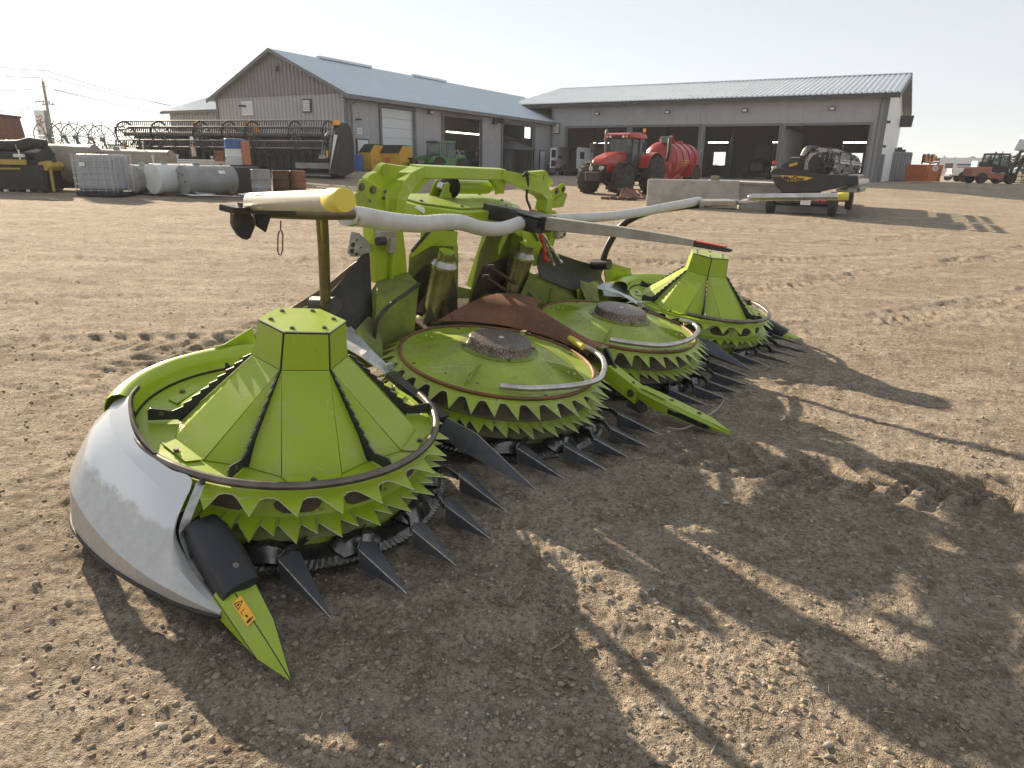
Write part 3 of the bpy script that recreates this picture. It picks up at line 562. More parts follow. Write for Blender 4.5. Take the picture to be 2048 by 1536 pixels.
# ------------------------------------------------------------------ crop rails
def arc(c, r, a0, a1, z, n=14): return [pol(c, r, math.radians(a0 + (a1 - a0) * i / n), z) for i in range(n + 1)]
for MIRROR in (None, 4.5):
    rail(HEAD, [(-0.62, 0.20, 0.478), *arc(D[0], 0.664, 172, 344, 0.462)], 0.0165, 'rail_dark')
MIRROR = None
rail(HEAD, [LZ((999, 772), 0.462), LZ((1060, 777), 0.468), *[LZ(p, 0.478) for p in ((1121, 774), (1165, 769), (1197, 759), (1207, 745), (1209, 730), (1203, 715), (1186, 702), (1165, 692))]], 0.0185, 'rail_bright')
m = MB(); m.tube([LZ(p, 0.485) for p in ((1166, 694), (1150, 683), (1139, 676))], [0.022, 0.024, 0.019], 12); m.build('rail_socket', 'cap_yellow', HEAD, smooth=50)
rail(HEAD, [LZ(p, 0.48) for p in ((1219, 679), (1270, 687), (1324, 691), (1362, 685), (1384, 676), (1396, 663), (1394, 654), (1382, 645), (1359, 639))], 0.0185, 'rail_bright')

# ------------------------------------------------------------------ pointed guides below the discs
def guide(xt, yt, zt, c, wide=0.060, mname='point_paint', rise=0.0):
    xb = c[0] + (xt - c[0]) * 0.97; yb = c[1] - math.sqrt(max(0.05, 0.80 ** 2 - (xb - c[0]) ** 2)) - 0.005; zb = 0.232 + rise
    A = (xb, yb, zb); T = (xt, yt, zt); Br = (xb + wide * 2.15, yb + 0.04, zb - 0.045); Bl = (xb + 0.004, yb - 0.012, zb - 0.088); Kb = (xb + wide * 1.3, yb + 0.03, zb - 0.10); Cr = (xb + wide * 0.9, yb + 0.05, zb - 0.012)
    m = MB(); m.add([A, Bl, Br, T, Kb, Cr], [(0, 1, 3), (0, 3, 5), (5, 3, 2), (1, 4, 3), (4, 2, 3), (0, 5, 2, 4, 1)]); g = m.build('guide_point', [mname, 'point_edge'], HEAD, bevel=0.0035, bmat=1)
    ang = math.atan2(yb - c[1], xb - c[0]); e1 = pol(c, 0.70, ang + 0.10, zb - 0.005); e2 = pol(c, 0.615, ang + 0.21, zb - 0.022)
    path = [A, ((A[0] + e1[0]) / 2 + 0.004, (A[1] + e1[1]) / 2, zb + 0.012), e1, e2]; rows = []
    for i, p in enumerate(smoothpath(path, 3)): rows.append([(p[0], p[1], p[2] + 0.003), (p[0] + 0.006, p[1] + 0.006, p[2] - 0.028)])
    m = MB(); m.shell(rows, 0.005); m.build('guide_arm', ['knife_steel', 'steel_edge'], g)
    return g
def tipz(y): return 0.155 - 0.0145 + (-y - 1.0) * 0.154 + 0.045
GL = [(-0.514, -0.989), (-0.24, -1.075), (0.023, -1.078), (0.273, -1.055), (0.52, -0.945)]
GM = [(0.96, -0.97), (1.21, -1.059), (1.443, -1.06), (1.658, -1.073), (1.90, -1.02)]
for x, y in GL: guide(x, y, tipz(y), D[0])
for x, y in GM: guide(x, y, tipz(y) + 0.02, D[1], 0.066)
for x, y in GM: guide(4.5 - x, y, tipz(y) + 0.035, D[2], 0.066)
for x, y in GL: guide(4.5 - x, y, tipz(y) + 0.04, D[3])
for MIRROR in (None, 4.5):   # longer points between the outer and inner discs
    A = (0.757, -0.50, 0.335); m = MB(); m.add([A, (0.69, -0.46, 0.24), (0.825, -0.45, 0.25), (0.757, -0.94, 0.195), (0.757, -0.46, 0.20), (0.757, -0.28, 0.34), (0.70, -0.28, 0.26), (0.815, -0.28, 0.26)],
        [(0, 1, 3), (0, 3, 2), (1, 4, 3), (4, 2, 3), (0, 5, 6, 1), (0, 2, 7, 5), (5, 7, 6), (1, 6, 7, 2, 4)]); m.build('guide_point', ['point_paint', 'steel_edge'], HEAD, bevel=0.0035, bmat=1)
MIRROR = None

# ------------------------------------------------------------------ outer fenders, hoods, boots and end points (mirrored pair)
def fender():
    # stations from the back round to the front: inner top edge, top bulge, shoulder, crease, belly, lower hem
    st = []
    S = [  # inner top            outer shoulder            crease                   belly                   hem
        ((-0.485, 0.470, 0.505), (-0.550, 0.500, 0.470), (-0.640, 0.520, 0.370), (-0.700, 0.530, 0.240), (-0.710, 0.530, 0.030)),
        ((-0.555, 0.380, 0.512), (-0.620, 0.410, 0.475), (-0.700, 0.440, 0.365), (-0.775, 0.450, 0.220), (-0.790, 0.440, 0.025)),
        ((-0.610, 0.260, 0.500), (-0.675, 0.280, 0.462), (-0.755, 0.300, 0.335), (-0.835, 0.310, 0.200), (-0.845, 0.300, 0.030)),
        ((-0.655, 0.120, 0.482), (-0.710, 0.130, 0.445), (-0.780, 0.140, 0.305), (-0.862, 0.120, 0.185), (-0.868, 0.110, 0.050)),
        ((-0.675, -0.040, 0.470), (-0.722, -0.040, 0.430), (-0.788, -0.050, 0.292), (-0.870, -0.080, 0.175), (-0.873, -0.080, 0.075)),
        ((-0.662, -0.180, 0.462), (-0.716, -0.190, 0.415), (-0.788, -0.210, 0.283), (-0.865, -0.250, 0.175), (-0.864, -0.250, 0.100)),
        ((-0.638, -0.290, 0.452), (-0.705, -0.300, 0.375), (-0.782, -0.350, 0.272), (-0.848, -0.410, 0.180), (-0.845, -0.400, 0.122)),
        ((-0.728, -0.330, 0.300), (-0.745, -0.370, 0.285), (-0.796, -0.460, 0.255), (-0.836, -0.520, 0.195), (-0.826, -0.520, 0.140)),
        ((-0.742, -0.520, 0.215), (-0.755, -0.540, 0.218), (-0.782, -0.590, 0.208), (-0.806, -0.620, 0.190), (-0.800, -0.620, 0.158)),
        ((-0.748, -0.690, 0.190), (-0.756, -0.695, 0.192), (-0.764, -0.700, 0.188), (-0.772, -0.705, 0.182), (-0.770, -0.705, 0.172))]
    P = np.array(S, float)
    # refine along and across
    def ref(A, n):
        return np.array([[list(q) for q in smoothpath([tuple(p) for p in row], n)] for row in A])
    A = ref(P, 5); lin = np.concatenate([np.concatenate([P[:, i:i + 1] + (P[:, i + 1:i + 2] - P[:, i:i + 1]) * t / 5 for t in range(5)], 1) for i in range(4)] + [P[:, 4:5]], 1); A = 0.12 * A + 0.88 * lin; A = ref(A.transpose(1, 0, 2), 5).transpose(1, 0, 2)
    m = MB(); m.shell(A.tolist(), 0.006); f = m.build('fender', 'fender_silver', HEAD, smooth=16)
    # black rubber hem
    m = MB(); hem = [(q[0], q[1], q[2] - 0.004) for q in A[:, -1]]; m.tube(hem, 0.009, 8); m.build('hem_strip', 'rubber', f, smooth=60)
    # galvanised strap on the front edge
    E = A[32:42, 0] if len(A) > 42 else A[-14:, 0]
    st = [(-0.632, -0.300, 0.452), (-0.668, -0.318, 0.405), (-0.708, -0.335, 0.345), (-0.728, -0.345, 0.290), (-0.742, -0.420, 0.245), (-0.745, -0.540, 0.205)]
    rows = [[(p[0] + 0.004, p[1] - 0.004, p[2] + 0.003), (p[0] + 0.030, p[1] - 0.014, p[2] - 0.012)] for p in smoothpath(st, 4)]
    m = MB(); m.shell(rows, 0.004); s = m.build('edge_strap', 'galvanised', f)
    for p in (st[0], st[3], st[4]): bolt(f, (p[0] + 0.018, p[1] - 0.016, p[2] + 0.002), 0.009, 0.006, (0.4, -0.7, 0.6))
    # black gap strip at the back edge
    b = [(q[0] + 0.012, q[1] + 0.004, q[2] + 0.004) for q in A[0:22, 0]]
    m = MB(); m.tube(b, 0.010, 8); m.build('hem_strip', 'black_gap', f, smooth=60)
    return f
def hood():
    # rolled green channel behind the disc
    m = MB(); rows = []
    prof = [(0.656, 0.428), (0.668, 0.445), (0.672, 0.470), (0.678, 0.492), (0.694, 0.508), (0.716, 0.514), (0.742, 0.508), (0.764, 0.490), (0.776, 0.455), (0.780, 0.30), (0.780, 0.10)]
    for i in range(29):
        a = math.radians(143 - 88 * i / 28); rows.append([pol((0, 0), r + 0.05 * max(0, (i - 14) / 14) * (r - 0.65) / 0.13, a, z) for r, z in prof])
    m.shell(rows, 0.004); h = m.build('disc_hood', 'green_paint', HEAD, smooth=45)
    m = MB(); m.tube([pol((0, 0), 0.6565, math.radians(143 - 88 * i / 40), 0.4285) for i in range(41)], 0.006, 6); m.build('hem_strip', 'rubber', h)
    m = MB(); rows = [[pol((0, 0), r, math.radians(143 - 88 * i / 28), z) for r, z in ((0.671, 0.466), (0.6725, 0.4725))] for i in range(29)]; m.grid(rows); m.build('hood_seam', 'dark_edge', h)
    # upright folded plate towards the frame
    poly = [LY((432, 693), 0.72), LY((447, 690), 0.72), LY((505, 655), 0.80), LY((512, 690), 0.80), LY((430, 703), 0.71)]
    m = MB(); m.plate(poly, (0, 0.006, 0)); m.build('hood_bracket', 'green_paint', h)
    return h
def boot():
    # black sleeve: rounded box section swept forward
    rows = []; st = [((-0.640, -0.315, 0.262), 0.050, 0.050), ((-0.642, -0.345, 0.270), 0.068, 0.066), ((-0.650, -0.42, 0.266), 0.075, 0.072), ((-0.664, -0.55, 0.240), 0.077, 0.072), ((-0.680, -0.665, 0.212), 0.073, 0.068), ((-0.683, -0.69, 0.206), 0.070, 0.066), ((-0.683, -0.692, 0.206), 0.030, 0.030)]
    for (x, y, z), a, b in st:
        r = []
        for k in range(20):
            t = 2 * PI * k / 20; cx, sx = math.cos(t), math.sin(t); e = 0.55
            r.append((x + a * math.copysign(abs(cx) ** e, cx), y - 0.02 * math.copysign(abs(sx) ** e, sx), z + b * math.copysign(abs(sx) ** e, sx)))
        rows.append(r)
    m = MB(); m.grid(rows, closed=True); m.add(rows[0], [tuple(range(20))]); b = m.build('point_sleeve', 'boot_plastic', HEAD, smooth=45)
    bolt(b, (-0.672, -0.635, 0.287), 0.012, 0.008, (0.05, -0.35, 0.9))
    # folded green end point
    T = (-0.754, -1.095, 0.152); a0, a1, a2, a3 = (-0.760, -0.640, 0.215), (-0.715, -0.655, 0.258), (-0.622, -0.650, 0.245), (-0.612, -0.650, 0.150); bt = (-0.765, -0.66, 0.145)
    q1, q2, q3 = (-0.742, -0.93, 0.205), (-0.668, -0.86, 0.205), (-0.652, -0.86, 0.14); q0 = (-0.775, -0.93, 0.145)
    m = MB(); m.add([a0, a1, a2, a3, bt, q0, q1, q2, q3, T], [(0, 1, 6, 5), (4, 0, 5), (1, 2, 7, 6), (2, 3, 8, 7), (5, 6, 9), (6, 7, 9), (7, 8, 9), (3, 4, 5, 8), (8, 5, 9), (0, 4, 3, 2, 1)])
    p = m.build('end_point', ['green_paint', 'dark_edge'], HEAD, bevel=0.0025, bmat=1)
    return p
for MIRROR in (None, 4.5):
    fender(); hood(); ep = boot()
    if MIRROR is None:
        # warning sticker on the near end point
        A, B, Cc = Vector((-0.760, -0.640, 0.215)), Vector((-0.715, -0.655, 0.258)), Vector((-0.742, -0.93, 0.205)); nrm = (Cc - A).cross(B - A).normalized(); nrm = nrm if nrm.x < 0 else -nrm
        o = A + (Cc - A) * 0.50 + (B - A) * 0.42 + nrm * 0.004; xd = (Cc - B).normalized(); yd = (B - A)
        Mx = frame_M(o, xd, yd)
        if Mx.to_3x3().col[2].dot(nrm) < 0: Mx = frame_M(o, xd, -yd)
        def onM(pts, t=0.0006, z=0.0): return [tuple(Mx @ Vector((p[0], p[1], z))) for p in pts], tuple(Mx.to_3x3() @ Vector((0, 0, t)))
        m = MB(); m.plate(*onM([(-0.055, -0.018), (0.055, -0.018), (0.055, 0.018), (-0.055, 0.018)])); s = m.build('warning_sticker', 'sticker_orange', ep)
        m = MB()
        tri = [(-0.048, -0.013), (-0.018, -0.013), (-0.033, 0.014)]
        for i in range(3):
            a, b = Vector(tri[i]), Vector(tri[(i + 1) % 3]); d = (b - a).normalized(); nn = Vector((-d.y, d.x)) * 0.0015
            m.plate(*onM([tuple(a - nn), tuple(b - nn), tuple(b + nn), tuple(a + nn)], 0.0005, 0.0007))
        m.plate(*onM([(-0.038, -0.008), (-0.028, -0.008), (-0.033, 0.003)], 0.0005, 0.0007))
        for q in ([(-0.004, -0.012), (0.008, -0.012), (0.008, -0.010), (-0.004, -0.010)], [(-0.004, -0.012), (-0.002, -0.012), (-0.002, 0.006), (-0.004, 0.006)], [(0.018, -0.006), (0.030, -0.004), (0.028, 0.002), (0.016, 0.0)], [(0.038, -0.013), (0.048, -0.013), (0.048, 0.006), (0.038, 0.006)], [(0.040, 0.008), (0.046, 0.008), (0.046, 0.013), (0.040, 0.013)]): m.plate(*onM(q, 0.0005, 0.0007))
        m.build('sticker_print', 'sticker_black', s)
MIRROR = None

# ------------------------------------------------------------------ saddles between the discs
rows = []
for i in range(15):
    y = -0.29 + 0.96 * i / 14
    hwid = max(0.03, 0.75 - math.sqrt(max(0.0, 0.665 ** 2 - y * y))); hwid = min(hwid, 0.60 if y < 0.6 else 0.62)
    zr = 0.482 + 0.115 * max(0, min(1, (y + 0.29) / 0.62)) ** 1.2 - 0.05 * max(0, (y - 0.42)) ; ze = 0.440 + 0.02 * max(0, y)
    rows.append([(2.25 + hwid * t, y, ze + (zr - ze) * (1 - abs(t) ** 1.7)) for t in (-1, -0.8, -0.6, -0.4, -0.2, 0, 0.2, 0.4, 0.6, 0.8, 1)])
m = MB(); m.shell(rows, 0.006); sd_ = m.build('centre_saddle', 'rust_brown', HEAD, smooth=35)
sd_['label'] = 'rusted bare sheet between the two middle discs'
m = MB(); m.box((2.27, -0.30, 0.452), (0.085, 0.05, 0.055)); m.build('saddle_nose', 'green_dirty', sd_, bevel=0.004)
for MIRROR in (None, 4.5):
    m = MB(); m.plate([(0.690, 0.66, 0.500), (0.93, 0.73, 0.505), (0.805, 0.40, 0.492), (0.700, 0.36, 0.475)], (0, 0, -0.005)); s = m.build('side_saddle', 'galvanised', HEAD)
    m = MB(); m.plate([(0.700, 0.358, 0.475), (0.805, 0.398, 0.492), (0.788, 0.20, 0.440), (0.718, 0.16, 0.432)], (0, 0, -0.005)); m.build('saddle_nose', 'galvanised', s)
    m = MB(); m.box((0.775, 0.205, 0.455), (0.05, 0.03, 0.03)); m.build('saddle_clip', 'galvanised', s)
    m = MB(); m.bar((0.752, 0.17, 0.425), (0.757, -0.27, 0.325), 0.06, 0.03); m.build('guide_arm', 'black_steel', HEAD)
    # folded bracket with hole, beside the mat
    m = MB(); m.plate([(0.86, 0.62, 0.515), (1.03, 0.70, 0.56), (1.08, 0.66, 0.52), (1.06, 0.58, 0.40), (0.98, 0.48, 0.36)], (0.004, -0.004, 0.003)); m.build('folded_bracket', 'green_dirty', HEAD)
MIRROR = None

# ------------------------------------------------------------------ hinged centre divider
m = MB(); m.hexa([(2.195, -0.40, 0.27), (2.305, -0.40, 0.27), (2.305, -0.66, 0.20), (2.195, -0.66, 0.20), (2.205, -0.40, 0.385), (2.295, -0.40, 0.385), (2.295, -0.66, 0.305), (2.205, -0.66, 0.305)]); cd = m.build('centre_divider', ['green_paint', 'steel_edge'], HEAD, bevel=0.003, bmat=0)
bolt(cd, (2.195, -0.615, 0.262), 0.017, 0.010, (-1, 0, 0)); bolt(cd, (2.235, -0.60, 0.325), 0.008, 0.008)
hull = []
for y, hw, zt, zb in ((-0.66, 0.058, 0.315, 0.225), (-0.80, 0.070, 0.305, 0.195), (-0.95, 0.070, 0.295, 0.195), (-1.10, 0.064, 0.283, 0.200), (-1.17, 0.052, 0.277, 0.208), (-1.306, 0.004, 0.252, 0.240)):
    hull.append([(2.25 - hw * 0.75, y, zt), (2.25 - hw, y, zt - 0.022), (2.25 - hw * 0.8, y, zb + 0.02), (2.25, y, zb), (2.25 + hw * 0.8, y, zb + 0.02), (2.25 + hw, y, zt - 0.022), (2.25 + hw * 0.75, y, zt)])
m = MB(); m.grid(hull, closed=True); m.add(hull[0], [tuple(range(7))]); m.build('divider_nose', ['green_paint', 'dark_edge'], cd, bevel=0.0016, bmat=1)
m = MB(); m.plate([(2.20, -0.68, 0.319), (2.235, -0.68, 0.323), (2.225, -0.86, 0.312), (2.195, -0.86, 0.308)], (0, 0, 0.006)); m.build('nose_rib', 'green_paint', cd)
m = MB(); m.plate([(2.186, -0.90, 0.272), (2.186, -1.16, 0.262), (2.198, -1.20, 0.245), (2.194, -1.16, 0.228), (2.190, -0.90, 0.232)], (-0.004, 0, 0)); m.build('nose_slot', 'black_gap', cd)
for y in (-0.88, -1.08): bolt(cd, (2.26, y, 0.301 - (y + 0.88) * -0.06), 0.010, 0.006)
m = MB(); m.cyl((2.176, -1.13, 0.25), (2.17, -1.13, 0.25), 0.016, 12); m.build('nose_cap', 'black_steel', cd)
m = MB(); m.bar((2.25, -0.33, 0.475), (2.25, -0.47, 0.325), 0.022, 0.03); m.build('divider_stay', 'black_steel', cd)
m = MB(); m.hexa([(2.20, -0.60, 0.16), (2.30, -0.60, 0.16), (2.30, -0.72, 0.15), (2.20, -0.72, 0.15), (2.22, -0.60, 0.22), (2.28, -0.60, 0.22), (2.28, -0.70, 0.21), (2.22, -0.70, 0.21)]); m.build('divider_skid', 'black_steel', cd)
wire = [LZ(p, zq) for p, zq in (((1335, 855), 0.205), ((1362, 858), 0.21), ((1385, 850), 0.225), ((1405, 837), 0.26), ((1425, 825), 0.275), ((1440, 812), 0.24), ((1447, 800), 0.225), ((1440, 785), 0.22))]
m = MB(); m.tube(smoothpath(wire, 6), 0.0045, 6); m.build('whisker_wire', 'bar_grey', cd, smooth=60)

# ------------------------------------------------------------------ chassis beam behind the discs
m = MB(); m.box((2.25, 1.02, 0.22), (3.3, 0.22, 0.26)); m.build('chassis_beam', 'green_dirty', HEAD, bevel=0.01)
m = MB(); m.plate([(1.55, 0.52, 0.36), (2.95, 0.52, 0.36), (2.80, 1.12, 0.40), (1.70, 1.12, 0.40)], (0, 0, -0.008)); m.build('feed_floor', 'mud_dark', HEAD)
m = MB(); m.plate([LY((908, 563), 1.02), LY((912, 572), 1.02), LY((1000, 592), 0.95), LY((905, 598), 1.0), LY((895, 580), 1.0)], (0, 0.01, 0)); m.build('feed_lip', 'green_dirty', HEAD)

def half_frame():
    global MIRROR
    # feed drum
    A = Vector((1.790, 0.795, 0.905)); B = Vector((1.800, 0.885, 0.36)); ax = (B - A).normalized()
    m = MB(); pr = [(0.001, -0.003), (0.058, -0.001), (0.064, 0.004), (0.066, 0.055), (0.070, 0.060), (0.096, 0.095), (0.098, 0.120), (0.088, 0.124), (0.086, 0.50), (0.12, 0.55)]
    m.tube([A + ax * h for r, h in pr], [max(r, 0.001) for r, h in pr], 28); dr = m.build('feed_drum', 'drum_metal', HEAD, smooth=35)
    m = MB(); m.tube([A - ax * 0.004, A - ax * 0.0005], 0.056, 24); m.build('drum_cap', 'green_paint', dr)
    m = MB(); m.tube([A + ax * 0.062, A + ax * 0.097], [0.074, 0.0985], 28, cap=False); m.build('drum_collar', 'worn_steel', dr, smooth=40)
    for k in range(7):
        a = 2 * PI * k / 7; h = 0.40 + 0.10 * ((k * 37) % 5) / 5
        p = A + ax * h; u = Vector((math.cos(a), math.sin(a), 0)); m = MB(); m.add([p + u * 0.08 + Vector((0, 0, 0.07)), p + u * 0.08 - Vector((0, 0, 0.09)), p + u * (0.17 + 0.04 * (k % 3)) - Vector((0, 0, 0.05)), p + u * 0.10 + Vector((-u.y * 0.05, u.x * 0.05, -0.04))], [(0, 1, 2), (0, 2, 3), (1, 3, 2), (0, 3, 1)]); m.build('drum_paddle', 'mud_dark', dr)
    # upright leg: front plate with folded sides
    leg = MB(); leg.plate([LY(p, 0.90) for p in ((747, 452), (775, 432), (800, 424), (806, 455), (812, 505), (815, 548), (802, 568), (753, 568), (751, 515))], (0, 0.11, 0)); lg = leg.build('frame_leg', ['green_paint', 'green_dirty'], HEAD, bevel=0.004)
    m = MB(); m.plate([LY((783, 455), 0.893), LY((788, 455), 0.893), LY((780, 568), 0.893), LY((776, 568), 0.893)], (0, -0.03, 0)); m.build('leg_rib', 'green_paint', lg)
    # triangular flange beside the drum
    m = MB(); m.plate([LY(p, 0.885) for p in ((819, 509), (863, 456), (905, 452), (898, 470), (823, 515))], (0, 0.008, 0)); m.build('leg_flange', 'green_paint', lg)
    m = MB(); m.plate([LY(p, 0.89) for p in ((895, 450), (908, 455), (917, 500), (912, 520), (900, 470))], (0, 0.012, 0)); m.build('leg_flange', 'green_paint', lg)
    m = MB(); m.plate([LY(p, 0.98) for p in ((820, 512), (866, 455), (905, 455), (917, 510), (915, 620), (855, 640), (815, 600))], (0, 0.01, 0)); m.build('feed_wall', 'green_dirty', lg)
    m = MB(); m.plate([LY(p, 0.972) for p in ((822, 560), (850, 530), (905, 540), (914, 580), (914, 620), (855, 640), (815, 600))], (0, 0.005, 0)); m.build('worn_patch', 'mud_dark', lg)
    m = MB(); m.bar(LY((823, 503), 0.875), LY((866, 454), 0.875), 0.012, 0.020); m.build('dark_seal', 'black_steel', lg)
    # gooseneck up to the top bar
    path = [LY((790, 430), 0.95), LY((791, 400), 0.95), LY((797, 378), 0.98), LY((806, 362), 1.04), LY((819, 352), 1.10), (1.80, 1.16, 1.385)]
    rows = []; wd = [(0.085, 0.06), (0.085, 0.06), (0.10, 0.065), (0.115, 0.07), (0.10, 0.065), (0.07, 0.05)]
    P = [Vector(p) for p in path]
    for i, p in enumerate(P):
        t = (P[min(i + 1, 5)] - P[max(i - 1, 0)]).normalized(); s_ = Vector((t.z, 0, -t.x)).normalized(); b_ = t.cross(s_).normalized(); a_, c_ = wd[i]
        rows.append([tuple(p + s_ * a_ * sx * 0.5 + b_ * c_ * sy) for sx, sy in ((-1, -1), (1, -1), (1, 1), (-1, 1))])
    m = MB(); m.grid(rows, closed=True); m.add(rows[0], [(0, 1, 2, 3)]); m.add(rows[-1], [(0, 1, 2, 3)]); gn = m.build('arch_neck', ['green_paint', 'steel_edge'], HEAD, bevel=0.004)
    # side plates with bolts
    m = MB(); m.plate([LY(p, 0.97) for p in ((719, 362), (724, 358), (733, 359), (772, 384), (774, 428), (717, 424), (711, 392), (716, 380))], (0, 0.012, 0)); sp_ = m.build('hitch_plate', 'green_paint', HEAD, bevel=0.002)
    m = MB(); m.plate([LY(p, 0.955) for p in ((711, 388), (718, 384), (757, 405), (782, 427), (716, 424))], (0, 0.008, 0)); m.build('hitch_plate', 'green_worn', HEAD, bevel=0.002)
    for q in ((723, 374), (746, 380), (744, 405), (770, 383), (767, 396)): bolt(sp_, LY(q, 0.968), 0.017 if q[0] < 750 and q[1] < 390 else 0.008, 0.012, (0, -1, 0))
    lobe = [(733, 358), (742, 349), (755, 344), (760, 336), (765, 330), (772, 327), (782, 329), (817, 334), (800, 342), (784, 374), (774, 385)]
    m = MB(); m.plate([LY(p, 1.02) for p in lobe], (0, 0.05, 0)); lb = m.build('hitch_lobe', 'green_paint', HEAD, bevel=0.003)
    c0 = Vector(LY((770, 343), 1.017)); m = MB(); m.tube([c0, c0 - Vector((0, 0.004, 0))], 0.030, 20); m.build('lobe_disc', 'green_worn', lb)
    # lower block with sloping top
    a, b, c, d = LY((755, 561), 0.90), LY((815, 544), 0.90), LY((838, 567), 0.70), LY((751, 640), 0.60); e, f = LY((828, 672), 0.70), LY((746, 702), 0.60)
    if MIRROR is not None: a, b, c, d = [(p[0], p[1], p[2] - 0.10 - 0.05 * i_) for i_, p in enumerate((a, b, c, d))]
    kx = [(p[0] + 0.0, p[1] + 0.30, p[2]) for p in (e, f)]
    m = MB(); m.add([a, b, c, d, e, f, kx[0], kx[1]], [(0, 1, 2, 3), (3, 2, 4, 5), (1, 6, 4, 2), (0, 3, 5, 7), (0, 7, 6, 1), (5, 4, 6, 7)]); bk = m.build('leg_block', 'green_dirty', HEAD, bevel=0.003)
    edge = None if MIRROR is not None else [LY((839, 567), 0.695), LY((815, 585), 0.68), LY((785, 606), 0.65), LY((765, 625), 0.62), LY((753, 645), 0.595), LY((748, 680), 0.59), LY((748, 700), 0.59)]
    m = MB()
    if edge: m.tube(smoothpath(edge, 4), 0.012, 8); m.build('block_edging', 'rubber', bk, smooth=60)
    # rubber mat
    top = [LY((739, 506), 0.88), LY((722, 512), 0.88), LY((700, 540), 0.90), LY((670, 575), 0.93), LY((640, 602), 0.97), LY((590, 622), 1.10)]
    mid = [LY((744, 600), 0.82), LY((725, 600), 0.80), LY((700, 605), 0.84), LY((680, 612), 0.88), LY((655, 620), 0.92), LY((610, 632), 1.05)]
    bot = [LY((749, 700), 0.66), LY((728, 690), 0.64), LY((707, 665), 0.70), LY((690, 650), 0.76), LY((672, 640), 0.84), LY((630, 640), 1.0)]
    def fine(r): return smoothpath(r, 3)
    rr3 = [fine(top), fine(mid), fine(bot)]; rows = [list(q) for q in zip(*[smoothpath(col_, 3) for col_ in zip(*rr3)])]
    if MIRROR is None:
        m = MB(); m.shell(rows, 0.008); m.build('rubber_mat', 'rubber', HEAD, smooth=50)
    else:
        MIRROR = None
        top = [LY((1083, 494), 0.74), LY((1110, 505), 0.76), LY((1150, 519), 0.80), LY((1185, 529), 0.82), LY((1207, 535), 0.84)]; bot = [LY((1080, 556), 0.70), LY((1115, 570), 0.70), LY((1150, 582), 0.70), LY((1185, 578), 0.74), LY((1210, 572), 0.78)]
        mid = [tuple((np.array(p) + np.array(q)) / 2 + np.array([0, 0.04, -0.01])) for p, q in zip(top, bot)]
        rows = [list(q) for q in zip(*[smoothpath(c_, 3) for c_ in zip(*[smoothpath(r_, 3) for r_ in (top, mid, bot)])])]
        m = MB(); m.shell(rows, 0.008); m.build('rubber_mat', 'rubber', HEAD, smooth=50)
        MIRROR = 4.5
    if MIRROR is None:
        sh_ = [[LY(p, y) for p, y in r_] for r_ in ((((738, 506), 0.92), ((700, 532), 0.98), ((660, 565), 1.05), ((610, 598), 1.15), ((570, 622), 1.25)), (((742, 560), 0.90), ((705, 575), 0.96), ((668, 595), 1.02), ((620, 615), 1.12), ((585, 630), 1.22)), (((745, 620), 0.88), ((710, 618), 0.92), ((675, 622), 0.98), ((632, 632), 1.08), ((600, 640), 1.2)))]
        m = MB(); m.shell([smoothpath(r_, 3) for r_ in sh_], 0.008); m.build('rubber_mat', 'mat_sunlit', HEAD, smooth=60)
    # perforated plate
    pl = [(703, 463), (718, 466), (746, 491), (743, 505), (718, 513), (702, 513), (695, 505)]
    m = MB(); m.plate([LY(p, 0.93) for p in pl], (0, 0.005, 0)); pp = m.build('perforated_plate', 'galvanised', HEAD, bevel=0.001)
    for q, r in (((706, 490), 0.016), ((704, 502), 0.016), ((713, 508), 0.010), ((714, 480), 0.007), ((722, 495), 0.006)):
        c0 = Vector(LY(q, 0.928)); m = MB(); m.tube([c0, c0 - Vector((0, 0.002, 0))], r, 14); m.build('plate_hole', 'mud_dark', pp)
    # valve block on the leg
    m = MB(); c0 = Vector(LY((770, 474), 0.86)); m.box(c0, (0.13, 0.06, 0.09)); m.box(c0 + Vector((0.04, -0.02, -0.05)), (0.05, 0.05, 0.10)); vb = m.build('valve_block', 'bar_grey', lg, bevel=0.006)
    c1 = Vector(LY((762, 482), 0.82)); m = MB(); m.tube([c1 - Vector((0.03, 0, 0)), c1 + Vector((0.03, 0, 0))], 0.026, 14); m.build('valve_knob', 'black_steel', lg, smooth=40)
    # push bar: post, knee, forward pipe
    m = MB(); m.cyl((0.700, 0.80, 0.655), (0.712, 0.62, 0.70), 0.048, 18); ps = m.build('post_socket', 'black_steel', HEAD, smooth=40)
    post = [(0.706, 0.70, 0.66), (0.70, 0.68, 0.85), (0.66, 0.60, 1.06), (0.58, 0.44, 1.20), (0.46, 0.23, 1.29), (0.36, 0.06, 1.345)] if MIRROR else [(0.706, 0.70, 0.66), (0.62, 0.605, 0.82), (0.525, 0.50, 0.99), (0.43, 0.395, 1.15), (0.345, 0.31, 1.32)]
    m = MB(); m.tube(smoothpath(post, 6), 0.030, 18); m.build('push_bar_post', 'black_steel' if MIRROR else 'post_brown', HEAD, smooth=50)
for MIRROR in (None, 4.5): half_frame()
MIRROR = None

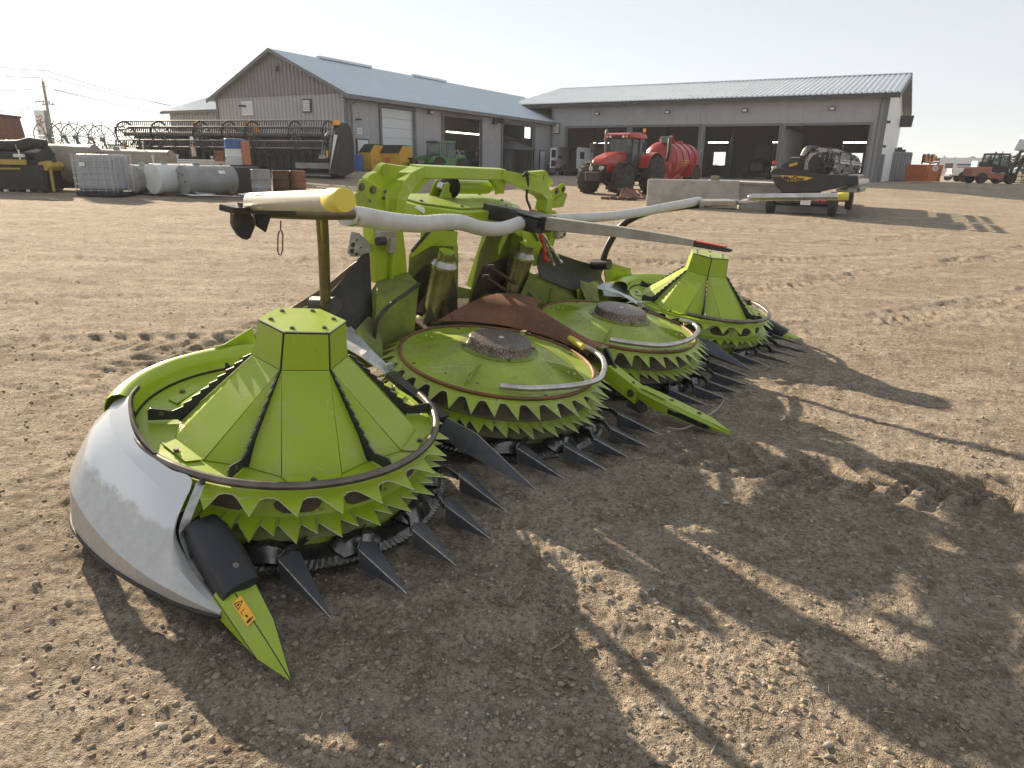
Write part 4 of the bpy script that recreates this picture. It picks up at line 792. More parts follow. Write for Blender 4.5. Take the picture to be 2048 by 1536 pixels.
# ------------------------------------------------------------------ arch bar, housing, cylinder
m = MB(); m.hexa([(1.76, 1.11, 1.345), (2.74, 1.11, 1.345), (2.74, 1.22, 1.345), (1.76, 1.22, 1.345), (1.76, 1.125, 1.425), (2.74, 1.125, 1.425), (2.74, 1.21, 1.425), (1.76, 1.21, 1.425)]); ab = m.build('arch_bar', ['green_paint', 'steel_edge'], HEAD, bevel=0.006)
for s in (-1, 1):
    x0 = 2.25 + s * 0.49; m = MB(); m.plate([(x0, 1.13, 1.343), (x0 - s * 0.16, 1.13, 1.343), (x0 - s * 0.09, 1.13, 1.30), (x0 - s * 0.02, 1.13, 1.235), (x0 + s * 0.02, 1.13, 1.235), (x0 + s * 0.02, 1.13, 1.343)], (0, 0.06, 0)); m.build('arch_gusset', 'green_paint', ab, bevel=0.003)
m = MB(); f1, f2 = 1.90, 2.60
q = [(f1, 0.80, 1.05), (f2, 0.80, 1.05), (2.82, 1.02, 1.05), (2.82, 1.42, 1.05), (1.68, 1.42, 1.05), (1.68, 1.02, 1.05)]
m.plate(q, (0, 0, 0.125)); hs_ = m.build('gear_housing', 'green_paint', HEAD, bevel=0.012, bseg=2)
m = MB(); m.plate([(1.95, 0.86, 1.177), (2.55, 0.86, 1.177), (2.75, 1.05, 1.177), (2.75, 1.38, 1.177), (1.75, 1.38, 1.177), (1.75, 1.05, 1.177)], (0, 0, 0.012)); m.build('housing_lid', 'green_worn', hs_, bevel=0.003)
for x, y in ((1.8, 1.1), (1.8, 1.34), (2.7, 1.1), (2.7, 1.34), (2.0, 0.89), (2.5, 0.89), (2.25, 1.35)): bolt(hs_, (x, y, 1.189), 0.011, 0.010)
m = MB(); m.plate([(1.72, 0.995, 1.03), (1.90, 0.812, 1.03), (1.90, 0.812, 0.93), (1.72, 0.995, 0.90)], (0.012, 0.012, 0)); m.build('housing_skirt', 'green_paint', hs_)
# stickers
Mx = frame_M((1.965, 0.7985, 1.118), (1, 0, 0), (0, 0, 1)); m = MB(); m.plate([tuple(Mx @ Vector((a, b, 0.0))) for a, b in ((-0.05, -0.03), (0.05, -0.03), (0.05, 0.03), (-0.05, 0.03))], (0, -0.0012, 0)); st_ = m.build('warning_sticker', 'sticker_orange', hs_)
m = MB()
for a, b, c_, d_ in ((-0.042, -0.022, -0.006, -0.018), (-0.042, -0.022, -0.036, 0.005), (-0.012, -0.022, -0.006, 0.005), (-0.030, -0.010, -0.018, 0.012), (0.005, 0.016, 0.045, 0.024), (0.010, -0.015, 0.040, 0.010)): m.plate([tuple(Mx @ Vector(v)) for v in ((a, b, 0.0016), (c_, b, 0.0016), (c_, d_, 0.0016), (a, d_, 0.0016))], (0, -0.0008, 0))
m.build('sticker_print', 'sticker_black', st_)
m = MB(); m.plate([LY((829, 415), 1.0), LY((838, 411), 1.0), LY((854, 418), 0.98), LY((847, 427), 0.98)], (0, -0.004, 0.001)); m.build('type_plate', 'sticker_white', hs_)
# hydraulic cylinder with bellows boot
cA, cB = Vector(LY((908, 377), 1.26)), Vector(LY((974, 378), 1.26)); cB.z = cA.z = 1.262
m = MB(); m.tube([cA, cB], 0.052, 24); m.tube([cB, cB + Vector((0.05, 0, 0))], 0.03, 16); cy = m.build('hydraulic_cylinder', 'green_paint', HEAD, smooth=40)
m = MB(); P = []; R_ = []
for i in range(17): P.append(cA + Vector((-0.015 - 0.006 * i, 0, 0))); R_.append((0.084 if i % 2 else 0.072) - 0.0012 * i)
m.tube(P, R_, 28); m.build('bellows_boot', 'rubber', cy, smooth=25)
m = MB(); c0 = cA + Vector((-0.13, 0, 0)); m.tube([c0 + Vector((0, -0.03, 0)), c0 + Vector((0, 0.03, 0))], 0.032, 18); m.build('cylinder_eye', 'worn_steel', cy, smooth=40)
for dy in (-0.055, 0.055):
    m = MB(); m.plate([c0 + Vector((-0.07, dy, -0.08)), c0 + Vector((0.06, dy, -0.08)), c0 + Vector((0.025, dy, 0.03)), c0 + Vector((0, dy, 0.042)), c0 + Vector((-0.025, dy, 0.03))], (0, 0.012, 0)); m.build('cylinder_lug', 'green_paint', cy)
m = MB(); c1 = cB + Vector((0.06, 0, 0)); m.plate([c1 + Vector((-0.02, -0.05, 0.10)), c1 + Vector((0.06, -0.05, 0.10)), c1 + Vector((0.06, -0.05, -0.04)), c1 + Vector((0.0, -0.05, -0.05))], (0, 0.012, 0)); m.build('cylinder_lug', 'green_paint', cy)
# inner wall of the feed opening, right side
m = MB(); m.plate([LX(p, 2.74) for p in ((970, 466), (1040, 446), (1062, 560), (1040, 600), (1000, 602), (937, 573))], (0.01, 0, 0)); fw = m.build('feed_wall', 'green_worn', HEAD)
m = MB(); m.plate([LX(p, 2.733) for p in ((953, 522), (985, 530), (1012, 520), (1035, 515), (1045, 560), (1020, 600), (985, 595), (940, 572))], (-0.003, 0, 0)); m.build('worn_patch', 'bar_grey', fw)
m = MB(); m.bar(LX((938, 572), 2.728), LX((973, 465), 2.728), 0.02, 0.05); m.build('wall_flange', 'green_paint', fw)
for k, (pa, pb) in enumerate((((977, 532), (1040, 573)), ((968, 552), (1030, 594)))):
    a, b = Vector(LY(pa, 0.80)), Vector(LY(pb, 0.80)); m = MB(); m.bar(a, b, 0.035, 0.022); m.bar(a, a + Vector((0.015, -0.04, 0.01)), 0.03, 0.02); m.build('drum_arm', 'mud_dark', HEAD, bevel=0.003)
# folded front skirts right of the opening, stained
m = MB(); m.plate([LY(p, 0.72) for p in ((1057, 556), (1062, 546), (1154, 577), (1186, 563), (1198, 562), (1215, 572), (1285, 612), (1240, 640), (1050, 625), (1042, 590))], (0, 0.012, 0)); m.build('front_skirt', 'green_dirty', HEAD, bevel=0.003)
m = MB(); m.plate([LY(p, 0.66) for p in ((1154, 580), (1190, 563), (1225, 585), (1285, 614), (1235, 632), (1160, 622))], (0, 0.01, 0)); m.build('front_skirt', 'green_worn', HEAD, bevel=0.003)
m = MB(); m.add([LY(p, y) for p, y in (((1203, 566), 0.70), ((1256, 567), 0.70), ((1250, 594), 0.55), ((1207, 592), 0.55), ((1270, 590), 0.62), ((1268, 600), 0.56))], [(0, 1, 2, 3), (1, 4, 5, 2)]); m.build('silver_cover', 'galvanised', HEAD)
m = MB(); m.plate([LY(p, 0.80) for p in ((1208, 530), (1222, 526), (1262, 537), (1262, 552), (1240, 560), (1212, 566))], (0, 0.01, 0)); m.build('post_bracket', 'green_worn', HEAD)

# ------------------------------------------------------------------ push bar: pipes, hoses, centre bar
for MIRROR in (None, 4.5):
    r0, f0 = Vector((-0.300, -0.12, 1.442)), Vector((-0.508, -0.905, 1.602)); ax = (f0 - r0).normalized()
    m = MB(); m.tube([r0 - ax * 0.012, r0, r0 + ax * 0.02, f0], [0.016, 0.026, 0.0315, 0.0315], 28); pp = m.build('push_pipe', 'pipe_beige' if MIRROR is None else 'rail_bright', HEAD, smooth=40)
    m = MB(); m.tube([f0 - ax * 0.085, f0 - ax * 0.083, f0 + ax * 0.004, f0 + ax * 0.007], [0.0322, 0.0338, 0.0338, 0.0318], 32); m.build('pipe_cap', 'cap_yellow', pp, smooth=40)
    for k in range(2):
        c0 = r0 + ax * (0.17 + 0.0 * k); n_ = Vector((-0.75, -0.25, 0.0 + 0.6 * (1 - 2 * k))).normalized(); n_ = (n_ - ax * n_.dot(ax)).normalized(); s_ = ax.cross(n_)
        m = MB(); m.plate([c0 + n_ * 0.0317 + ax * a * 0.03 + s_ * b * 0.003 for a, b in ((-1, -1), (1, -1), (1, 1), (-1, 1))], n_ * 0.0006); m.build('pipe_slot', 'black_gap' if k == 0 else 'sticker_white', pp)
    # carrier tube and bracket under the pipe
    m = MB(); m.tube(smoothpath([(0.30, 0.03, 1.352), (0.12, -0.02, 1.366), (-0.06, -0.06, 1.382), (-0.22, -0.09, 1.398)], 4), 0.025, 16); ct = m.build('carrier_tube', 'post_brown' if MIRROR is None else 'rail_dark', HEAD, smooth=50)
    m = MB(); m.bar((-0.10, -0.075, 1.398), (-0.42, -0.16, 1.425), 0.07, 0.022); m.build('pipe_bracket', 'black_steel' if MIRROR is None else 'rail_bright', ct, bevel=0.003)
    for t in (0.15, 0.8):
        p = Vector((-0.10, -0.075, 1.412)).lerp(Vector((-0.42, -0.16, 1.437)), t); m = MB(); m.tube([p - Vector((0, 0, 0.02)), p + Vector((0, 0, 0.012))], 0.010, 8); m.build('bracket_bolt', 'bolt_steel', ct)
MIRROR = None
for MIRROR in (4.5,):
    m = MB(); m.hexa([(0.42, 0.02, 1.345), (0.36, 0.12, 1.345), (-0.06, -0.02, 1.375), (-0.02, -0.12, 1.375), (0.42, 0.02, 1.385), (0.36, 0.12, 1.385), (-0.06, -0.02, 1.412), (-0.02, -0.12, 1.412)]); m.build('push_bar_plate', 'bar_grey', HEAD, bevel=0.006)
MIRROR = None
# hanging rubber stops and chain link under the near pipe
c0 = Vector((-0.335, -0.13, 1.385)); m = MB(); m.plate([c0 + Vector(v) for v in ((-0.035, 0, 0.02), (0.03, 0, 0.025), (0.055, 0, -0.03), (0.03, 0, -0.085), (-0.005, 0, -0.08), (-0.035, 0, -0.035))], (0.01, 0.05, 0)); m.build('rubber_stop', 'rubber', HEAD, bevel=0.008)
c0 = Vector((-0.245, -0.11, 1.375)); m = MB(); m.plate([c0 + Vector(v) for v in ((-0.03, 0, 0.02), (0.045, 0, 0.02), (0.02, 0, -0.055), (-0.02, 0, -0.03))], (0.01, 0.04, 0)); m.build('rubber_stop', 'rubber', HEAD, bevel=0.004)
c0 = Vector((-0.19, -0.15, 1.345)); m = MB(); m.tube([c0 + Vector((0.011 * math.cos(t) , 0, -0.055 + 0.030 * math.sin(t) + (0.018 if math.sin(t) > 0 else -0.018))) for t in [2 * PI * k / 16 for k in range(16)]], 0.003, 6, closed=True); m.tube([c0 + Vector((0, 0, 0.03)), c0 + Vector((0, 0, -0.01))], 0.003, 6); m.build('chain_link', 'bolt_steel', HEAD)
# white corrugated hose, near side: fine rings
hp = [((690, 431), 0.06), ((725, 434), 0.10), ((760, 440), 0.14), ((800, 445), 0.19), ((845, 448), 0.25), ((890, 444), 0.30), ((925, 446), 0.34), ((960, 456), 0.38), ((1000, 458), 0.42), ((1032, 449), 0.45), ((1052, 441), 0.47)]
def ring_hose(px, name, r0, r1, nseg):
    P = smoothpath([LY(p, y) for p, y in px], nseg); R_ = []; n = len(P)
    for i in range(n): t = i / (n - 1); R_.append((r0 + (r1 - r0) * t) * (1.0 if i % 2 else 0.968))
    m = MB(); m.tube(P, R_, 22); return m.build(name, 'hose_white', HEAD, smooth=60)
ring_hose(hp, 'white_hose', 0.047, 0.047, 9)
hp2 = [((1398, 402), 0.087), ((1330, 415), 0.14), ((1270, 426), 0.20), ((1215, 433), 0.27), ((1160, 436), 0.34), ((1110, 438), 0.40), ((1085, 442), 0.43)]
ring_hose(hp2, 'white_hose', 0.036, 0.036, 9)
# centre bar
def sect(y, z, hw, h): return [(2.25 - hw, y, z - h / 2), (2.25 + hw, y, z - h / 2), (2.25 + hw, y, z + h / 2), (2.25 - hw, y, z + h / 2)]
def sweep(name, S, mname, parent=HEAD, bevel=0.003):
    m = MB(); rows = [sect(*s) for s in S]; m.grid(rows, closed=True); m.add(rows[0], [(0, 1, 2, 3)]); m.add(rows[-1], [(0, 1, 2, 3)]); return m.build(name, mname, parent, bevel=bevel)
cb = sweep('centre_bar', [(0.86, 1.165, 0.055, 0.11), (0.30, 1.188, 0.048, 0.095)], 'black_steel')
sweep('bar_blade', [(0.305, 1.190, 0.040, 0.088), (-0.26, 1.258, 0.030, 0.068), (-0.60, 1.292, 0.026, 0.052), (-0.78, 1.306, 0.024, 0.038)], 'bar_grey', cb)
sweep('bar_tip', [(-0.782, 1.300, 0.024, 0.028), (-0.98, 1.312, 0.022, 0.022), (-1.01, 1.316, 0.014, 0.014)], 'black_steel', cb)
sweep('bar_tip', [(-0.782, 1.319, 0.022, 0.008), (-0.97, 1.328, 0.020, 0.007)], 'red_paint', cb, 0.001)
m = MB(); m.box((2.25, 0.42, 1.165), (0.20, 0.18, 0.10)); m.box((2.25, 0.42, 1.225), (0.24, 0.20, 0.012)); cl = m.build('hose_clamp', 'black_steel', cb, bevel=0.006)
for x, z in ((2.19, 1.15), (2.30, 1.15), (2.19, 1.19)): bolt(cl, (x, 0.329, z), 0.008, 0.006, (0, -1, 0))
# hydraulic hoses with couplings
for k, (pts, mn) in enumerate(((((1080, 462), (1092, 490), (1100, 510), (1107, 531)), 'worn_steel'), (((1083, 465), (1100, 492), (1112, 510), (1122, 525)), 'worn_steel'), (((1078, 462), (1088, 495), (1090, 515), (1097, 522)), 'red_paint'))):
    P = smoothpath([LY(p, 0.62 - 0.03 * k) for p in pts], 5); m = MB(); m.tube(P, [0.009 + (0.007 if (i // 2) % 2 else 0) for i in range(len(P))], 10); m.build('hydraulic_coupling', mn, HEAD)
for k in range(2):
    P = smoothpath([LY(p, 1.0 + 0.02 * k) for p in ((1046, 352), (1054, 345 + 4 * k), (1056, 370), (1053, 395), (1060, 415), (1063, 430))], 5); m = MB(); m.tube(P, 0.010, 8); m.build('hydraulic_hose', 'rubber', HEAD, smooth=60)
m = MB(); m.box(LY((1066, 423), 0.95), (0.05, 0.03, 0.03)); m.build('hose_tag', 'red_paint', HEAD)
# hose clamps and printed line on the white hoses
for q, y in (((700, 431), 0.075), ((1040, 446), 0.46)):
    c0 = Vector(LY(q, y)); q2 = (q[0] + 8, q[1] + (1 if q[0] < 800 else -3)); d_ = (Vector(LY(q2, y + 0.01)) - c0).normalized(); m = MB(); m.tube([c0 - d_ * 0.012, c0 + d_ * 0.012], 0.0495, 24); m.build('hose_band', 'worn_steel', HEAD, smooth=40)
a_, b_ = Vector(LY((1008, 444), 0.425)), Vector(LY((1036, 441), 0.455)); m = MB(); 
for k in range(9): p_ = a_.lerp(b_, (k + 0.2) / 9); d_ = (b_ - a_) / 9 * 0.6; n_ = Vector((-0.25, -0.045, 0.012)).normalized() * 0.049; m.plate([p_ + n_ * 0.05, p_ + d_ + n_ * 0.05, p_ + d_ + n_ * 0.05 + Vector((0, 0, 0.008)), p_ + n_ * 0.05 + Vector((0, 0, 0.008))], n_ * 0.02)

# ================================================================== buildings
mat('cladding_grey', (0.345, 0.350, 0.365), 0.50, var=0.05, scale=1.5, dust=0.22, dcol=(0.27, 0.25, 0.23), dscale=0.5)
mat('cladding_corr', (0.385, 0.388, 0.392), 0.50, var=0.05, scale=1.5, dust=0.15, dcol=(0.27, 0.23, 0.19), dscale=0.6)
mat('cladding_dark', (0.215, 0.214, 0.217), 0.50, var=0.05, scale=1.5)
mat('cladding_white', (0.66, 0.67, 0.68), 0.45, var=0.03, scale=1)
mat('trim_dark', (0.050, 0.050, 0.053), 0.5, var=0.1)
mat('trim_mid', (0.15, 0.153, 0.158), 0.5, var=0.1)
mat('roof_metal', (0.60, 0.65, 0.69), 0.34, 0.55, var=0.06, scale=1.2, dust=0.12, dcol=(0.35, 0.34, 0.32), dscale=0.5)
mat('roof_left', (0.47, 0.55, 0.62), 0.36, 0.45, var=0.05, scale=1.0, dust=0.1, dcol=(0.3, 0.3, 0.3), dscale=0.5)
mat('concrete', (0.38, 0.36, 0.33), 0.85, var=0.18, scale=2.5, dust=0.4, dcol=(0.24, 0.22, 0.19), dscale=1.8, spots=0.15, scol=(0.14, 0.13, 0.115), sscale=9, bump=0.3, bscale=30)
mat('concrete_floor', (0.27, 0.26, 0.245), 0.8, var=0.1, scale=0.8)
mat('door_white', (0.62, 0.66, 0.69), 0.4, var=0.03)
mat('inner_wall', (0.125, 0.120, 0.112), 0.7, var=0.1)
mat('pane_dark', (0.03, 0.033, 0.035), 0.08, var=0.1)
mat('blue_paint', (0.035, 0.09, 0.26), 0.45, var=0.1)
mat('white_paint', (0.70, 0.71, 0.70), 0.4, var=0.04)
emit('tube_light', (1.0, 0.97, 0.88), 5.0); emit('warm_tube', (1.0, 0.90, 0.66), 3.2)
ER = np.array([0.8616, -0.5075, 0]); NR = np.array([0.5075, 0.8616, 0]); RB = np.array([3.0, 63.0, PAD]); RLEN = 25.36; RW = 18.0; REAVE = 5.75
_pk = RB + ER * (RLEN + 0.5) + NR * (RW / 2); _r = ray((1806, 147)); RRIDGE = float(CAM_H + _r[2] / _r[1] * _pk[1] - PAD)
EL = np.array([0.491, 0.871, 0]); NL = np.array([-0.871, 0.491, 0]); LB = np.array([-9.4, 41.0, PAD]); LLEN = 25.25; LW = 10.5; LEAVE = 4.5; LRIDGE = 6.85
def frameM(o, e, n):   # local x along the wall, y into the building, z up
    return Matrix(((e[0], n[0], 0, o[0]), (e[1], n[1], 0, o[1]), (0, 0, 1, o[2]), (0, 0, 0, 1)))
def wall_px(px, o, e, n, depth=0.0):
    r = ray(px); nn = np.array([n[0], n[1], 0]); o2 = o + nn * depth; t = ((o2 - CAMP) @ nn) / (r @ nn); X = CAMP + r * t - o; return float(X @ e), float(X[2])
def wall_panels(parent, s0, s1, h, doors, y, mname, wid=1.12, th=0.08, name='wall_panel', side=1):
    """front wall as separate sheets, cut round the door openings"""
    cuts = sorted({s0, s1, *[d[0] for d in doors], *[d[1] for d in doors]}); cache = {}
    for a, b in zip(cuts[:-1], cuts[1:]):
        dr = [d for d in doors if a >= d[0] - 1e-6 and b <= d[1] + 1e-6]; z0 = dr[0][2] if dr else 0.0
        n = max(1, round((b - a) / wid)); w_ = (b - a) / n
        for i in range(n):
            key = (round(w_, 3), round(z0, 3))
            if key not in cache:
                m = MB(); g = 0.012
                m.hexa([(g, 0, z0), (w_ - g, 0, z0), (w_ - g, th, z0), (g, th, z0), (g, 0, h), (w_ - g, 0, h), (w_ - g, th, h), (g, th, h)])
                m.box((w_ / 2, th / 2 + 0.012, (z0 + h) / 2), (w_, th * 0.8, h - z0 - 0.01)); cache[key] = m.mesh(name, mname)
            o = link(name, cache[key], parent); o.location = (a + w_ * i, y, 0)
def door_trim(parent, a, b, h, y=-0.06, w_=0.16):
    for c, s in (((a + w_ / 2 - w_, y, h / 2), (w_, 0.12, h)), ((b + w_ / 2, y, h / 2), (w_, 0.12, h)), (((a + b) / 2, y, h + w_ / 2), (b - a + 2 * w_, 0.12, w_))):
        m = MB(); m.box(c, s); m.build('door_trim', 'trim_mid', parent)
def rib_sheet(L, w_, nrib, rh, name, mname, rw=0.05):
    m = MB(); prof = [(0, 0)]
    for k in range(nrib):
        c = w_ * (k + 0.5) / nrib; prof += [(c - rw, 0), (c - rw * 0.55, rh), (c + rw * 0.55, rh), (c + rw, 0)]
    prof.append((w_, 0)); m.grid([[(x, 0, z) for x, z in prof], [(x, L, z) for x, z in prof]]); m.add([(0, 0, -0.02), (w_, 0, -0.02), (w_, L, -0.02), (0, L, -0.02)], [(0, 1, 2, 3)])
    return m.mesh(name, mname)
def roof_slope(parent, s0, s1, eave, ridge, wid, nrib, mname, rh=0.035):
    """eave=(y,z) ridge=(y,z) in wall space"""
    L = math.hypot(ridge[0] - eave[0], ridge[1] - eave[1]); n = round((s1 - s0) / wid); w_ = (s1 - s0) / n; me = rib_sheet(L, w_, nrib, rh, 'roof_sheet', mname)
    ang = math.atan2(ridge[1] - eave[1], ridge[0] - eave[0])
    for i in range(n):
        o = link('roof_sheet', me, parent); o.location = (s0 + w_ * i, eave[0], eave[1]); o.rotation_euler = (ang, 0, 0)
        if abs(ang) > PI / 2: o.location.x += w_ * 0; 
def lamp(parent, x, z, y=-0.12):
    m = MB(); m.box((x, y, z), (0.42, 0.22, 0.26), taper=(0.8, 0.7)); l = m.build('wall_lamp', 'trim_dark', parent)
    m = MB(); m.box((x, y - 0.115, z - 0.02), (0.28, 0.03, 0.15)); m.build('lamp_lens', 'white_paint', l)
def louvre(parent, x, z, w_, h):
    m = MB(); m.box((x, -0.04, z), (w_ + 0.16, 0.08, h + 0.16)); l = m.build('louvre_vent', 'trim_dark', parent)
    n = 7
    for k in range(n):
        m = MB(); zz_ = z - h / 2 + h * (k + 0.5) / n; m.hexa([(x - w_ / 2, -0.14, zz_ - h / n * 0.45), (x + w_ / 2, -0.14, zz_ - h / n * 0.45), (x + w_ / 2, -0.085, zz_ - h / n * 0.2), (x - w_ / 2, -0.085, zz_ - h / n * 0.2), (x - w_ / 2, -0.12, zz_ + h / n * 0.25), (x + w_ / 2, -0.12, zz_ + h / n * 0.25), (x + w_ / 2, -0.083, zz_ + h / n * 0.45), (x - w_ / 2, -0.083, zz_ + h / n * 0.45)]); m.build('slat', 'white_paint', l)

# ---- right hand workshop
WR = bpy.data.objects.new('workshop', None); COL.objects.link(WR); WR.matrix_world = frameM(RB, ER, NR); tag(WR, 'long grey workshop with four open bay doors and ribbed metal roof', 'building')
RD = [(1.52, 6.91, 3.83), (7.33, 12.78, 3.83), (13.24, 18.66, 3.80), (19.08, 24.55, 3.78)]
wall_panels(WR, -0.02, RLEN, REAVE, RD, 0, 'cladding_grey')
for a, b, h in RD: door_trim(WR, a, b, h)
def back_wall(parent, s0, s1, h, y, holes, mname, th=0.1):
    xs = sorted({s0, s1, *[q[0] for q in holes], *[q[1] for q in holes]})
    m = MB()
    for a, b in zip(xs[:-1], xs[1:]):
        hh = [q for q in holes if a >= q[0] - 1e-6 and b <= q[1] + 1e-6]
        segs = [(0, hh[0][2]), (hh[0][3], h)] if hh else [(0, h)]
        for z0, z1 in segs:
            if z1 - z0 > 0.02: m.box(((a + b) / 2, y + th / 2, (z0 + z1) / 2), (b - a, th, z1 - z0))
    return m.build('back_wall', mname, parent)
holes = []
for a, b in (((1428, 304), (1449, 331)), ((1693, 306), (1724, 345))):
    p, q = wall_px(a, RB, ER, NR, RW), wall_px(b, RB, ER, NR, RW); holes.append((p[0], q[0], max(0.05, q[1]), p[1]))
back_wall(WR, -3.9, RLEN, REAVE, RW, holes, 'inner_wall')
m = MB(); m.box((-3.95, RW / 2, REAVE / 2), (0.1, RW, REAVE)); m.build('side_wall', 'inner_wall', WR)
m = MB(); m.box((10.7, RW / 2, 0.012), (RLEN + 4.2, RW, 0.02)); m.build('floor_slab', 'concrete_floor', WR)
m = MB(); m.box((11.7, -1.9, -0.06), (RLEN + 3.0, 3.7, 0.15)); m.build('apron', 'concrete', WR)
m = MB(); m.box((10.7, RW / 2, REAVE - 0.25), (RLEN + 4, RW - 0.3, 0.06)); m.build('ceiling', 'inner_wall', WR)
# gable end, white: body plus pediment
m = MB(); m.plate([(RLEN + 0.002, 0.02, 0), (RLEN + 0.002, RW, 0), (RLEN + 0.002, RW, REAVE), (RLEN + 0.002, RW / 2, RRIDGE - 0.15), (RLEN + 0.002, 0.02, REAVE)], (0.08, 0, 0)); m.build('gable_wall', 'cladding_white', WR)
m = MB(); m.box((RLEN + 0.02, -0.03, REAVE / 2), (0.28, 0.14, REAVE)); m.build('corner_trim', 'trim_mid', WR)
roof_slope(WR, -3.9, RLEN + 0.75, (-0.75, REAVE - 0.02), (RW / 2, RRIDGE), 1.06, 3, 'roof_metal', 0.09)
m = MB(); m.plate([(-3.9, RW / 2, RRIDGE), (RLEN + 0.75, RW / 2, RRIDGE), (RLEN + 0.75, RW + 0.75, REAVE - 0.02), (-3.9, RW + 0.75, REAVE - 0.02)], (0, 0, -0.05)); m.build('rear_roof', 'roof_metal', WR)
m = MB(); m.bar((-3.9, RW / 2, RRIDGE + 0.03), (RLEN + 0.75, RW / 2, RRIDGE + 0.03), 0.4, 0.06); m.build('ridge_cap', 'roof_metal', WR)
m = MB(); m.box(((RLEN - 3.15) / 2, -0.70, REAVE - 0.17), (RLEN + 4.6, 0.10, 0.26)); m.build('fascia', 'trim_dark', WR)
m = MB(); m.box(((RLEN - 3.2) / 2, -0.33, REAVE - 0.23), (RLEN + 4.4, 0.62, 0.03)); m.build('soffit', 'trim_dark', WR)
for y0, y1, z0, z1 in ((-0.75, RW / 2, REAVE - 0.15, RRIDGE - 0.13), (RW + 0.75, RW / 2, REAVE - 0.15, RRIDGE - 0.13)):
    m = MB(); m.plate([(RLEN + 0.74, y0, z0), (RLEN + 0.74, y1, z1), (RLEN + 0.74, y1, z1 - 0.26), (RLEN + 0.74, y0, z0 - 0.26)], (-0.05, 0, 0)); m.build('verge_board', 'trim_dark', WR)
    m = MB(); m.plate([(RLEN + 0.70, y0, z0 - 0.2), (RLEN + 0.70, y1, z1 - 0.2), (RLEN + 0.06, y1, z1 - 0.2), (RLEN + 0.06, y0, z0 - 0.2)], (0, 0, 0.03)); m.build('verge_soffit', 'trim_mid', WR)
for q in ((1196, 227), (1336, 224), (1491, 220.5), (1665, 217)): s, z = wall_px(q, RB, ER, NR); lamp(WR, s, z)
s, z = wall_px((1113, 257), RB, ER, NR); louvre(WR, s, z, 0.55, 0.75)
m = MB(); m.cyl((0.12, -0.12, 0.0), (0.12, -0.12, REAVE - 0.2), 0.07, 10); m.build('downpipe', 'trim_mid', WR)
m = MB(); m.cyl((RLEN - 0.35, -0.14, 0.0), (RLEN - 0.35, -0.14, REAVE - 0.2), 0.06, 10); m.build('downpipe', 'trim_mid', WR)
for (a, b) in (((1187, 286), (1218, 286)), ((1416, 285), (1457, 285)), ((1545, 284.5), (1562, 284.5)), ((1686, 285), (1734, 285))):
    p, q = wall_px(a, RB, ER, NR, 9.0), wall_px(b, RB, ER, NR, 9.0); n = 2 if q[0] - p[0] > 1.5 else 1
    for k in range(n):
        x0, x1 = p[0] + (q[0] - p[0]) * k / n + 0.03, p[0] + (q[0] - p[0]) * (k + 1) / n - 0.03; m = MB(); m.box(((x0 + x1) / 2, 9.0, p[1]), (x1 - x0, 0.12, 0.07)); m.build('strip_light', 'tube_light', WR)
for s in (7.12, 13.0, 18.87): m = MB(); m.box((s, 9.4, 2.6), (0.3, 0.3, 5.2)); m.build('column', 'trim_dark', WR)
m = MB(); m.box((19.0, 4.0, 1.8), (0.12, 7.6, 3.6)); m.build('bay_divider', 'cladding_corr', WR)
# floodlight and fittings on the gable end
for y, z in ((1.0, 4.0), (0.5, 2.4)): m = MB(); m.box((RLEN + 0.2, y, z), (0.25, 0.15, 0.16)); m.build('wall_fitting', 'trim_dark', WR)
m = MB(); m.box((RLEN + 0.55, 16.0, 4.9), (0.9, 0.7, 0.9), taper=(1.15, 1.0)); m.build('flood_lamp', 'trim_dark', WR)
m = MB(); m.box((RLEN + 0.18, 1.6, 0.95), (0.2, 1.3, 1.9)); m.build('wall_box', 'trim_mid', WR)

# ---- left hand barn with gable to the yard
WL = bpy.data.objects.new('barn', None); COL.objects.link(WL); WL.matrix_world = frameM(LB, EL, NL); tag(WL, 'grey corrugated barn with dark gable, blue-grey roof and white overhead door', 'building')
LD = [(2.86, 6.0, 3.88), (9.18, 13.85, 3.82), (16.93, 21.95, 3.74)]
wall_panels(WL, 0.0, LLEN, LEAVE, LD, 0, 'cladding_grey')
for a, b, h in LD: door_trim(WL, a, b, h)
def corr(parent, pts_fn, w_, name, mname, z0, z1fn, pitch=0.30, x=0.0, y0=0.0):
    """ribbed sheet wall along y (gable): z1fn gives the top height at y"""
    m = MB(); ys = []; n = int(w_ / pitch)
    for k in range(n): c = k * pitch; ys += [(c, 0), (c + pitch * 0.38, 0), (c + pitch * 0.5, 0.055), (c + pitch * 0.88, 0.055)]
    ys.append((w_, 0)); m.grid([[(x - d, y0 + y, z0) for y, d in ys], [(x - d, y0 + y, z1fn(y0 + y)) for y, d in ys]]); return m.build(name, mname, parent)
corr(WL, None, LW, 'gable_cladding', 'cladding_corr', 0.55, lambda y: LEAVE - 0.15)
roofz = lambda y: LEAVE - 0.02 + (LRIDGE - LEAVE) * (1 - abs(y - LW / 2) / (LW / 2))
corr(WL, None, LW, 'gable_cladding', 'cladding_dark', LEAVE - 0.15, lambda y: max(LEAVE - 0.14, roofz(y) - 0.05), x=-0.03)
m = MB(); m.box((0.02, LW / 2, 0.26), (0.12, LW, 0.56)); m.build('plinth', 'concrete', WL)
m = MB(); m.box((-0.03, 0.02, LEAVE / 2), (0.16, 0.16, LEAVE)); m.build('corner_trim', 'trim_mid', WL)
m = MB(); m.box((-0.03, LW, LEAVE / 2), (0.16, 0.14, LEAVE)); m.build('corner_trim', 'trim_mid', WL)
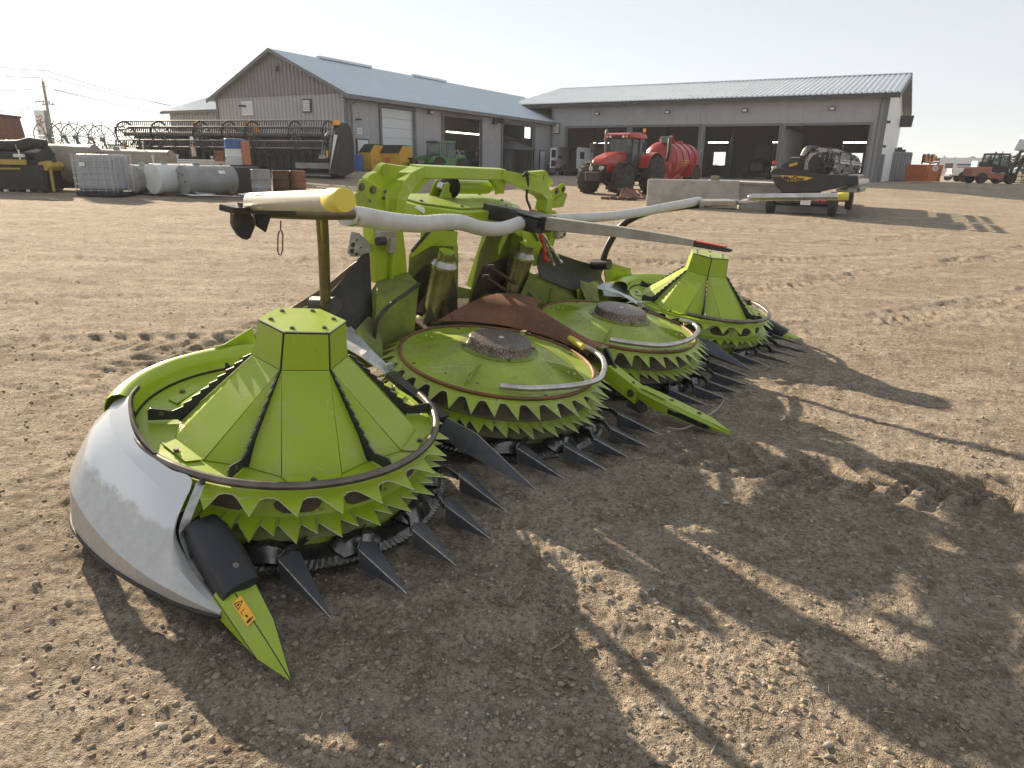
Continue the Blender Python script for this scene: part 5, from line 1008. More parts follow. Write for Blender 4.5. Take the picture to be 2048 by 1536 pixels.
m = MB(); m.box((LLEN / 2, LW, LEAVE / 2), (LLEN, 0.1, LEAVE)); m.build('side_wall', 'cladding_corr', WL)
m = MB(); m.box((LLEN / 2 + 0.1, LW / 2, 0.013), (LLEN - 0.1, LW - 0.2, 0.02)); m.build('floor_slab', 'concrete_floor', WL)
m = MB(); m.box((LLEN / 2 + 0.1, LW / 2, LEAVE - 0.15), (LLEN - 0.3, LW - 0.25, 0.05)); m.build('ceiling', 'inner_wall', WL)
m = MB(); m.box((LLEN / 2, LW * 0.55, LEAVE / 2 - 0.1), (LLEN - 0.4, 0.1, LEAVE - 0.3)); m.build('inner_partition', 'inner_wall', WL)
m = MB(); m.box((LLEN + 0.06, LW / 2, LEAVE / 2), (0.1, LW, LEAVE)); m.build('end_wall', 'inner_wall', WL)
roof_slope(WL, -0.45, LLEN + 4.5, (-0.5, LEAVE - 0.22), (LW / 2, LRIDGE), 1.0, 3, 'roof_left', 0.02)
m = MB(); m.plate([(-0.45, LW / 2, LRIDGE), (LLEN + 4.5, LW / 2, LRIDGE), (LLEN + 4.5, LW + 0.5, LEAVE - 0.22), (-0.45, LW + 0.5, LEAVE - 0.22)], (0, 0, -0.05)); m.build('rear_roof', 'roof_left', WL)
for y0 in (-0.5, LW + 0.5):
    m = MB(); m.plate([(-0.46, y0, LEAVE - 0.2), (-0.46, LW / 2, LRIDGE + 0.03), (-0.46, LW / 2, LRIDGE - 0.16), (-0.46, y0, LEAVE - 0.40)], (0.05, 0, 0)); m.build('verge_board', 'trim_mid', WL)
m = MB(); m.box((LLEN / 2 - 0.2, -0.50, LEAVE - 0.33), (LLEN + 0.5, 0.12, 0.22)); m.build('gutter', 'trim_mid', WL)
m = MB(); m.box((LLEN / 2 - 0.2, -0.24, LEAVE - 0.40), (LLEN + 0.4, 0.42, 0.03)); m.build('soffit', 'trim_dark', WL)
for s0, s1 in ((3.5, 8.3), (13.0, 17.0)): m = MB(); m.box(((s0 + s1) / 2, LW / 2, LRIDGE + 0.05), (s1 - s0, 0.36, 0.14)); m.build('ridge_vent', 'roof_left', WL)
m = MB(); m.tube([(0.5, -0.5, LEAVE - 0.45), (0.25, -0.14, LEAVE - 0.7), (0.25, -0.14, 0.1)], 0.055, 8); m.build('downpipe', 'trim_mid', WL)
# overhead door in segments
for k in range(7):
    m = MB(); z0 = 0.02 + 3.84 * k / 7; m.box(((2.86 + 6.0) / 2, 0.12, z0 + 0.27), (3.12, 0.06, 0.535)); m.build('door_section', 'door_white', WL, bevel=0.008)
for s in (3.75, 5.05): m = MB(); m.box((s, 0.075, 1.40), (0.78, 0.05, 0.44)); f = m.build('door_window', 'white_paint', WL); m = MB(); m.box((s, 0.045, 1.40), (0.60, 0.02, 0.28)); m.build('pane', 'pane_dark', f)
m = MB(); m.box((4.4, 0.075, 1.40), (0.26, 0.03, 0.26)); dp = m.build('door_notice', 'blue_paint', WL); m = MB(); m.box((4.4, 0.056, 1.36), (0.16, 0.01, 0.10)); m.build('notice_print', 'white_paint', dp)
# man door, notices, lamps
m = MB(); m.box((1.15, -0.03, 1.02), (1.05, 0.08, 2.06)); md = m.build('man_door', 'trim_dark', WL); m = MB(); m.box((1.15, -0.075, 1.02), (0.88, 0.03, 1.92)); m.build('door_leaf', 'door_white', md)
m = MB(); m.box((0.95, -0.03, 2.45), (0.42, 0.03, 0.34)); nb = m.build('notice', 'white_paint', WL)
for k in range(3): m = MB(); m.box((0.95, -0.048, 2.53 - 0.08 * k), (0.3, 0.006, 0.03)); m.build('notice_print', 'trim_mid', nb)
m = MB(); m.box((0.75, -0.2, 3.05), (0.12, 0.36, 0.08)); m.build('wall_fitting', 'trim_dark', WL)
s, z = wall_px((858, 224), LB, EL, NL); lamp(WL, s, z)
for q in ((986, 243), (993, 240), (1001, 240.5)): s, z = wall_px(q, LB, EL, NL); m = MB(); m.box((s, -0.2, z), (0.35, 0.3, 0.38), taper=(0.6, 0.6)); m.build('flood_lamp', 'trim_dark', WL)
m = MB(); m.box((23.6, -0.04, 1.0), (1.0, 0.08, 2.0)); md = m.build('man_door', 'blue_paint', WL); m = MB(); m.box((23.6, -0.085, 1.0), (0.76, 0.03, 1.85)); m.build('door_leaf', 'door_white', md)
for s, z, wd, h in ((3.12, 4.07, 0, 0),): pass
def gable_px(q): r = ray(q); nn = np.array([EL[0], EL[1], 0]); t = ((LB - CAMP) @ nn) / (r @ nn); X = CAMP + r * t - LB; return float(X @ NL), float(X[2])
(a0, z1), (a1, z0) = gable_px((487, 205)), gable_px((508, 229)); m = MB(); m.box((-0.09, (a0 + a1) / 2, (z0 + z1) / 2), (0.06, a0 - a1 + 0.1, z1 - z0 + 0.1)); gw = m.build('gable_window', 'white_paint', WL)
for k in range(2): m = MB(); w_ = (a0 - a1) / 2 - 0.06; m.box((-0.125, a1 + (a0 - a1) * (0.25 + 0.5 * k), (z0 + z1) / 2), (0.02, w_, z1 - z0 - 0.10)); m.build('pane', 'door_white', gw)
m = MB(); m.box((-0.30, a0 - 0.22, z1 - 0.22), (0.34, 0.28, 0.10)); m.build('flood_lamp', 'trim_dark', WL)
(a0, z1), (a1, z0) = gable_px((609, 201)), gable_px((624, 223)); m = MB(); m.box((-0.09, (a0 + a1) / 2, (z0 + z1) / 2), (0.06, a0 - a1 + 0.16, z1 - z0 + 0.14)); gv_ = m.build('gable_vent', 'trim_dark', WL)
for k in range(6): m = MB(); m.box((-0.15, (a0 + a1) / 2, z0 + (z1 - z0) * (k + 0.5) / 6), (0.05, a0 - a1 - 0.02, (z1 - z0) / 6 * 0.72)); m.build('slat', 'white_paint', gv_)
c = gable_px((557, 138)); m = MB(); m.box((-0.2, c[0], c[1]), (0.3, 0.24, 0.26)); m.build('flood_lamp', 'trim_mid', WL)
# inside the open bay: strip lights and shelving; the far bay shows a light opening
for k in range(2): m = MB(); m.box((15.0 + 2.3 * k, 3.0, 3.05), (2.1, 0.12, 0.09)); m.build('strip_light', 'warm_tube', WL)
RC = ['blue_paint', 'white_paint', 'concrete', 'trim_mid', 'trim_dark']
sh = MB()
for z in (0.1, 0.55, 1.0, 1.45): sh.box((19.4, 5.2, z), (4.6, 0.5, 0.05))
for s in (17.2, 18.7, 20.2, 21.6): sh.box((s, 5.2, 0.8), (0.06, 0.5, 1.6))
shelf = sh.build('shelf_rack', 'blue_paint', WL)
for k in range(44):
    z = (0.13, 0.58, 1.03, 1.48)[k % 4]; h = random.uniform(0.15, 0.36) if k % 4 < 3 else random.uniform(0.2, 0.5); s = 17.3 + 4.2 * random.random(); m = MB(); m.box((s, 5.1, z + h / 2), (random.uniform(0.12, 0.3), 0.3, h)); m.build('stored_box', RC[random.randrange(5)], shelf)
for k in range(9): s = 17.3 + 0.46 * k; m = MB(); m.box((s, 5.62, 2.25), (0.07, 0.05, random.uniform(0.7, 1.2))); m.build('hanging_part', 'trim_dark', WL)
emit('bright_panel', (0.80, 0.86, 0.88), 0.8)
(a0, z1), (a1, z0) = wall_px((1050, 254), LB, EL, NL, 1.6), wall_px((1060, 277), LB, EL, NL, 1.6); m = MB(); m.box(((a0 + a1) / 2, 1.6, (z0 + z1) / 2), (a1 - a0, 0.05, z1 - z0)); m.build('lit_window', 'bright_panel', WL)

# ---- lower wing behind the barn
WG = bpy.data.objects.new('barn_wing', None); COL.objects.link(WG); WG.matrix_world = frameM(LB + EL * 1.2 + NL * (LW + 0.08), EL, NL); tag(WG, 'low grey corrugated wing with pale roof beyond the gabled barn', 'building')
m = MB(); m.box((6.0, 6.3 / 2, 1.95), (12, 6.3, 3.9)); m.build('wing_wall', 'cladding_grey', WG)
corr(WG, None, 6.4, 'wing_cladding', 'cladding_corr', 0.3, lambda y: 3.85, x=-0.03)
me = rib_sheet(6.6, 1.08, 3, 0.03, 'roof_sheet', 'roof_left')
for i in range(7): o = link('roof_sheet', me, WG); o.location = (-0.45, -0.45 + 1.08 * (i + 1) - 0.3, 3.86); o.rotation_euler = (math.atan2(1.9, 6.2), 0, -PI / 2)
m = MB(); m.box((-0.42, 3.2, 3.76), (0.08, 7.2, 0.16)); m.build('fascia', 'trim_mid', WG)

# ================================================================== things in the yard
mat('tyre', (0.022, 0.021, 0.020), 0.85, var=0.2, dust=0.5, dcol=(0.11, 0.09, 0.07), dscale=4, bump=0.3, bscale=20)
mat('tractor_red', (0.37, 0.028, 0.022), 0.30, var=0.06, dust=0.2, dcol=(0.28, 0.15, 0.10), dscale=2)
mat('tank_red', (0.33, 0.020, 0.026), 0.28, var=0.06, dust=0.25, dcol=(0.25, 0.10, 0.08), dscale=1.5)
mat('skip_yellow', (0.60, 0.36, 0.035), 0.5, var=0.08, dust=0.3, dcol=(0.28, 0.19, 0.09), dscale=2)
mat('plough_green', (0.035, 0.15, 0.035), 0.4, var=0.1, dust=0.25)
mat('machine_black', (0.017, 0.017, 0.018), 0.45, var=0.2, dust=0.4, dcol=(0.06, 0.052, 0.045), dscale=2)
mat('machine_grey', (0.16, 0.16, 0.155), 0.45, 0.4, var=0.15)
mat('tine_dark', (0.07, 0.07, 0.07), 0.4, 0.3)
mat('tank_grey', (0.26, 0.275, 0.28), 0.55, var=0.12, scale=2, dust=0.4, dcol=(0.20, 0.16, 0.12), dscale=2.5, spots=0.1, scol=(0.10, 0.055, 0.03), sscale=6)
mat('tank_old', (0.25, 0.225, 0.19), 0.6, var=0.15, scale=2, dust=0.5, dcol=(0.20, 0.115, 0.06), dscale=1.6, spots=0.2, scol=(0.12, 0.06, 0.03), sscale=5)
mat('tank_white', (0.58, 0.60, 0.60), 0.45, var=0.08, scale=2, dust=0.25, dcol=(0.30, 0.20, 0.12), dscale=2)
mat('ibc_plastic', (0.34, 0.36, 0.40), 0.4, var=0.08, scale=2, dust=0.2)
mat('cage_steel', (0.46, 0.46, 0.45), 0.4, 0.6, var=0.1)
mat('orange_paint', (0.50, 0.115, 0.022), 0.5, var=0.1, dust=0.3)
mat('salmon_paint', (0.40, 0.155, 0.095), 0.55, var=0.12, dust=0.35, dcol=(0.20, 0.12, 0.09))
mat('container_grey', (0.185, 0.205, 0.235), 0.5, var=0.08, dust=0.2)
mat('tarp_dark', (0.07, 0.075, 0.085), 0.7, var=0.15)
mat('wood_old', (0.22, 0.17, 0.12), 0.8, var=0.25, scale=4)
mat('rust_dark', (0.09, 0.05, 0.032), 0.8, var=0.3, scale=4)
mat('leaf_green', (0.075, 0.105, 0.03), 0.7, var=0.35, scale=1.5)
mat('hedge_green', (0.035, 0.05, 0.022), 0.8, var=0.35, scale=1.5)
mat('film_white', (0.60, 0.61, 0.60), 0.3, var=0.1)
mat('film_dull', (0.34, 0.335, 0.32), 0.4, var=0.2, scale=3, spots=0.78, scol=(0.03, 0.03, 0.03), sscale=4.5)
mat('yellow_dull', (0.42, 0.30, 0.06), 0.55, var=0.12, dust=0.4, dcol=(0.2, 0.16, 0.1))
mat('rim_pale', (0.38, 0.40, 0.42), 0.45, 0.3, var=0.1, dust=0.3); mat('rim_yellow', (0.60, 0.40, 0.02), 0.45, var=0.06, dust=0.2)
mat('orange_lamp', (0.85, 0.30, 0.02), 0.3); mat('red_lamp', (0.55, 0.02, 0.02), 0.3); mat('van_white', (0.68, 0.70, 0.72), 0.28, var=0.03, dust=0.1)
mat('chrome', (0.6, 0.6, 0.6), 0.15, 0.9); mat('pink_flower', (0.5, 0.2, 0.25), 0.6)
glass('cab_glass', (0.10, 0.15, 0.15), 0.05, 0.45); glass('dark_glass', (0.02, 0.025, 0.03), 0.06, 0.9)

def thing(name, X, heading, label, cat, group=None, dz=0.0):
    t = empty(name, (float(X[0]), float(X[1]), float(gz0(X[0], X[1])) + dz), heading); tag(t, label, cat, group); return t
def P_(parent, name, mname, fn, smooth=None, bevel=0.0, bseg=1):
    m = MB(); fn(m); return m.build(name, mname, parent, smooth=smooth, bevel=bevel, bseg=bseg)
def wheel(parent, c, r, wd, rimname, lugs=0, rimr=0.56, side=1):
    """wheel with its axle along local y"""
    prof = [(r * rimr, -wd * 0.42), (r * 0.80, -wd * 0.5), (r * 0.94, -wd * 0.46), (r, -wd * 0.30), (r, wd * 0.30), (r * 0.94, wd * 0.46), (r * 0.80, wd * 0.5), (r * rimr, wd * 0.42)]
    m = MB(); m.lathe([(a, b) for a, b in prof], 32, c, axis='y')
    for k in range(lugs):
        a = 2 * PI * k / lugs
        for s in (-1, 1):
            aa = a + (PI / lugs if s > 0 else 0); q = []
            for dr in (r * 0.985, r * 1.045):
                for da, dy in ((-0.035, 0.02), (0.035, 0.02), (0.12, 0.46), (0.05, 0.46)): q.append((c[0] + dr * math.cos(aa + da), c[1] + s * dy * wd, c[2] + dr * math.sin(aa + da)))
            m.hexa(q)
    w_ = m.build('wheel', 'tyre', parent, smooth=40)
    m = MB(); m.lathe([(0.0, -wd * 0.20 * side), (r * 0.20, -wd * 0.22 * side), (r * 0.30, wd * 0.10 * side), (r * 0.50, wd * 0.20 * side), (r * rimr * 1.02, wd * 0.40 * side), (r * rimr * 1.02, -wd * 0.40 * side)], 24, c, axis='y'); m.build('rim', rimname, w_, smooth=40)
    return w_
def box_(parent, name, mname, c, s, bevel=0.0, rz=0.0, taper=(1, 1), bseg=1): return P_(parent, name, mname, lambda m: m.box(c, s, rz, taper=taper), bevel=bevel, bseg=bseg)
def hull_(parent, name, mname, secs, bevel=0.0, smooth=None, bseg=2):
    """body lofted through rectangular sections (x, y half width bottom, half width top, z0, z1)"""
    m = MB(); rows = [[(x, -wb, z0), (x, wb, z0), (x, wt, z1), (x, -wt, z1)] for x, wb, wt, z0, z1 in secs]
    m.grid(rows, closed=True); m.add(rows[0], [(0, 1, 2, 3)]); m.add(rows[-1], [(0, 1, 2, 3)]); return m.build(name, mname, parent, smooth=smooth, bevel=bevel, bseg=bseg)
def letters(parent, body, size, o, xd, zd, mname, name='lettering', bold=0.0): return text_obj(name, body, size, frame_M(o, xd, zd), mname, parent, 0.004, bold=bold)

# ---- red tractor
hd = math.atan2(-0.80, -0.60)
T = thing('tractor', G((1211, 389)) + np.array([0.0, 0.1, 0]), hd, 'red tractor with dark cab windows in front of the open workshop', 'tractor')
for s in (-1, 1):
    wheel(T, (0, s * 0.92, 0.69), 0.69, 0.52, 'rim_pale', 18, 0.5, s); wheel(T, (-2.75, s * 0.95, 0.90), 0.90, 0.62, 'rim_pale', 20, 0.5, s)
    P_(T, 'front_mudguard', 'machine_black', lambda m: m.shell([[(0.62 * math.cos(a) * 1.25, s * 0.92 - 0.24, 0.69 + 0.62 * 1.25 * math.sin(a)), (0.62 * 1.25 * math.cos(a), s * 0.92 + 0.24, 0.69 + 0.62 * 1.25 * math.sin(a))] for a in [PI * (0.35 + 0.45 * i / 6) for i in range(7)]], 0.02), smooth=40)
    P_(T, 'rear_fender', 'tractor_red', lambda m: m.shell([[(-2.75 + 1.02 * math.cos(a), s * 0.56, 0.90 + 1.02 * math.sin(a)), (-2.75 + 1.04 * math.cos(a), s * 1.18, 0.90 + 1.04 * math.sin(a))] for a in [PI * (0.10 + 0.75 * i / 10) for i in range(11)]], 0.03), smooth=50)
    P_(T, 'mirror_arm', 'machine_black', lambda m: m.tube([(-1.10, s * 0.75, 2.35), (-0.95, s * 1.30, 2.30), (-0.95, s * 1.38, 2.25)], 0.022, 6)); box_(T, 'mirror', 'machine_black', (-0.95, s * 1.38, 2.10), (0.06, 0.24, 0.40), 0.02)
    P_(T, 'headlamp', 'chrome', lambda m: m.tube([(0.93, s * 0.26, 1.16), (0.99, s * 0.26, 1.15)], [0.13, 0.11], 16))
hull_(T, 'bonnet', 'tractor_red', [(-1.05, 0.46, 0.40, 1.02, 1.92), (-0.3, 0.46, 0.38, 1.0, 1.86), (0.45, 0.43, 0.34, 0.98, 1.70), (0.78, 0.40, 0.30, 0.98, 1.56), (0.90, 0.36, 0.26, 1.0, 1.42)], 0.06, 40)
hull_(T, 'grille', 'machine_black', [(0.60, 0.42, 0.36, 0.92, 1.30), (0.92, 0.40, 0.34, 0.92, 1.36), (0.97, 0.33, 0.28, 0.95, 1.32)], 0.03)
box_(T, 'front_weight', 'machine_black', (1.12, 0, 0.80), (0.42, 0.72, 0.42), 0.04); box_(T, 'chassis', 'machine_black', (-1.2, 0, 0.80), (3.4, 0.55, 0.5), 0.05); box_(T, 'front_axle', 'machine_black', (0, 0, 0.62), (0.28, 1.6, 0.22), 0.03)
for i, (z0, z1, mn) in enumerate(((1.0, 1.40, 'tractor_red'),)):
    hull_(T, 'cab_base', 'machine_black', [(-2.45, 0.70, 0.72, 0.95, 1.45), (-1.1, 0.66, 0.70, 0.95, 1.45)], 0.03)
hull_(T, 'cab_glass', 'cab_glass', [(-2.42, 0.70, 0.66, 1.46, 2.50), (-2.40, 0.72, 0.68, 1.46, 2.50), (-1.15, 0.70, 0.66, 1.46, 2.50), (-1.02, 0.66, 0.62, 1.46, 2.48)], 0.02)
for s in (-1, 1):
    for x0, x1 in ((-1.03, -1.10), (-1.75, -1.75), (-2.42, -2.38)): P_(T, 'cab_pillar', 'machine_black', lambda m: m.bar((x0, s * 0.72, 1.44), (x1, s * 0.68, 2.52), 0.07, 0.07))
P_(T, 'seat', 'machine_black', lambda m: (m.box((-1.95, 0, 1.62), (0.5, 0.5, 0.15)), m.box((-2.15, 0, 1.95), (0.14, 0.48, 0.6))), bevel=0.03); P_(T, 'steering_column', 'machine_black', lambda m: m.cyl((-1.35, 0, 1.45), (-1.55, 0, 1.85), 0.05, 8))
hull_(T, 'cab_roof', 'tractor_red', [(-2.55, 0.70, 0.62, 2.52, 2.74), (-1.8, 0.78, 0.70, 2.52, 2.80), (-1.05, 0.74, 0.64, 2.52, 2.76), (-0.80, 0.66, 0.58, 2.54, 2.68)], 0.05, 40)
box_(T, 'light_bar', 'machine_black', (-0.86, 0, 2.58), (0.12, 1.30, 0.16), 0.02)
for y in (-0.52, -0.34, 0.34, 0.52): P_(T, 'work_lamp', 'white_paint' if abs(y) < 0.5 else 'orange_lamp', lambda m: m.tube([(-0.80, y, 2.58), (-0.77, y, 2.58)], 0.06, 12))
P_(T, 'exhaust', 'machine_grey', lambda m: m.tube(smoothpath([(-0.85, -0.60, 1.3), (-0.86, -0.62, 2.1), (-0.86, -0.62, 2.75), (-0.98, -0.62, 2.88)], 4), 0.06, 12), smooth=40); P_(T, 'beacon', 'orange_lamp', lambda m: m.tube([(-2.35, 0.62, 2.80), (-2.35, 0.62, 2.86), (-2.35, 0.62, 3.0)], [0.03, 0.07, 0.06], 12))
P_(T, 'step', 'machine_black', lambda m: [m.box((-1.35, 0.86, 0.42 + 0.27 * k), (0.5, 0.3, 0.04)) for k in range(3)])
# ---- red slurry tanker hitched behind
hv = np.array([math.cos(hd), math.sin(hd), 0]); TK = thing('slurry_tanker', np.array(T.location) - hv * 6.9, hd + 0.04, 'red slurry tanker with banded barrel hitched behind the tractor', 'tanker')
TK.scale = (0.80, 0.90, 0.92)
P_(TK, 'barrel', 'tank_red', lambda m: m.lathe([(0.001, 2.55), (0.55, 2.48), (0.88, 2.25), (0.99, 1.95), (1.0, -2.2), (0.9, -2.5), (0.55, -2.72), (0.001, -2.8)], 40, (0, 0, 1.72), axis='x'), smooth=50)
for x in (1.8, 0.7, -0.4, -1.5): P_(TK, 'barrel_band', 'tank_red', lambda m: m.lathe([(0.99, x - 0.05), (1.045, x - 0.04), (1.045, x + 0.04), (0.99, x + 0.05)], 40, (0, 0, 1.72), axis='x'))
for s in (-1, 1):
    wheel(TK, (-1.0, s * 0.98, 0.72), 0.72, 0.55, 'rim_yellow', 16, 0.52, s)
    P_(TK, 'mudguard', 'tank_red', lambda m: m.shell([[(-1.0 + 0.84 * math.cos(a), s * 0.70, 0.72 + 0.84 * math.sin(a)), (-1.0 + 0.86 * math.cos(a), s * 1.28, 0.72 + 0.86 * math.sin(a))] for a in [PI * (0.05 + 0.9 * i / 10) for i in range(11)]], 0.03), smooth=50)
P_(TK, 'drawbar', 'tank_red', lambda m: (m.bar((1.8, 0.4, 0.75), (4.1, 0.05, 0.62), 0.16, 0.2), m.bar((1.8, -0.4, 0.75), (4.1, -0.05, 0.62), 0.16, 0.2), m.box((2.3, 0, 0.9), (0.5, 1.2, 0.7))), bevel=0.02)
P_(TK, 'pump', 'tank_red', lambda m: (m.box((2.75, 0.1, 1.35), (0.5, 0.7, 0.9)), m.cyl((2.7, 0.55, 1.4), (2.7, 0.95, 1.4), 0.28, 14)), bevel=0.04); P_(TK, 'suction_pipe', 'rubber', lambda m: m.tube(smoothpath([(2.6, 0.5, 1.2), (2.75, 0.8, 2.0), (2.45, 0.7, 2.75), (2.0, 0.5, 2.85)], 5), 0.10, 12), smooth=50)
P_(TK, 'fill_dome', 'tank_red', lambda m: (m.cyl((1.2, 0, 2.65), (1.2, 0, 2.92), 0.36, 18), m.cyl((-0.9, 0, 2.68), (-0.9, 0, 2.84), 0.30, 18))); box_(TK, 'control_box', 'machine_grey', (2.05, 0.35, 2.82), (0.5, 0.5, 0.36), 0.03); P_(TK, 'overflow_arch', 'tank_red', lambda m: m.tube(smoothpath([(1.5, 0.3, 2.6), (1.4, 0.3, 2.95), (1.0, 0.3, 3.0), (0.6, 0.3, 2.70)], 4), 0.07, 10))
for k, (x0, L) in enumerate(((0.95, 0.8), (0.1, 0.55))):
    for j in range(3 if k == 0 else 2): P_(TK, 'yellow_stripe', 'skip_yellow', lambda m: m.shell([[(x0 - L * t, 1.012 * math.cos(a), 1.72 + 1.012 * math.sin(a)) for t in (0, 0.5, 1)] for a in (0.05 - 0.13 * j, 0.0 - 0.13 * j)], 0.004))
# ---- concrete blocks forming a loading ramp wall
A, B = G((1291, 411)), np.array([9.3, 25.2, 0]); d = (B - A)[:2]; rz = math.atan2(d[1], d[0])
for k, (s, L) in enumerate(((0.0, 3.25),)):
    X = A + np.array([d[0], d[1], 0]) / np.linalg.norm(d) * s; t = thing('concrete_block', X, rz, ['pale weathered concrete block nearest the red tractor', 'concrete block continuing the low wall towards the trailer'][k], 'concrete block', 'concrete blocks in a low wall')
    bo = box_(t, 'block_body', 'concrete', (L / 2, 0.40, 0.46), (L - 0.02, 0.8, 0.96), 0.03)
    for x in (0.7, 2.6): P_(t, 'lifting_loop', 'rust_dark', lambda m: m.tube([(x - 0.08, 0.4, 0.93), (x - 0.06, 0.4, 1.0), (x + 0.06, 0.4, 1.0), (x + 0.08, 0.4, 0.93)], 0.012, 6))
X = A + np.array([d[0], d[1], 0]) / np.linalg.norm(d) * 3.3
t = thing('loading_ramp', X, rz, 'sloped concrete loading ramp with a capped edge beside the trailer', 'ramp')
P_(t, 'ramp_body', 'concrete', lambda m: m.plate([(0, 0.35, -0.05), (3.6, 0.35, -0.05), (3.6, 0.35, 0.1), (2.2, 0.35, 0.85), (0, 0.35, 0.90)], (0, 3.2, 0))); P_(t, 'ramp_cap', 'concrete', lambda m: m.plate([(-1.2, 0.28, 0.905), (2.2, 0.28, 0.86), (2.25, 0.28, 0.93), (-1.2, 0.28, 0.985)], (0, 3.4, 0)))
X = G((1457, 362)); t = thing('timber_blocks', np.array([7.2, 26.2, 0]), rz, 'small stack of weathered timber blocks on top of the concrete wall', 'timber', dz=0.86)
box_(t, 'timber', 'wood_old', (0, 0.1, 0.06), (0.52, 0.3, 0.12), 0.01); box_(t, 'timber', 'wood_old', (0.03, 0.1, 0.20), (0.30, 0.26, 0.16), 0.01)
# scrap at the tractor's front wheel
X = G((1255, 400)); t = thing('rusty_ramp', X, 0.1, 'rusty scrap frame lying on the ground by the tractor wheel', 'scrap')
P_(t, 'frame_bar', 'rust_brown', lambda m: (m.bar((-0.5, 0, 0.05), (0.75, 0.1, 0.06), 0.1, 0.08), m.bar((-0.3, 0.6, 0.4), (0.7, 0.6, 0.4), 0.06, 0.06), m.bar((-0.35, 0, 0.08), (-0.1, 0.6, 0.42), 0.06, 0.06), m.bar((0.35, 0, 0.08), (0.1, 0.6, 0.45), 0.06, 0.06), m.bar((0.7, 0.1, 0.05), (0.6, 0.6, 0.4), 0.06, 0.06)))
P_(t, 'frame_plate', 'rust_brown', lambda m: m.plate([(-0.25, 0.05, 0.12), (0.5, 0.08, 0.12), (0.45, 0.5, 0.36), (-0.15, 0.5, 0.36)], (0, 0, 0.02)))
for k in range(6): P_(t, 'scrap_piece', 'rust_dark', lambda m: m.box((-0.9 + 0.2 * k + random.uniform(-.1, .1), random.uniform(-.2, .2), 0.06), (random.uniform(.2, .4), random.uniform(.1, .3), random.uniform(.06, .16)), random.uniform(0, 3)))

# ---- trailer carrying a folded header
Q = G((1600, 430)); ax_ = np.array([0.50, 0.866, 0]); hT = math.atan2(ax_[1], ax_[0])
TR = thing('header_trailer', Q, hT, 'low black header trailer with red rear lights, carrying the draper header', 'trailer')
for s in (-1, 1):
    for x in (0.0, 5.2): wheel(TR, (x, s * 0.98, 0.34), 0.34, 0.24, 'white_paint', 0, 0.60, s)
    P_(TR, 'side_rail', 'machine_black', lambda m: m.bar((-0.15, s * 0.55, 0.52), (8.6, s * 0.55, 0.52), 0.10, 0.16))
    P_(TR, 'tail_lamp', 'red_lamp', lambda m: (m.box((-0.23, s * 0.70, 0.52), (0.06, 0.16, 0.12)), m.box((-0.23, s * 0.50, 0.52), (0.06, 0.12, 0.12))))
P_(TR, 'rear_beam', 'machine_black', lambda m: m.box((-0.12, 0, 0.52), (0.16, 1.75, 0.20))); 
for x in (0.0, 5.2): P_(TR, 'axle', 'machine_black', lambda m: m.cyl((x, -0.95, 0.34), (x, 0.95, 0.34), 0.05, 8))
P_(TR, 'drawbar', 'machine_black', lambda m: m.bar((8.5, 0, 0.5), (10.4, 0, 0.45), 0.14, 0.14)); box_(TR, 'plate', 'white_paint', (-0.22, -0.15, 0.42), (0.02, 0.32, 0.16))
DH = thing('draper_header', Q, hT, 'black draper header with white-banded reel and yellow name panel loaded on the trailer', 'header')
nx = ax_
def on_end(px, off=-0.35):    # point of a pixel on the upright plane across the rear end of the load, in trailer coordinates
    o = Q + nx * off; r = ray(px); t = ((o - CAMP) @ nx) / (r @ nx); X = CAMP + r * t - np.array(TR.location); return (off, float(-X[0] * nx[1] + X[1] * nx[0]), float(X[2]))
prof = [(1540, 342), (1546, 337), (1562, 335), (1598, 339), (1640, 348), (1680, 351), (1716, 352), (1717, 371), (1690, 373), (1662, 379), (1640, 384), (1600, 385), (1568, 387), (1552, 372), (1543, 358)]
P_(DH, 'end_shield', 'machine_black', lambda m: m.plate([on_end(p) for p in prof], (0.16, 0, 0)), bevel=0.03)
lp = [(1561, 350), (1600, 352), (1618, 354), (1625, 356), (1612, 361), (1590, 363), (1574, 362), (1566, 357)]
np_ = P_(DH, 'name_panel', 'skip_yellow', lambda m: m.plate([on_end(p, -0.40) for p in lp], (0.04, 0, 0)))
c0 = on_end((1587, 357.5), -0.412); c1 = on_end((1600, 358), -0.412); xd = Vector(c1) - Vector(c0); text_obj('lettering', 'MacDon', 0.19, frame_M(c0, xd, (0, 0, 1)), 'sticker_black', np_, 0.006, bold=0.006)
P_(DH, 'name_panel', 'machine_grey', lambda m: m.plate([on_end(p, -0.40) for p in ((1545, 349), (1560, 350), (1564, 354), (1545, 354))], (0.03, 0, 0)))
hull = on_end((1660, 372)); P_(DH, 'draper_deck', 'machine_black', lambda m: (m.box((4.4, -0.30, 1.05), (9.2, 1.7, 0.10)), m.box((4.4, 0.62, 1.15), (9.2, 0.12, 0.9))), bevel=0.02)
P_(DH, 'deck_roll', 'film_dull', lambda m: (m.box((1.2, -1.35, 0.86), (2.4, 0.7, 0.16)), m.box((1.2, -1.30, 1.2), (2.6, 0.55, 0.28))), bevel=0.03)
P_(DH, 'cutter_cover', 'chrome', lambda m: m.plate([on_end(p, -0.2) for p in ((1660, 370), (1690, 362), (1714, 358), (1714, 368), (1668, 379))], (5.0, 0, 0)))
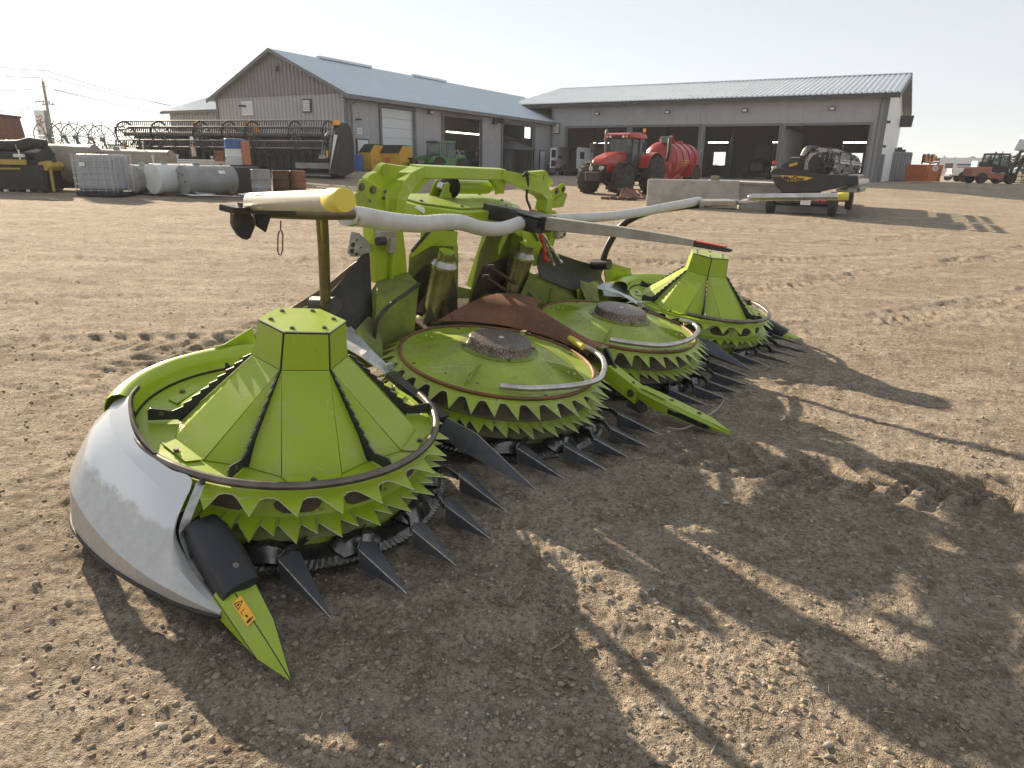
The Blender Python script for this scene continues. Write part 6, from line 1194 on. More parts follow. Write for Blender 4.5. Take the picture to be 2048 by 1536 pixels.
def reel(x0, n, tag_):
    cy_, cz_, rr = -0.45, 1.62, 0.52
    P_(DH, 'reel_tube', 'machine_grey', lambda m: m.cyl((x0, cy_, cz_), (x0 + n * 1.1, cy_, cz_), 0.09, 12))
    for k in range(n + 1):
        x = x0 + k * 1.1; f = P_(DH, 'reel_disc', 'film_dull', lambda m: m.lathe([(0.40, x - 0.02), (rr, x - 0.02), (rr, x + 0.02), (0.40, x + 0.02), (0.40, x - 0.02)], 28, (0, cy_, cz_), axis='x'))
        for j in range(5): a = j * 2 * PI / 5 + 0.4; P_(f, 'disc_spoke', 'machine_black', lambda m: m.bar((x, cy_, cz_), (x, cy_ + 0.42 * math.cos(a), cz_ + 0.42 * math.sin(a)), 0.10, 0.03, (1, 0, 0)))
    for j in range(5):
        a = j * 2 * PI / 5 + 0.4; y, z = cy_ + rr * math.cos(a), cz_ + rr * math.sin(a); P_(DH, 'reel_bat', 'machine_black', lambda m: m.cyl((x0, y, z), (x0 + n * 1.1, y, z), 0.045, 8))
        P_(DH, 'bat_cover', 'machine_black' if j % 2 else 'film_dull', lambda m: m.shell([[(x0 + n * 1.1 * t, cy_ + (rr + 0.03) * math.cos(a + b), cz_ + (rr + 0.03) * math.sin(a + b)) for t in (0, 1)] for b in (-0.10, 0.14)], 0.01))
reel(-0.1, 3, 0); reel(3.7, 4, 1)
P_(DH, 'reel_arm', 'machine_black', lambda m: m.plate([on_end(p, -0.25) for p in ((1560, 335), (1568, 327), (1600, 320), (1605, 326), (1590, 334))], (0.12, 0, 0))); ya = P_(DH, 'reel_arm_panel', 'skip_yellow', lambda m: m.plate([on_end(p, -0.27) for p in ((1578, 329), (1595, 324), (1594, 329), (1579, 334))], (0.02, 0, 0)))
P_(DH, 'arm_cover', 'film_dull', lambda m: m.tube(smoothpath([on_end(p, 0.0) for p in ((1606, 312), (1612, 300), (1622, 296), (1636, 299), (1646, 306), (1652, 303), (1668, 303), (1684, 308))], 4), 0.09, 10), smooth=50)
P_(DH, 'reel_end_drive', 'machine_black', lambda m: m.tube([on_end((1618, 335), -0.1), on_end((1618, 335), 0.12)], 0.42, 20))
P_(DH, 'hydraulic_tube', 'chrome', lambda m: m.tube([on_end((1580, 315), 0.0), on_end((1690, 318), 0.2)], 0.02, 6))
for q, mn in (((1550, 322), 'red_paint'), ((1548, 332), 'white_paint')): P_(DH, 'marker_bottle', mn, lambda m: m.cyl(on_end((q[0], q[1] + 5), 0.1), on_end(q, 0.1), 0.08, 10))

# ---- yellow waste skips with red round badges
for k, (q, lab) in enumerate((((733, 350), 'yellow waste skip with open lid nearest the barn corner'), ((789, 350), 'yellow waste skip with closed dark lid beside the green loader'))):
    X = at_depth((q[0], 345), 40.5 + 0.6 * k); t = thing('waste_skip', X, math.atan2(EL[1], EL[0]) - 1.38, lab, 'skip', 'yellow waste skips')
    P_(t, 'skip_body', 'skip_yellow', lambda m: m.plate([(-0.75, -0.6, 0.1), (-0.75, 0.9, 0.1), (-0.75, 0.9, 1.45), (-0.75, -0.25, 1.45), (-0.75, -0.75, 1.02)], (1.5, 0, 0)), bevel=0.015)
    P_(t, 'skip_lid', 'machine_black', lambda m: (m.plate([(-0.72, -0.76, 1.04), (0.72, -0.76, 1.04), (0.72, -0.24, 1.48), (-0.72, -0.24, 1.48)], (0, 0, 0.03)), m.plate([(-0.72, -0.22, 1.48), (0.72, -0.22, 1.48), (0.72, 0.88, 1.48), (-0.72, 0.88, 1.48)], (0, 0, 0.03))))
    for s in (-1, 1): P_(t, 'lift_sleeve', 'skip_yellow', lambda m: m.box((s * 0.82, 0.1, 0.62), (0.12, 1.1, 0.2)), bevel=0.01)
    b = P_(t, 'badge', 'red_lamp', lambda m: m.tube([(-0.05, -0.685, 0.68), (-0.05, -0.71, 0.68)], 0.19, 8)); P_(b, 'badge_ring', 'skip_yellow', lambda m: m.tube([(-0.05, -0.711, 0.68), (-0.05, -0.714, 0.68)], 0.165, 8)); P_(b, 'badge_core', 'red_lamp', lambda m: m.tube([(-0.05, -0.715, 0.68), (-0.05, -0.718, 0.68)], 0.14, 8))
    for j in range(2): P_(b, 'badge_print', 'skip_yellow', lambda m: m.box((-0.05, -0.719, 0.71 - 0.07 * j), (0.17, 0.004, 0.03)))
    P_(t, 'caution_strip', 'trim_dark', lambda m: m.box((0.25, -0.70, 0.90), (0.45, 0.02, 0.05)))
# blue drum at the barn corner
X = LB + EL * 0.2 - NL * 0.5; t = thing('blue_drum', X, 0, 'blue plastic drum standing at the barn corner', 'drum'); P_(t, 'drum_shell', 'blue_paint', lambda m: m.lathe([(0.27, 0.0), (0.29, 0.05), (0.28, 0.3), (0.30, 0.32), (0.28, 0.34), (0.28, 0.6), (0.30, 0.62), (0.28, 0.64), (0.29, 0.86), (0.25, 0.90)], 20), smooth=40)
# ---- small green telehandler
X = at_depth((880, 347), 43.0); t = thing('telehandler', X, math.atan2(-0.75, -0.66), 'small green telehandler with boom, parked before the middle bay', 'telehandler')
hull_(t, 'body', 'plough_green', [(-1.7, 0.6, 0.55, 0.45, 1.15), (-0.8, 0.7, 0.62, 0.4, 1.0), (1.1, 0.7, 0.6, 0.4, 0.85)], 0.05)
for s in (-1, 1):
    for x in (-1.2, 0.9): wheel(t, (x, s * 0.78, 0.46), 0.46, 0.34, 'plough_green', 14, 0.5, s)
    P_(t, 'mudguard', 'plough_green', lambda m: m.shell([[(0.9 + 0.56 * math.cos(a), s * 0.55, 0.46 + 0.56 * math.sin(a)), (0.9 + 0.56 * math.cos(a), s * 0.98, 0.46 + 0.56 * math.sin(a))] for a in [PI * (0.1 + 0.8 * i / 8) for i in range(9)]], 0.02), smooth=50)
hull_(t, 'cab_glass', 'cab_glass', [(-0.75, 0.05, 0.1, 0.95, 1.82), (-0.70, 0.62, 0.55, 0.95, 1.82), (0.35, 0.62, 0.52, 0.85, 1.80), (0.60, 0.55, 0.45, 0.85, 1.70)], 0.02); hull_(t, 'cab_roof', 'plough_green', [(-0.85, 0.62, 0.55, 1.82, 1.94), (0.65, 0.58, 0.50, 1.80, 1.92)], 0.04)
for x, s in ((0.52, 1), (0.52, -1), (-0.75, 1), (-0.75, -1), (-0.1, 1)): P_(t, 'cab_pillar', 'plough_green', lambda m: m.bar((x, s * 0.6, 0.9), (x * 0.95, s * 0.55, 1.84), 0.06, 0.06))
P_(t, 'boom', 'plough_green', lambda m: m.bar((-1.5, -0.4, 1.25), (2.3, -0.4, 0.75), 0.26, 0.30), bevel=0.02); P_(t, 'fork_carriage', 'machine_black', lambda m: (m.box((2.5, -0.1, 0.55), (0.12, 1.1, 0.7)), m.box((2.95, 0.25, 0.2), (0.9, 0.12, 0.05)), m.box((2.95, -0.45, 0.2), (0.9, 0.12, 0.05)))); box_(t, 'light_bar', 'machine_black', (0.66, 0, 1.84), (0.06, 0.9, 0.1))
X = at_depth((838, 346), 42.0); t = thing('engine_block', X, 0.4, 'dark heap of engine parts between the skip and the green loader', 'scrap'); 
for k in range(7): P_(t, 'engine_part', 'machine_black' if k % 2 else 'machine_grey', lambda m: m.box((random.uniform(-.5, .5), random.uniform(-.2, .2), 0.15 + 0.12 * k), (random.uniform(.2, .6), .4, .2), random.uniform(0, 2)), bevel=0.02)
# ---- gazebo
X = at_depth((1012, 351), 55.5); t = thing('gazebo', X, math.atan2(EL[1], EL[0]), 'dark gazebo with two-tier canopy in front of the far barn bay', 'gazebo')
P_(t, 'canopy', 'tarp_dark', lambda m: m.add([(-1.75, -1.75, 1.98), (1.75, -1.75, 1.98), (1.75, 1.75, 1.98), (-1.75, 1.75, 1.98), (-0.5, -0.5, 2.62), (0.5, -0.5, 2.62), (0.5, 0.5, 2.62), (-0.5, 0.5, 2.62), (-1.75, -1.75, 1.88), (1.75, -1.75, 1.88), (1.75, 1.75, 1.88), (-1.75, 1.75, 1.88)], [(0, 1, 5, 4), (1, 2, 6, 5), (2, 3, 7, 6), (3, 0, 4, 7), (8, 9, 1, 0), (9, 10, 2, 1), (10, 11, 3, 2), (11, 8, 0, 3)]))
P_(t, 'vent_canopy', 'tarp_dark', lambda m: m.add([(-0.75, -0.75, 2.66), (0.75, -0.75, 2.66), (0.75, 0.75, 2.66), (-0.75, 0.75, 2.66), (0, 0, 2.98)], [(0, 1, 4), (1, 2, 4), (2, 3, 4), (3, 0, 4), (3, 2, 1, 0)]))
for a in (-1, 1):
    for b in (-1, 1): box_(t, 'post', 'machine_black', (a * 1.6, b * 1.6, 0.97), (0.09, 0.09, 1.94))
    P_(t, 'curtain', 'tarp_dark', lambda m: m.shell([[(1.55 * a + 0.03 * math.sin(i * 2.0), -1.5 + 1.2 * i / 8, 0.1), (1.55 * a, -1.5 + 0.9 * i / 8, 1.9)] for i in range(9)], 0.01))
P_(t, 'table', 'wood_old', lambda m: (m.box((0, 0, 0.72), (1.5, 0.9, 0.06)), [m.box((sx * 0.65, sy * 0.35, 0.35), (0.07, 0.07, 0.7)) for sx in (-1, 1) for sy in (-1, 1)]))
# ---- white van with open rear doors, by the bays
X = RB + ER * 2.9 - NR * 2.6; t = thing('panel_van', X, math.atan2(NR[1], NR[0]) + 0.12, 'white panel van with rear doors swung open at the first bay', 'van')
def vanbody(t, mn='van_white', L=5.2, hgt=2.25, openrear=True):
    m = MB(); w_ = 0.96; z0 = 0.42
    secs = [(0.0, w_, w_ * 0.93, z0, hgt), (3.6, w_, w_ * 0.93, z0, hgt), (4.3, w_, w_ * 0.85, z0, hgt - 0.35), (4.75, w_ * 0.95, w_ * 0.85, z0, 1.35), (5.25, w_ * 0.85, w_ * 0.75, z0, 1.05)]
    rows = [[(x, -a, lo), (x, a, lo), (x, a * 1.0, (lo + hi) / 2), (x, b, hi), (x, -b, hi), (x, -a, (lo + hi) / 2)] for x, a, b, lo, hi in secs]
    m.grid(rows, closed=True); m.add(rows[-1], [tuple(range(6))])
    if not openrear: m.add(rows[0], [tuple(range(6))])
    return m.build('body', mn, t, smooth=35)
vanbody(t); box_(t, 'load_bay', 'machine_black', (2.9, 0, 1.3), (0.05, 1.7, 1.6)); box_(t, 'load_floor', 'machine_grey', (1.6, 0, 0.52), (3.1, 1.7, 0.06))
box_(t, 'rear_bumper', 'machine_black', (-0.06, 0, 0.48), (0.16, 1.86, 0.22), 0.03)
for s in (-1, 1):
    for x in (0.95, 4.15): wheel(t, (x, s * 0.84, 0.34), 0.34, 0.24, 'rim_pale', 0, 0.6, s)
    ang = s * 0.45; c_, s_ = math.cos(ang), math.sin(ang)
    dr = P_(t, 'rear_door', 'van_white', lambda m: m.plate([(-0.02, s * 0.96, 0.6), (-0.02 - 0.9, s * 1.12, 0.6), (-0.02 - 0.88, s * 1.10, 2.15), (-0.02, s * 0.92, 2.18)], (0, s * 0.05, 0)), bevel=0.02)
    for z0, z1 in ((0.75, 1.2), (1.42, 2.02)): P_(dr, 'door_pane', 'pane_dark', lambda m: m.plate([(-0.16, s * 0.975, z0), (-0.78, s * 1.085, z0), (-0.78, s * 1.08, z1), (-0.16, s * 0.965, z1)], (0, -s * 0.03, 0)))
    P_(t, 'side_window', 'pane_dark', lambda m: m.box((0.95, s * 0.955, 1.62), (1.1, 0.03, 0.55))); P_(t, 'tail_lamp', 'red_lamp', lambda m: m.box((-0.03, s * 0.90, 1.0), (0.05, 0.08, 0.4)))
# drums and bins beside the wall corner
for k in range(4):
    X = RB + ER * (0.5 + 0.42 * k) - NR * (0.9 + 0.25 * (k % 2)); t = thing('steel_drum', X, 0, ['black drum beside the building corner pipe, nearest the barn', 'grey drum second from the barn corner by the bays', 'pale drum third from the barn corner by the bays', 'dark drum closest to the open white van'][k], 'drum', 'drums at the workshop corner')
    P_(t, 'drum_shell', ['machine_black', 'tank_grey', 'tank_white', 'machine_grey'][k], lambda m: m.lathe([(0.26, 0), (0.28, 0.03), (0.28, 0.28), (0.295, 0.30), (0.28, 0.32), (0.28, 0.56), (0.295, 0.58), (0.28, 0.60), (0.28, 0.84), (0.26, 0.86)], 18), smooth=40)
X = RB - EL * 2.2 - NL * 0.6; t = thing('tyre_row', X, math.atan2(EL[1], EL[0]), 'row of old black tyres lying beside the white barn door', 'tyres')
for k in range(3): P_(t, 'tyre_ring', 'tyre', lambda m: m.lathe([(0.25, 0.02), (0.45, 0.0), (0.55, 0.1), (0.55, 0.2), (0.45, 0.28), (0.25, 0.26), (0.25, 0.02)], 20, (0.9 * k - 1, 0, 0)), smooth=50)
# ---- wrapped pallet in the third bay and machines inside
X = RB + ER * 12.3 - NR * 0.8; t = thing('wrapped_pallet', X, 0, 'tall bundle of grey wrapped parts on a pallet before the third bay', 'pallet load')
box_(t, 'pallet', 'wood_old', (0, 0, 0.12), (1.3, 1.1, 0.14))
P_(t, 'wrapped_load', 'tank_grey', lambda m: (m.box((0, 0, 0.85), (1.15, 0.95, 1.3), taper=(0.8, 0.8)), m.box((-0.1, 0, 1.7), (0.6, 0.6, 0.6), taper=(0.3, 0.5))), bevel=0.06)
for s in (-1, 1): P_(t, 'bent_rail', 'cage_steel', lambda m: m.tube([(s * 0.5, -0.3, 1.2), (s * 0.8, -0.3, 1.8), (s * 1.0, -0.3, 2.2)], 0.03, 6))
for k, (s, y, lab) in enumerate(((16.4, 6.0, 'dark tractor parked deep inside the third bay'), (21.5, 7.0, 'dark red implement standing deep inside the fourth bay'), (9.5, 8.0, 'dark machine standing deep inside the second bay'))):
    t = thing('stored_machine', RB + ER * s + NR * y, math.atan2(-NR[1], -NR[0]), lab, 'machine'); hull_(t, 'body', 'machine_black', [(-1.8, 0.8, 0.7, 0.6, 1.6), (0.2, 0.8, 0.7, 0.6, 1.5), (1.6, 0.5, 0.4, 0.7, 1.3)], 0.05); box_(t, 'cab', 'machine_black', (-0.9, 0, 2.1), (1.3, 1.3, 1.2), 0.05)
    for sd2 in (-1, 1): wheel(t, (-1.2, sd2 * 0.95, 0.75), 0.75, 0.5, 'machine_grey', 0, 0.5, sd2); wheel(t, (1.2, sd2 * 0.85, 0.5), 0.5, 0.4, 'machine_grey', 0, 0.5, sd2)
    if k == 1: box_(t, 'red_panel', 'tractor_red', (1.7, 0, 0.9), (0.1, 1.6, 0.3))

# ---- right edge: container, orange bin, pickup, van, forklift, bucket
X = at_depth((1797, 367), 60.0); t = thing('shipping_container', X, 0.42, 'blue-grey shipping container with double doors beside the workshop', 'container')
box_(t, 'container_body', 'container_grey', (0, 1.6, 1.2), (2.44, 3.0, 2.4), 0.02)
for k in range(2):
    dr = box_(t, 'container_door', 'container_grey', (-0.6 + 1.2 * k, 0.06, 1.2), (1.14, 0.06, 2.26), 0.01)
    for x in (-0.35, 0.0, 0.35): P_(dr, 'lock_rod', 'machine_grey', lambda m: m.cyl((-0.6 + 1.2 * k + x, 0.01, 0.1), (-0.6 + 1.2 * k + x, 0.01, 2.3), 0.02, 6))
    for z in (0.8, 1.55): P_(dr, 'door_rib', 'container_grey', lambda m: m.box((-0.6 + 1.2 * k, 0.015, z), (1.1, 0.05, 0.06)))
t2 = thing('roof_grate', X + np.array([-0.1, 1.0, 0]), 0.42, 'dark bracket of scrap lying on the container roof', 'scrap', dz=2.40); P_(t2, 'grate_bar', 'machine_black', lambda m: (m.box((0.1, 0, 0.13), (1.5, 0.4, 0.2)), m.box((-0.8, 0, 0.26), (1.6, 0.3, 0.08)), m.box((0.3, 0, 0.3), (0.25, 0.3, 0.2)))); P_(t2, 'grate_plank', 'wood_old', lambda m: m.box((-0.9, -0.2, 0.06), (0.8, 0.15, 0.06)))
X = at_depth((1863, 372), 56.0); t = thing('scrap_bin', X, 0.45, 'orange steel bin with an oval white badge, heaped with scrap', 'bin')
P_(t, 'bin_body', 'orange_paint', lambda m: m.plate([(-0.9, 0, 0.05), (0.9, 0, 0.05), (1.05, 0, 1.35), (-1.05, 0, 1.35)], (0, 1.8, 0)), bevel=0.02)
for x in (-0.75, 0.7): P_(t, 'bin_rib', 'orange_paint', lambda m: m.box((x, -0.05, 0.55), (0.12, 0.1, 1.0)))
P_(t, 'bin_rib', 'orange_paint', lambda m: m.box((0, -0.04, 0.75), (1.4, 0.08, 0.08))); b = P_(t, 'badge', 'white_paint', lambda m: m.add([(0.0 + 0.34 * math.cos(a), -0.05, 1.06 + 0.21 * math.sin(a)) for a in [2 * PI * k / 24 for k in range(24)]] + [(0.0 + 0.34 * math.cos(a), 0.0, 1.06 + 0.21 * math.sin(a)) for a in [2 * PI * k / 24 for k in range(24)]], [tuple(range(24))] + [(k, (k + 1) % 24, (k + 1) % 24 + 24, k + 24) for k in range(24)]))
P_(b, 'badge_print', 'trim_mid', lambda m: [m.box((0, -0.055, 1.12 - 0.11 * k), (0.42 - 0.1 * k, 0.01, 0.06)) for k in range(2)])
t = thing('wire_reels', X + np.array([-0.1, 0.7, 0]), 0.45, 'bundle of rusty wheels and rods piled over the orange bin', 'scrap', dz=1.36)
for k in range(6):
    for j in range(2): P_(t, 'reel_wheel', 'orange_lamp' if k % 2 else 'rust_dark', lambda m: m.lathe([(0.10, -0.04), (0.18, -0.05), (0.18, 0.05), (0.10, 0.04)], 12, (-0.75 + 0.23 * k, 0.05 * j, 0.35 + 0.24 * j + 0.03 * (k % 3)), axis='y'))
P_(t, 'reel_frame', 'machine_black', lambda m: (m.bar((-0.95, 0, 0.05), (-0.85, 0, 0.8), 0.1, 0.1), m.bar((-0.9, 0, 0.2), (0.5, 0, 0.12), 0.08, 0.08), m.bar((0.2, 0, 0.1), (0.95, 0, 0.2), 0.4, 0.06), m.bar((0.1, 0, 0.2), (0.15, 0, 0.75), 0.12, 0.12)))
X = at_depth((1925, 371), 68.0); t = thing('white_van', X + np.array([0.3, 5.0, 0]), PI + 2.55, 'white high-roofed van with lettered side behind the pickup', 'van'); vanbody(t, openrear=False)
for s in (-1, 1):
    for x in (0.95, 4.15): wheel(t, (x, s * 0.84, 0.34), 0.34, 0.24, 'rim_pale', 0, 0.6, s)
    P_(t, 'side_panel', 'trim_mid', lambda m: m.box((0.9, s * 0.975, 1.45), (0.7, 0.03, 0.5))); P_(t, 'side_print', 'blue_paint', lambda m: m.box((2.3, s * 0.972, 1.58), (1.5, 0.03, 0.14))); P_(t, 'side_print', 'red_lamp', lambda m: m.box((2.1, s * 0.972, 1.35), (1.0, 0.03, 0.08)))
    P_(t, 'cab_window', 'pane_dark', lambda m: m.plate([(3.7, s * 0.965, 1.4), (4.35, s * 0.955, 1.35), (4.2, s * 0.87, 1.85), (3.7, s * 0.90, 1.95)], (0, s * 0.03, 0)))
X = at_depth((1958, 374), 62.0); t = thing('pickup_truck', X, -0.28, 'white pickup truck partly hidden by the salmon forklift', 'pickup')
hull_(t, 'body', 'van_white', [(-2.6, 0.92, 0.90, 0.55, 1.12), (-0.6, 0.94, 0.92, 0.5, 1.14), (1.3, 0.94, 0.90, 0.5, 1.16), (2.4, 0.92, 0.84, 0.5, 1.08), (2.75, 0.85, 0.78, 0.55, 0.95)], 0.06, 40); hull_(t, 'cab', 'van_white', [(-0.75, 0.88, 0.72, 1.13, 1.80), (0.3, 0.88, 0.74, 1.13, 1.84), (0.75, 0.88, 0.70, 1.13, 1.72), (1.35, 0.86, 0.80, 1.13, 1.18)], 0.05, 40)
for s in (-1, 1):
    for x in (-1.6, 1.75): wheel(t, (x, s * 0.85, 0.40), 0.40, 0.28, 'rim_pale', 0, 0.6, s); P_(t, 'wheel_arch', 'machine_black', lambda m: m.lathe([(0.38, -0.02), (0.50, -0.02), (0.50, 0.02)], 20, (x, s * 0.935, 0.42), axis='y', a0=0, a1=PI))
    for x0, x1 in ((-0.65, -0.05), (0.05, 0.85)): P_(t, 'side_window', 'pane_dark', lambda m: m.plate([(x0, s * 0.90, 1.18), (x1, s * 0.90, 1.18), (x1 - 0.22 * (x1 > 0.5), s * 0.78, 1.70), (x0 + 0.05, s * 0.78, 1.72)], (0, s * 0.01, 0)))
    P_(t, 'tail_lamp', 'red_lamp', lambda m: m.box((-2.62, s * 0.86, 0.95), (0.05, 0.12, 0.3)))
P_(t, 'bumper', 'chrome', lambda m: (m.box((-2.68, 0, 0.58), (0.14, 1.8, 0.18)), m.box((2.82, 0, 0.58), (0.14, 1.75, 0.22))), bevel=0.03)
X = at_depth((1972, 381), 54.0); t = thing('forklift', X, 0.02, 'salmon red forklift truck with dark cab and raised mast', 'forklift')
for s in (-1, 1): wheel(t, (-1.05, s * 0.70, 0.40), 0.40, 0.34, 'rust_dark', 0, 0.55, s); wheel(t, (1.15, s * 0.75, 0.42), 0.42, 0.36, 'machine_grey', 0, 0.55, s)
hull_(t, 'counterweight', 'salmon_paint', [(-1.75, 0.55, 0.5, 0.55, 1.10), (-1.45, 0.72, 0.66, 0.50, 1.22), (-0.35, 0.72, 0.66, 0.80, 1.25)], 0.05); P_(t, 'chassis', 'salmon_paint', lambda m: (m.box((0.1, 0, 0.58), (1.7, 1.15, 0.40)), m.box((0.6, 0, 0.40), (0.4, 1.2, 0.3))), bevel=0.03)
P_(t, 'cab_lower', 'machine_black', lambda m: m.plate([(-0.45, -0.62, 0.82), (1.0, -0.62, 0.82), (1.05, -0.62, 1.05), (0.75, -0.62, 1.30), (-0.45, -0.62, 1.45)], (0, 1.24, 0)), bevel=0.02); hull_(t, 'cab_glass', 'cab_glass', [(-0.45, 0.60, 0.56, 1.45, 2.12), (-0.3, 0.60, 0.56, 1.42, 2.14), (0.75, 0.60, 0.56, 1.35, 2.14), (0.92, 0.58, 0.54, 1.35, 2.08)], 0.02)
for s in (-1, 1):
    for a, b in (((-0.45, 1.4), (-0.25, 2.15)), ((0.22, 1.35), (0.22, 2.15)), ((0.98, 1.2), (0.85, 2.12))): P_(t, 'cab_pillar', 'machine_black', lambda m: m.bar((a[0], s * 0.61, a[1]), (b[0], s * 0.57, b[1]), 0.07, 0.07))
    P_(t, 'mast_rail', 'machine_black', lambda m: m.bar((1.65, s * 0.35, 0.15), (2.35, s * 0.35, 2.55), 0.14, 0.16)); P_(t, 'fork', 'machine_black', lambda m: (m.box((2.25, s * 0.30, 0.10), (1.0, 0.12, 0.05)), m.box((1.80, s * 0.30, 0.45), (0.06, 0.12, 0.75))))
P_(t, 'cab_roof', 'machine_black', lambda m: m.box((0.28, 0, 2.18), (1.35, 1.2, 0.10)), bevel=0.02); P_(t, 'mast_crossbar', 'machine_black', lambda m: [m.box((1.75 + 0.55 * k / 2 + 0.05, 0, 0.6 + 0.9 * k), (0.12, 0.8, 0.14)) for k in range(3)]); P_(t, 'seat', 'machine_black', lambda m: (m.box((0.0, 0, 1.1), (0.5, 0.5, 0.15)), m.box((-0.2, 0, 1.4), (0.12, 0.48, 0.6)))); P_(t, 'roof_fittings', 'machine_black', lambda m: (m.cyl((0.3, 0.2, 2.2), (0.3, 0.2, 2.34), 0.06, 8), m.cyl((0.5, -0.2, 2.2), (0.55, -0.2, 2.36), 0.03, 8)))
X = at_depth((2052, 384), 52.0); t = thing('loader_bucket', X, 0.1, 'big pale loader bucket raised at the right edge of the yard', 'bucket', dz=0.0)
P_(t, 'bucket_shell', 'van_white', lambda m: m.plate([(-0.75, -1.2, 2.45), (-0.35, -1.2, 3.55), (0.2, -1.2, 3.9), (1.6, -1.2, 3.7), (1.5, -1.2, 2.7), (0.3, -1.2, 2.35)], (0, 2.4, 0)), bevel=0.03); P_(t, 'support_post', 'machine_black', lambda m: m.box((0.9, 0, 1.2), (0.5, 0.9, 2.4)))
# low dark clutter at the forks
t = thing('pallet_stack', at_depth((2040, 380), 57.0), 0.2, 'dark low stack of pallets behind the forklift tines', 'pallets')
for k in range(5): box_(t, 'pallet', 'machine_black' if k % 2 else 'wood_old', (0, 0, 0.1 + 0.16 * k), (1.5, 1.1, 0.12))

# ---- left: caged tank
X = G((196, 394)); t = thing('ibc_tank', X + np.array([0, 0.5, 0]), -0.06, 'square plastic bulk tank in a wire cage on a dark pallet', 'bulk tank')
box_(t, 'tank_bottle', 'ibc_plastic', (0, 0, 0.72), (1.18, 0.98, 1.05), 0.09, bseg=3); box_(t, 'tank_pallet', 'machine_black', (0, 0, 0.08), (1.28, 1.06, 0.13), 0.02)
for k in range(7):
    z = 0.18 + 1.05 * k / 6; P_(t, 'cage_hoop', 'cage_steel', lambda m: m.tube([(sx * 0.63, sy * 0.53, z) for sx, sy in ((-1, -1), (1, -1), (1, 1), (-1, 1))], 0.011, 6, closed=True))
for k in range(6): [P_(t, 'cage_bar', 'cage_steel', lambda m: m.cyl((-0.60 + 0.24 * k, yy, 0.13), (-0.60 + 0.24 * k, yy, 1.26), 0.010, 6)) for yy in (-0.55, 0.55)]
for k in range(4): [P_(t, 'cage_bar', 'cage_steel', lambda m: m.cyl((xx, -0.42 + 0.28 * k, 0.13), (xx, -0.42 + 0.28 * k, 1.26), 0.010, 6)) for xx in (-0.65, 0.65)]
box_(t, 'label_plate', 'white_paint', (-0.28, -0.56, 0.95), (0.18, 0.01, 0.12)); P_(t, 'filler_cap', 'machine_black', lambda m: m.cyl((0, 0, 1.24), (0, 0, 1.30), 0.12, 14))
# ---- old tanks: rounded barrels lying down
def tank(px, r, L, hd_, mname, endmat, label, dished=0.15, fit=True, dent=None, depth=None):
    X = G(px) if depth is None else at_depth(px, depth); t = thing('fuel_tank', X, hd_, label, 'tank', None)
    P_(t, 'tank_barrel', mname, lambda m: m.lathe([(r, -L / 2), (r * 1.015, -L / 2 + 0.02), (r, -L / 2 + 0.05), (r, L / 2 - 0.05), (r * 1.015, L / 2 - 0.02), (r, L / 2)], 36, (0, 0, r + 0.06), axis='x'), smooth=40)
    for s in (-1, 1): P_(t, 'tank_end', endmat if s < 0 else mname, lambda m: m.lathe([(r * 0.995, s * (L / 2 + 0.002)), (r * 0.9, s * (L / 2 + dished * 0.5)), (r * 0.5, s * (L / 2 + dished * 0.9)), (0.001, s * (L / 2 + dished))], 36, (0, 0, r + 0.06), axis='x'), smooth=40)
    for x in (-L * 0.32, L * 0.32): P_(t, 'cradle', 'rust_dark', lambda m: m.box((x, 0, 0.05), (0.12, r * 1.5, 0.14)))
    if fit:
        P_(t, 'vent_pipe', 'cage_steel', lambda m: (m.cyl((L * 0.15, 0, 2 * r), (L * 0.15, 0, 2 * r + 0.32), 0.025, 8), m.cyl((L * 0.15, 0, 2 * r + 0.30), (L * 0.15, 0, 2 * r + 0.36), 0.05, 8))); P_(t, 'tank_flange', 'tank_grey', lambda m: m.cyl((-L * 0.2, 0, 2 * r), (-L * 0.2, 0, 2 * r + 0.14), 0.10, 12))
    return t
tank((305, 389), 0.44, 1.2, 1.02, 'tank_grey', 'tank_grey', 'small grey tank half hidden behind the white-ended tank', 0.03)
tank((352, 391), 0.47, 1.5, 1.02, 'tank_white', 'white_paint', 'white tank with a clean round end, second from the caged tank', 0.02)
tg = tank((418, 392), 0.46, 1.75, 0.98, 'tank_grey', 'tank_grey', 'long grey steel tank with a torn white label on its side', 0.05)
P_(tg, 'torn_label', 'white_paint', lambda m: m.shell([[(0.18 + 0.05 * math.sin(3 * i) + 0.16 * j / 2, -0.474 * math.cos(a), 0.53 + 0.474 * math.sin(a)) for j in range(4)] for i, a in enumerate((0.42, 0.50, 0.58, 0.66))], 0.003))
for a in (0.4, 1.3, 2.2, 3.4, 5.2): P_(tg, 'end_hole', 'rust_dark', lambda m: m.cyl((-0.90, 0.20 * math.cos(a), 0.52 + 0.20 * math.sin(a)), (-0.925, 0.20 * math.cos(a), 0.53 + 0.20 * math.sin(a)), 0.04, 10))
tank((135, 380), 0.72, 2.2, 0.14, 'tank_old', 'tank_grey', 'large old tank behind the caged tank, left half', 0.12, False)
tank((275, 380), 0.66, 2.6, 0.14, 'tank_old', 'tank_old', 'large rust-streaked tank behind the caged tank, right half', 0.14, True)
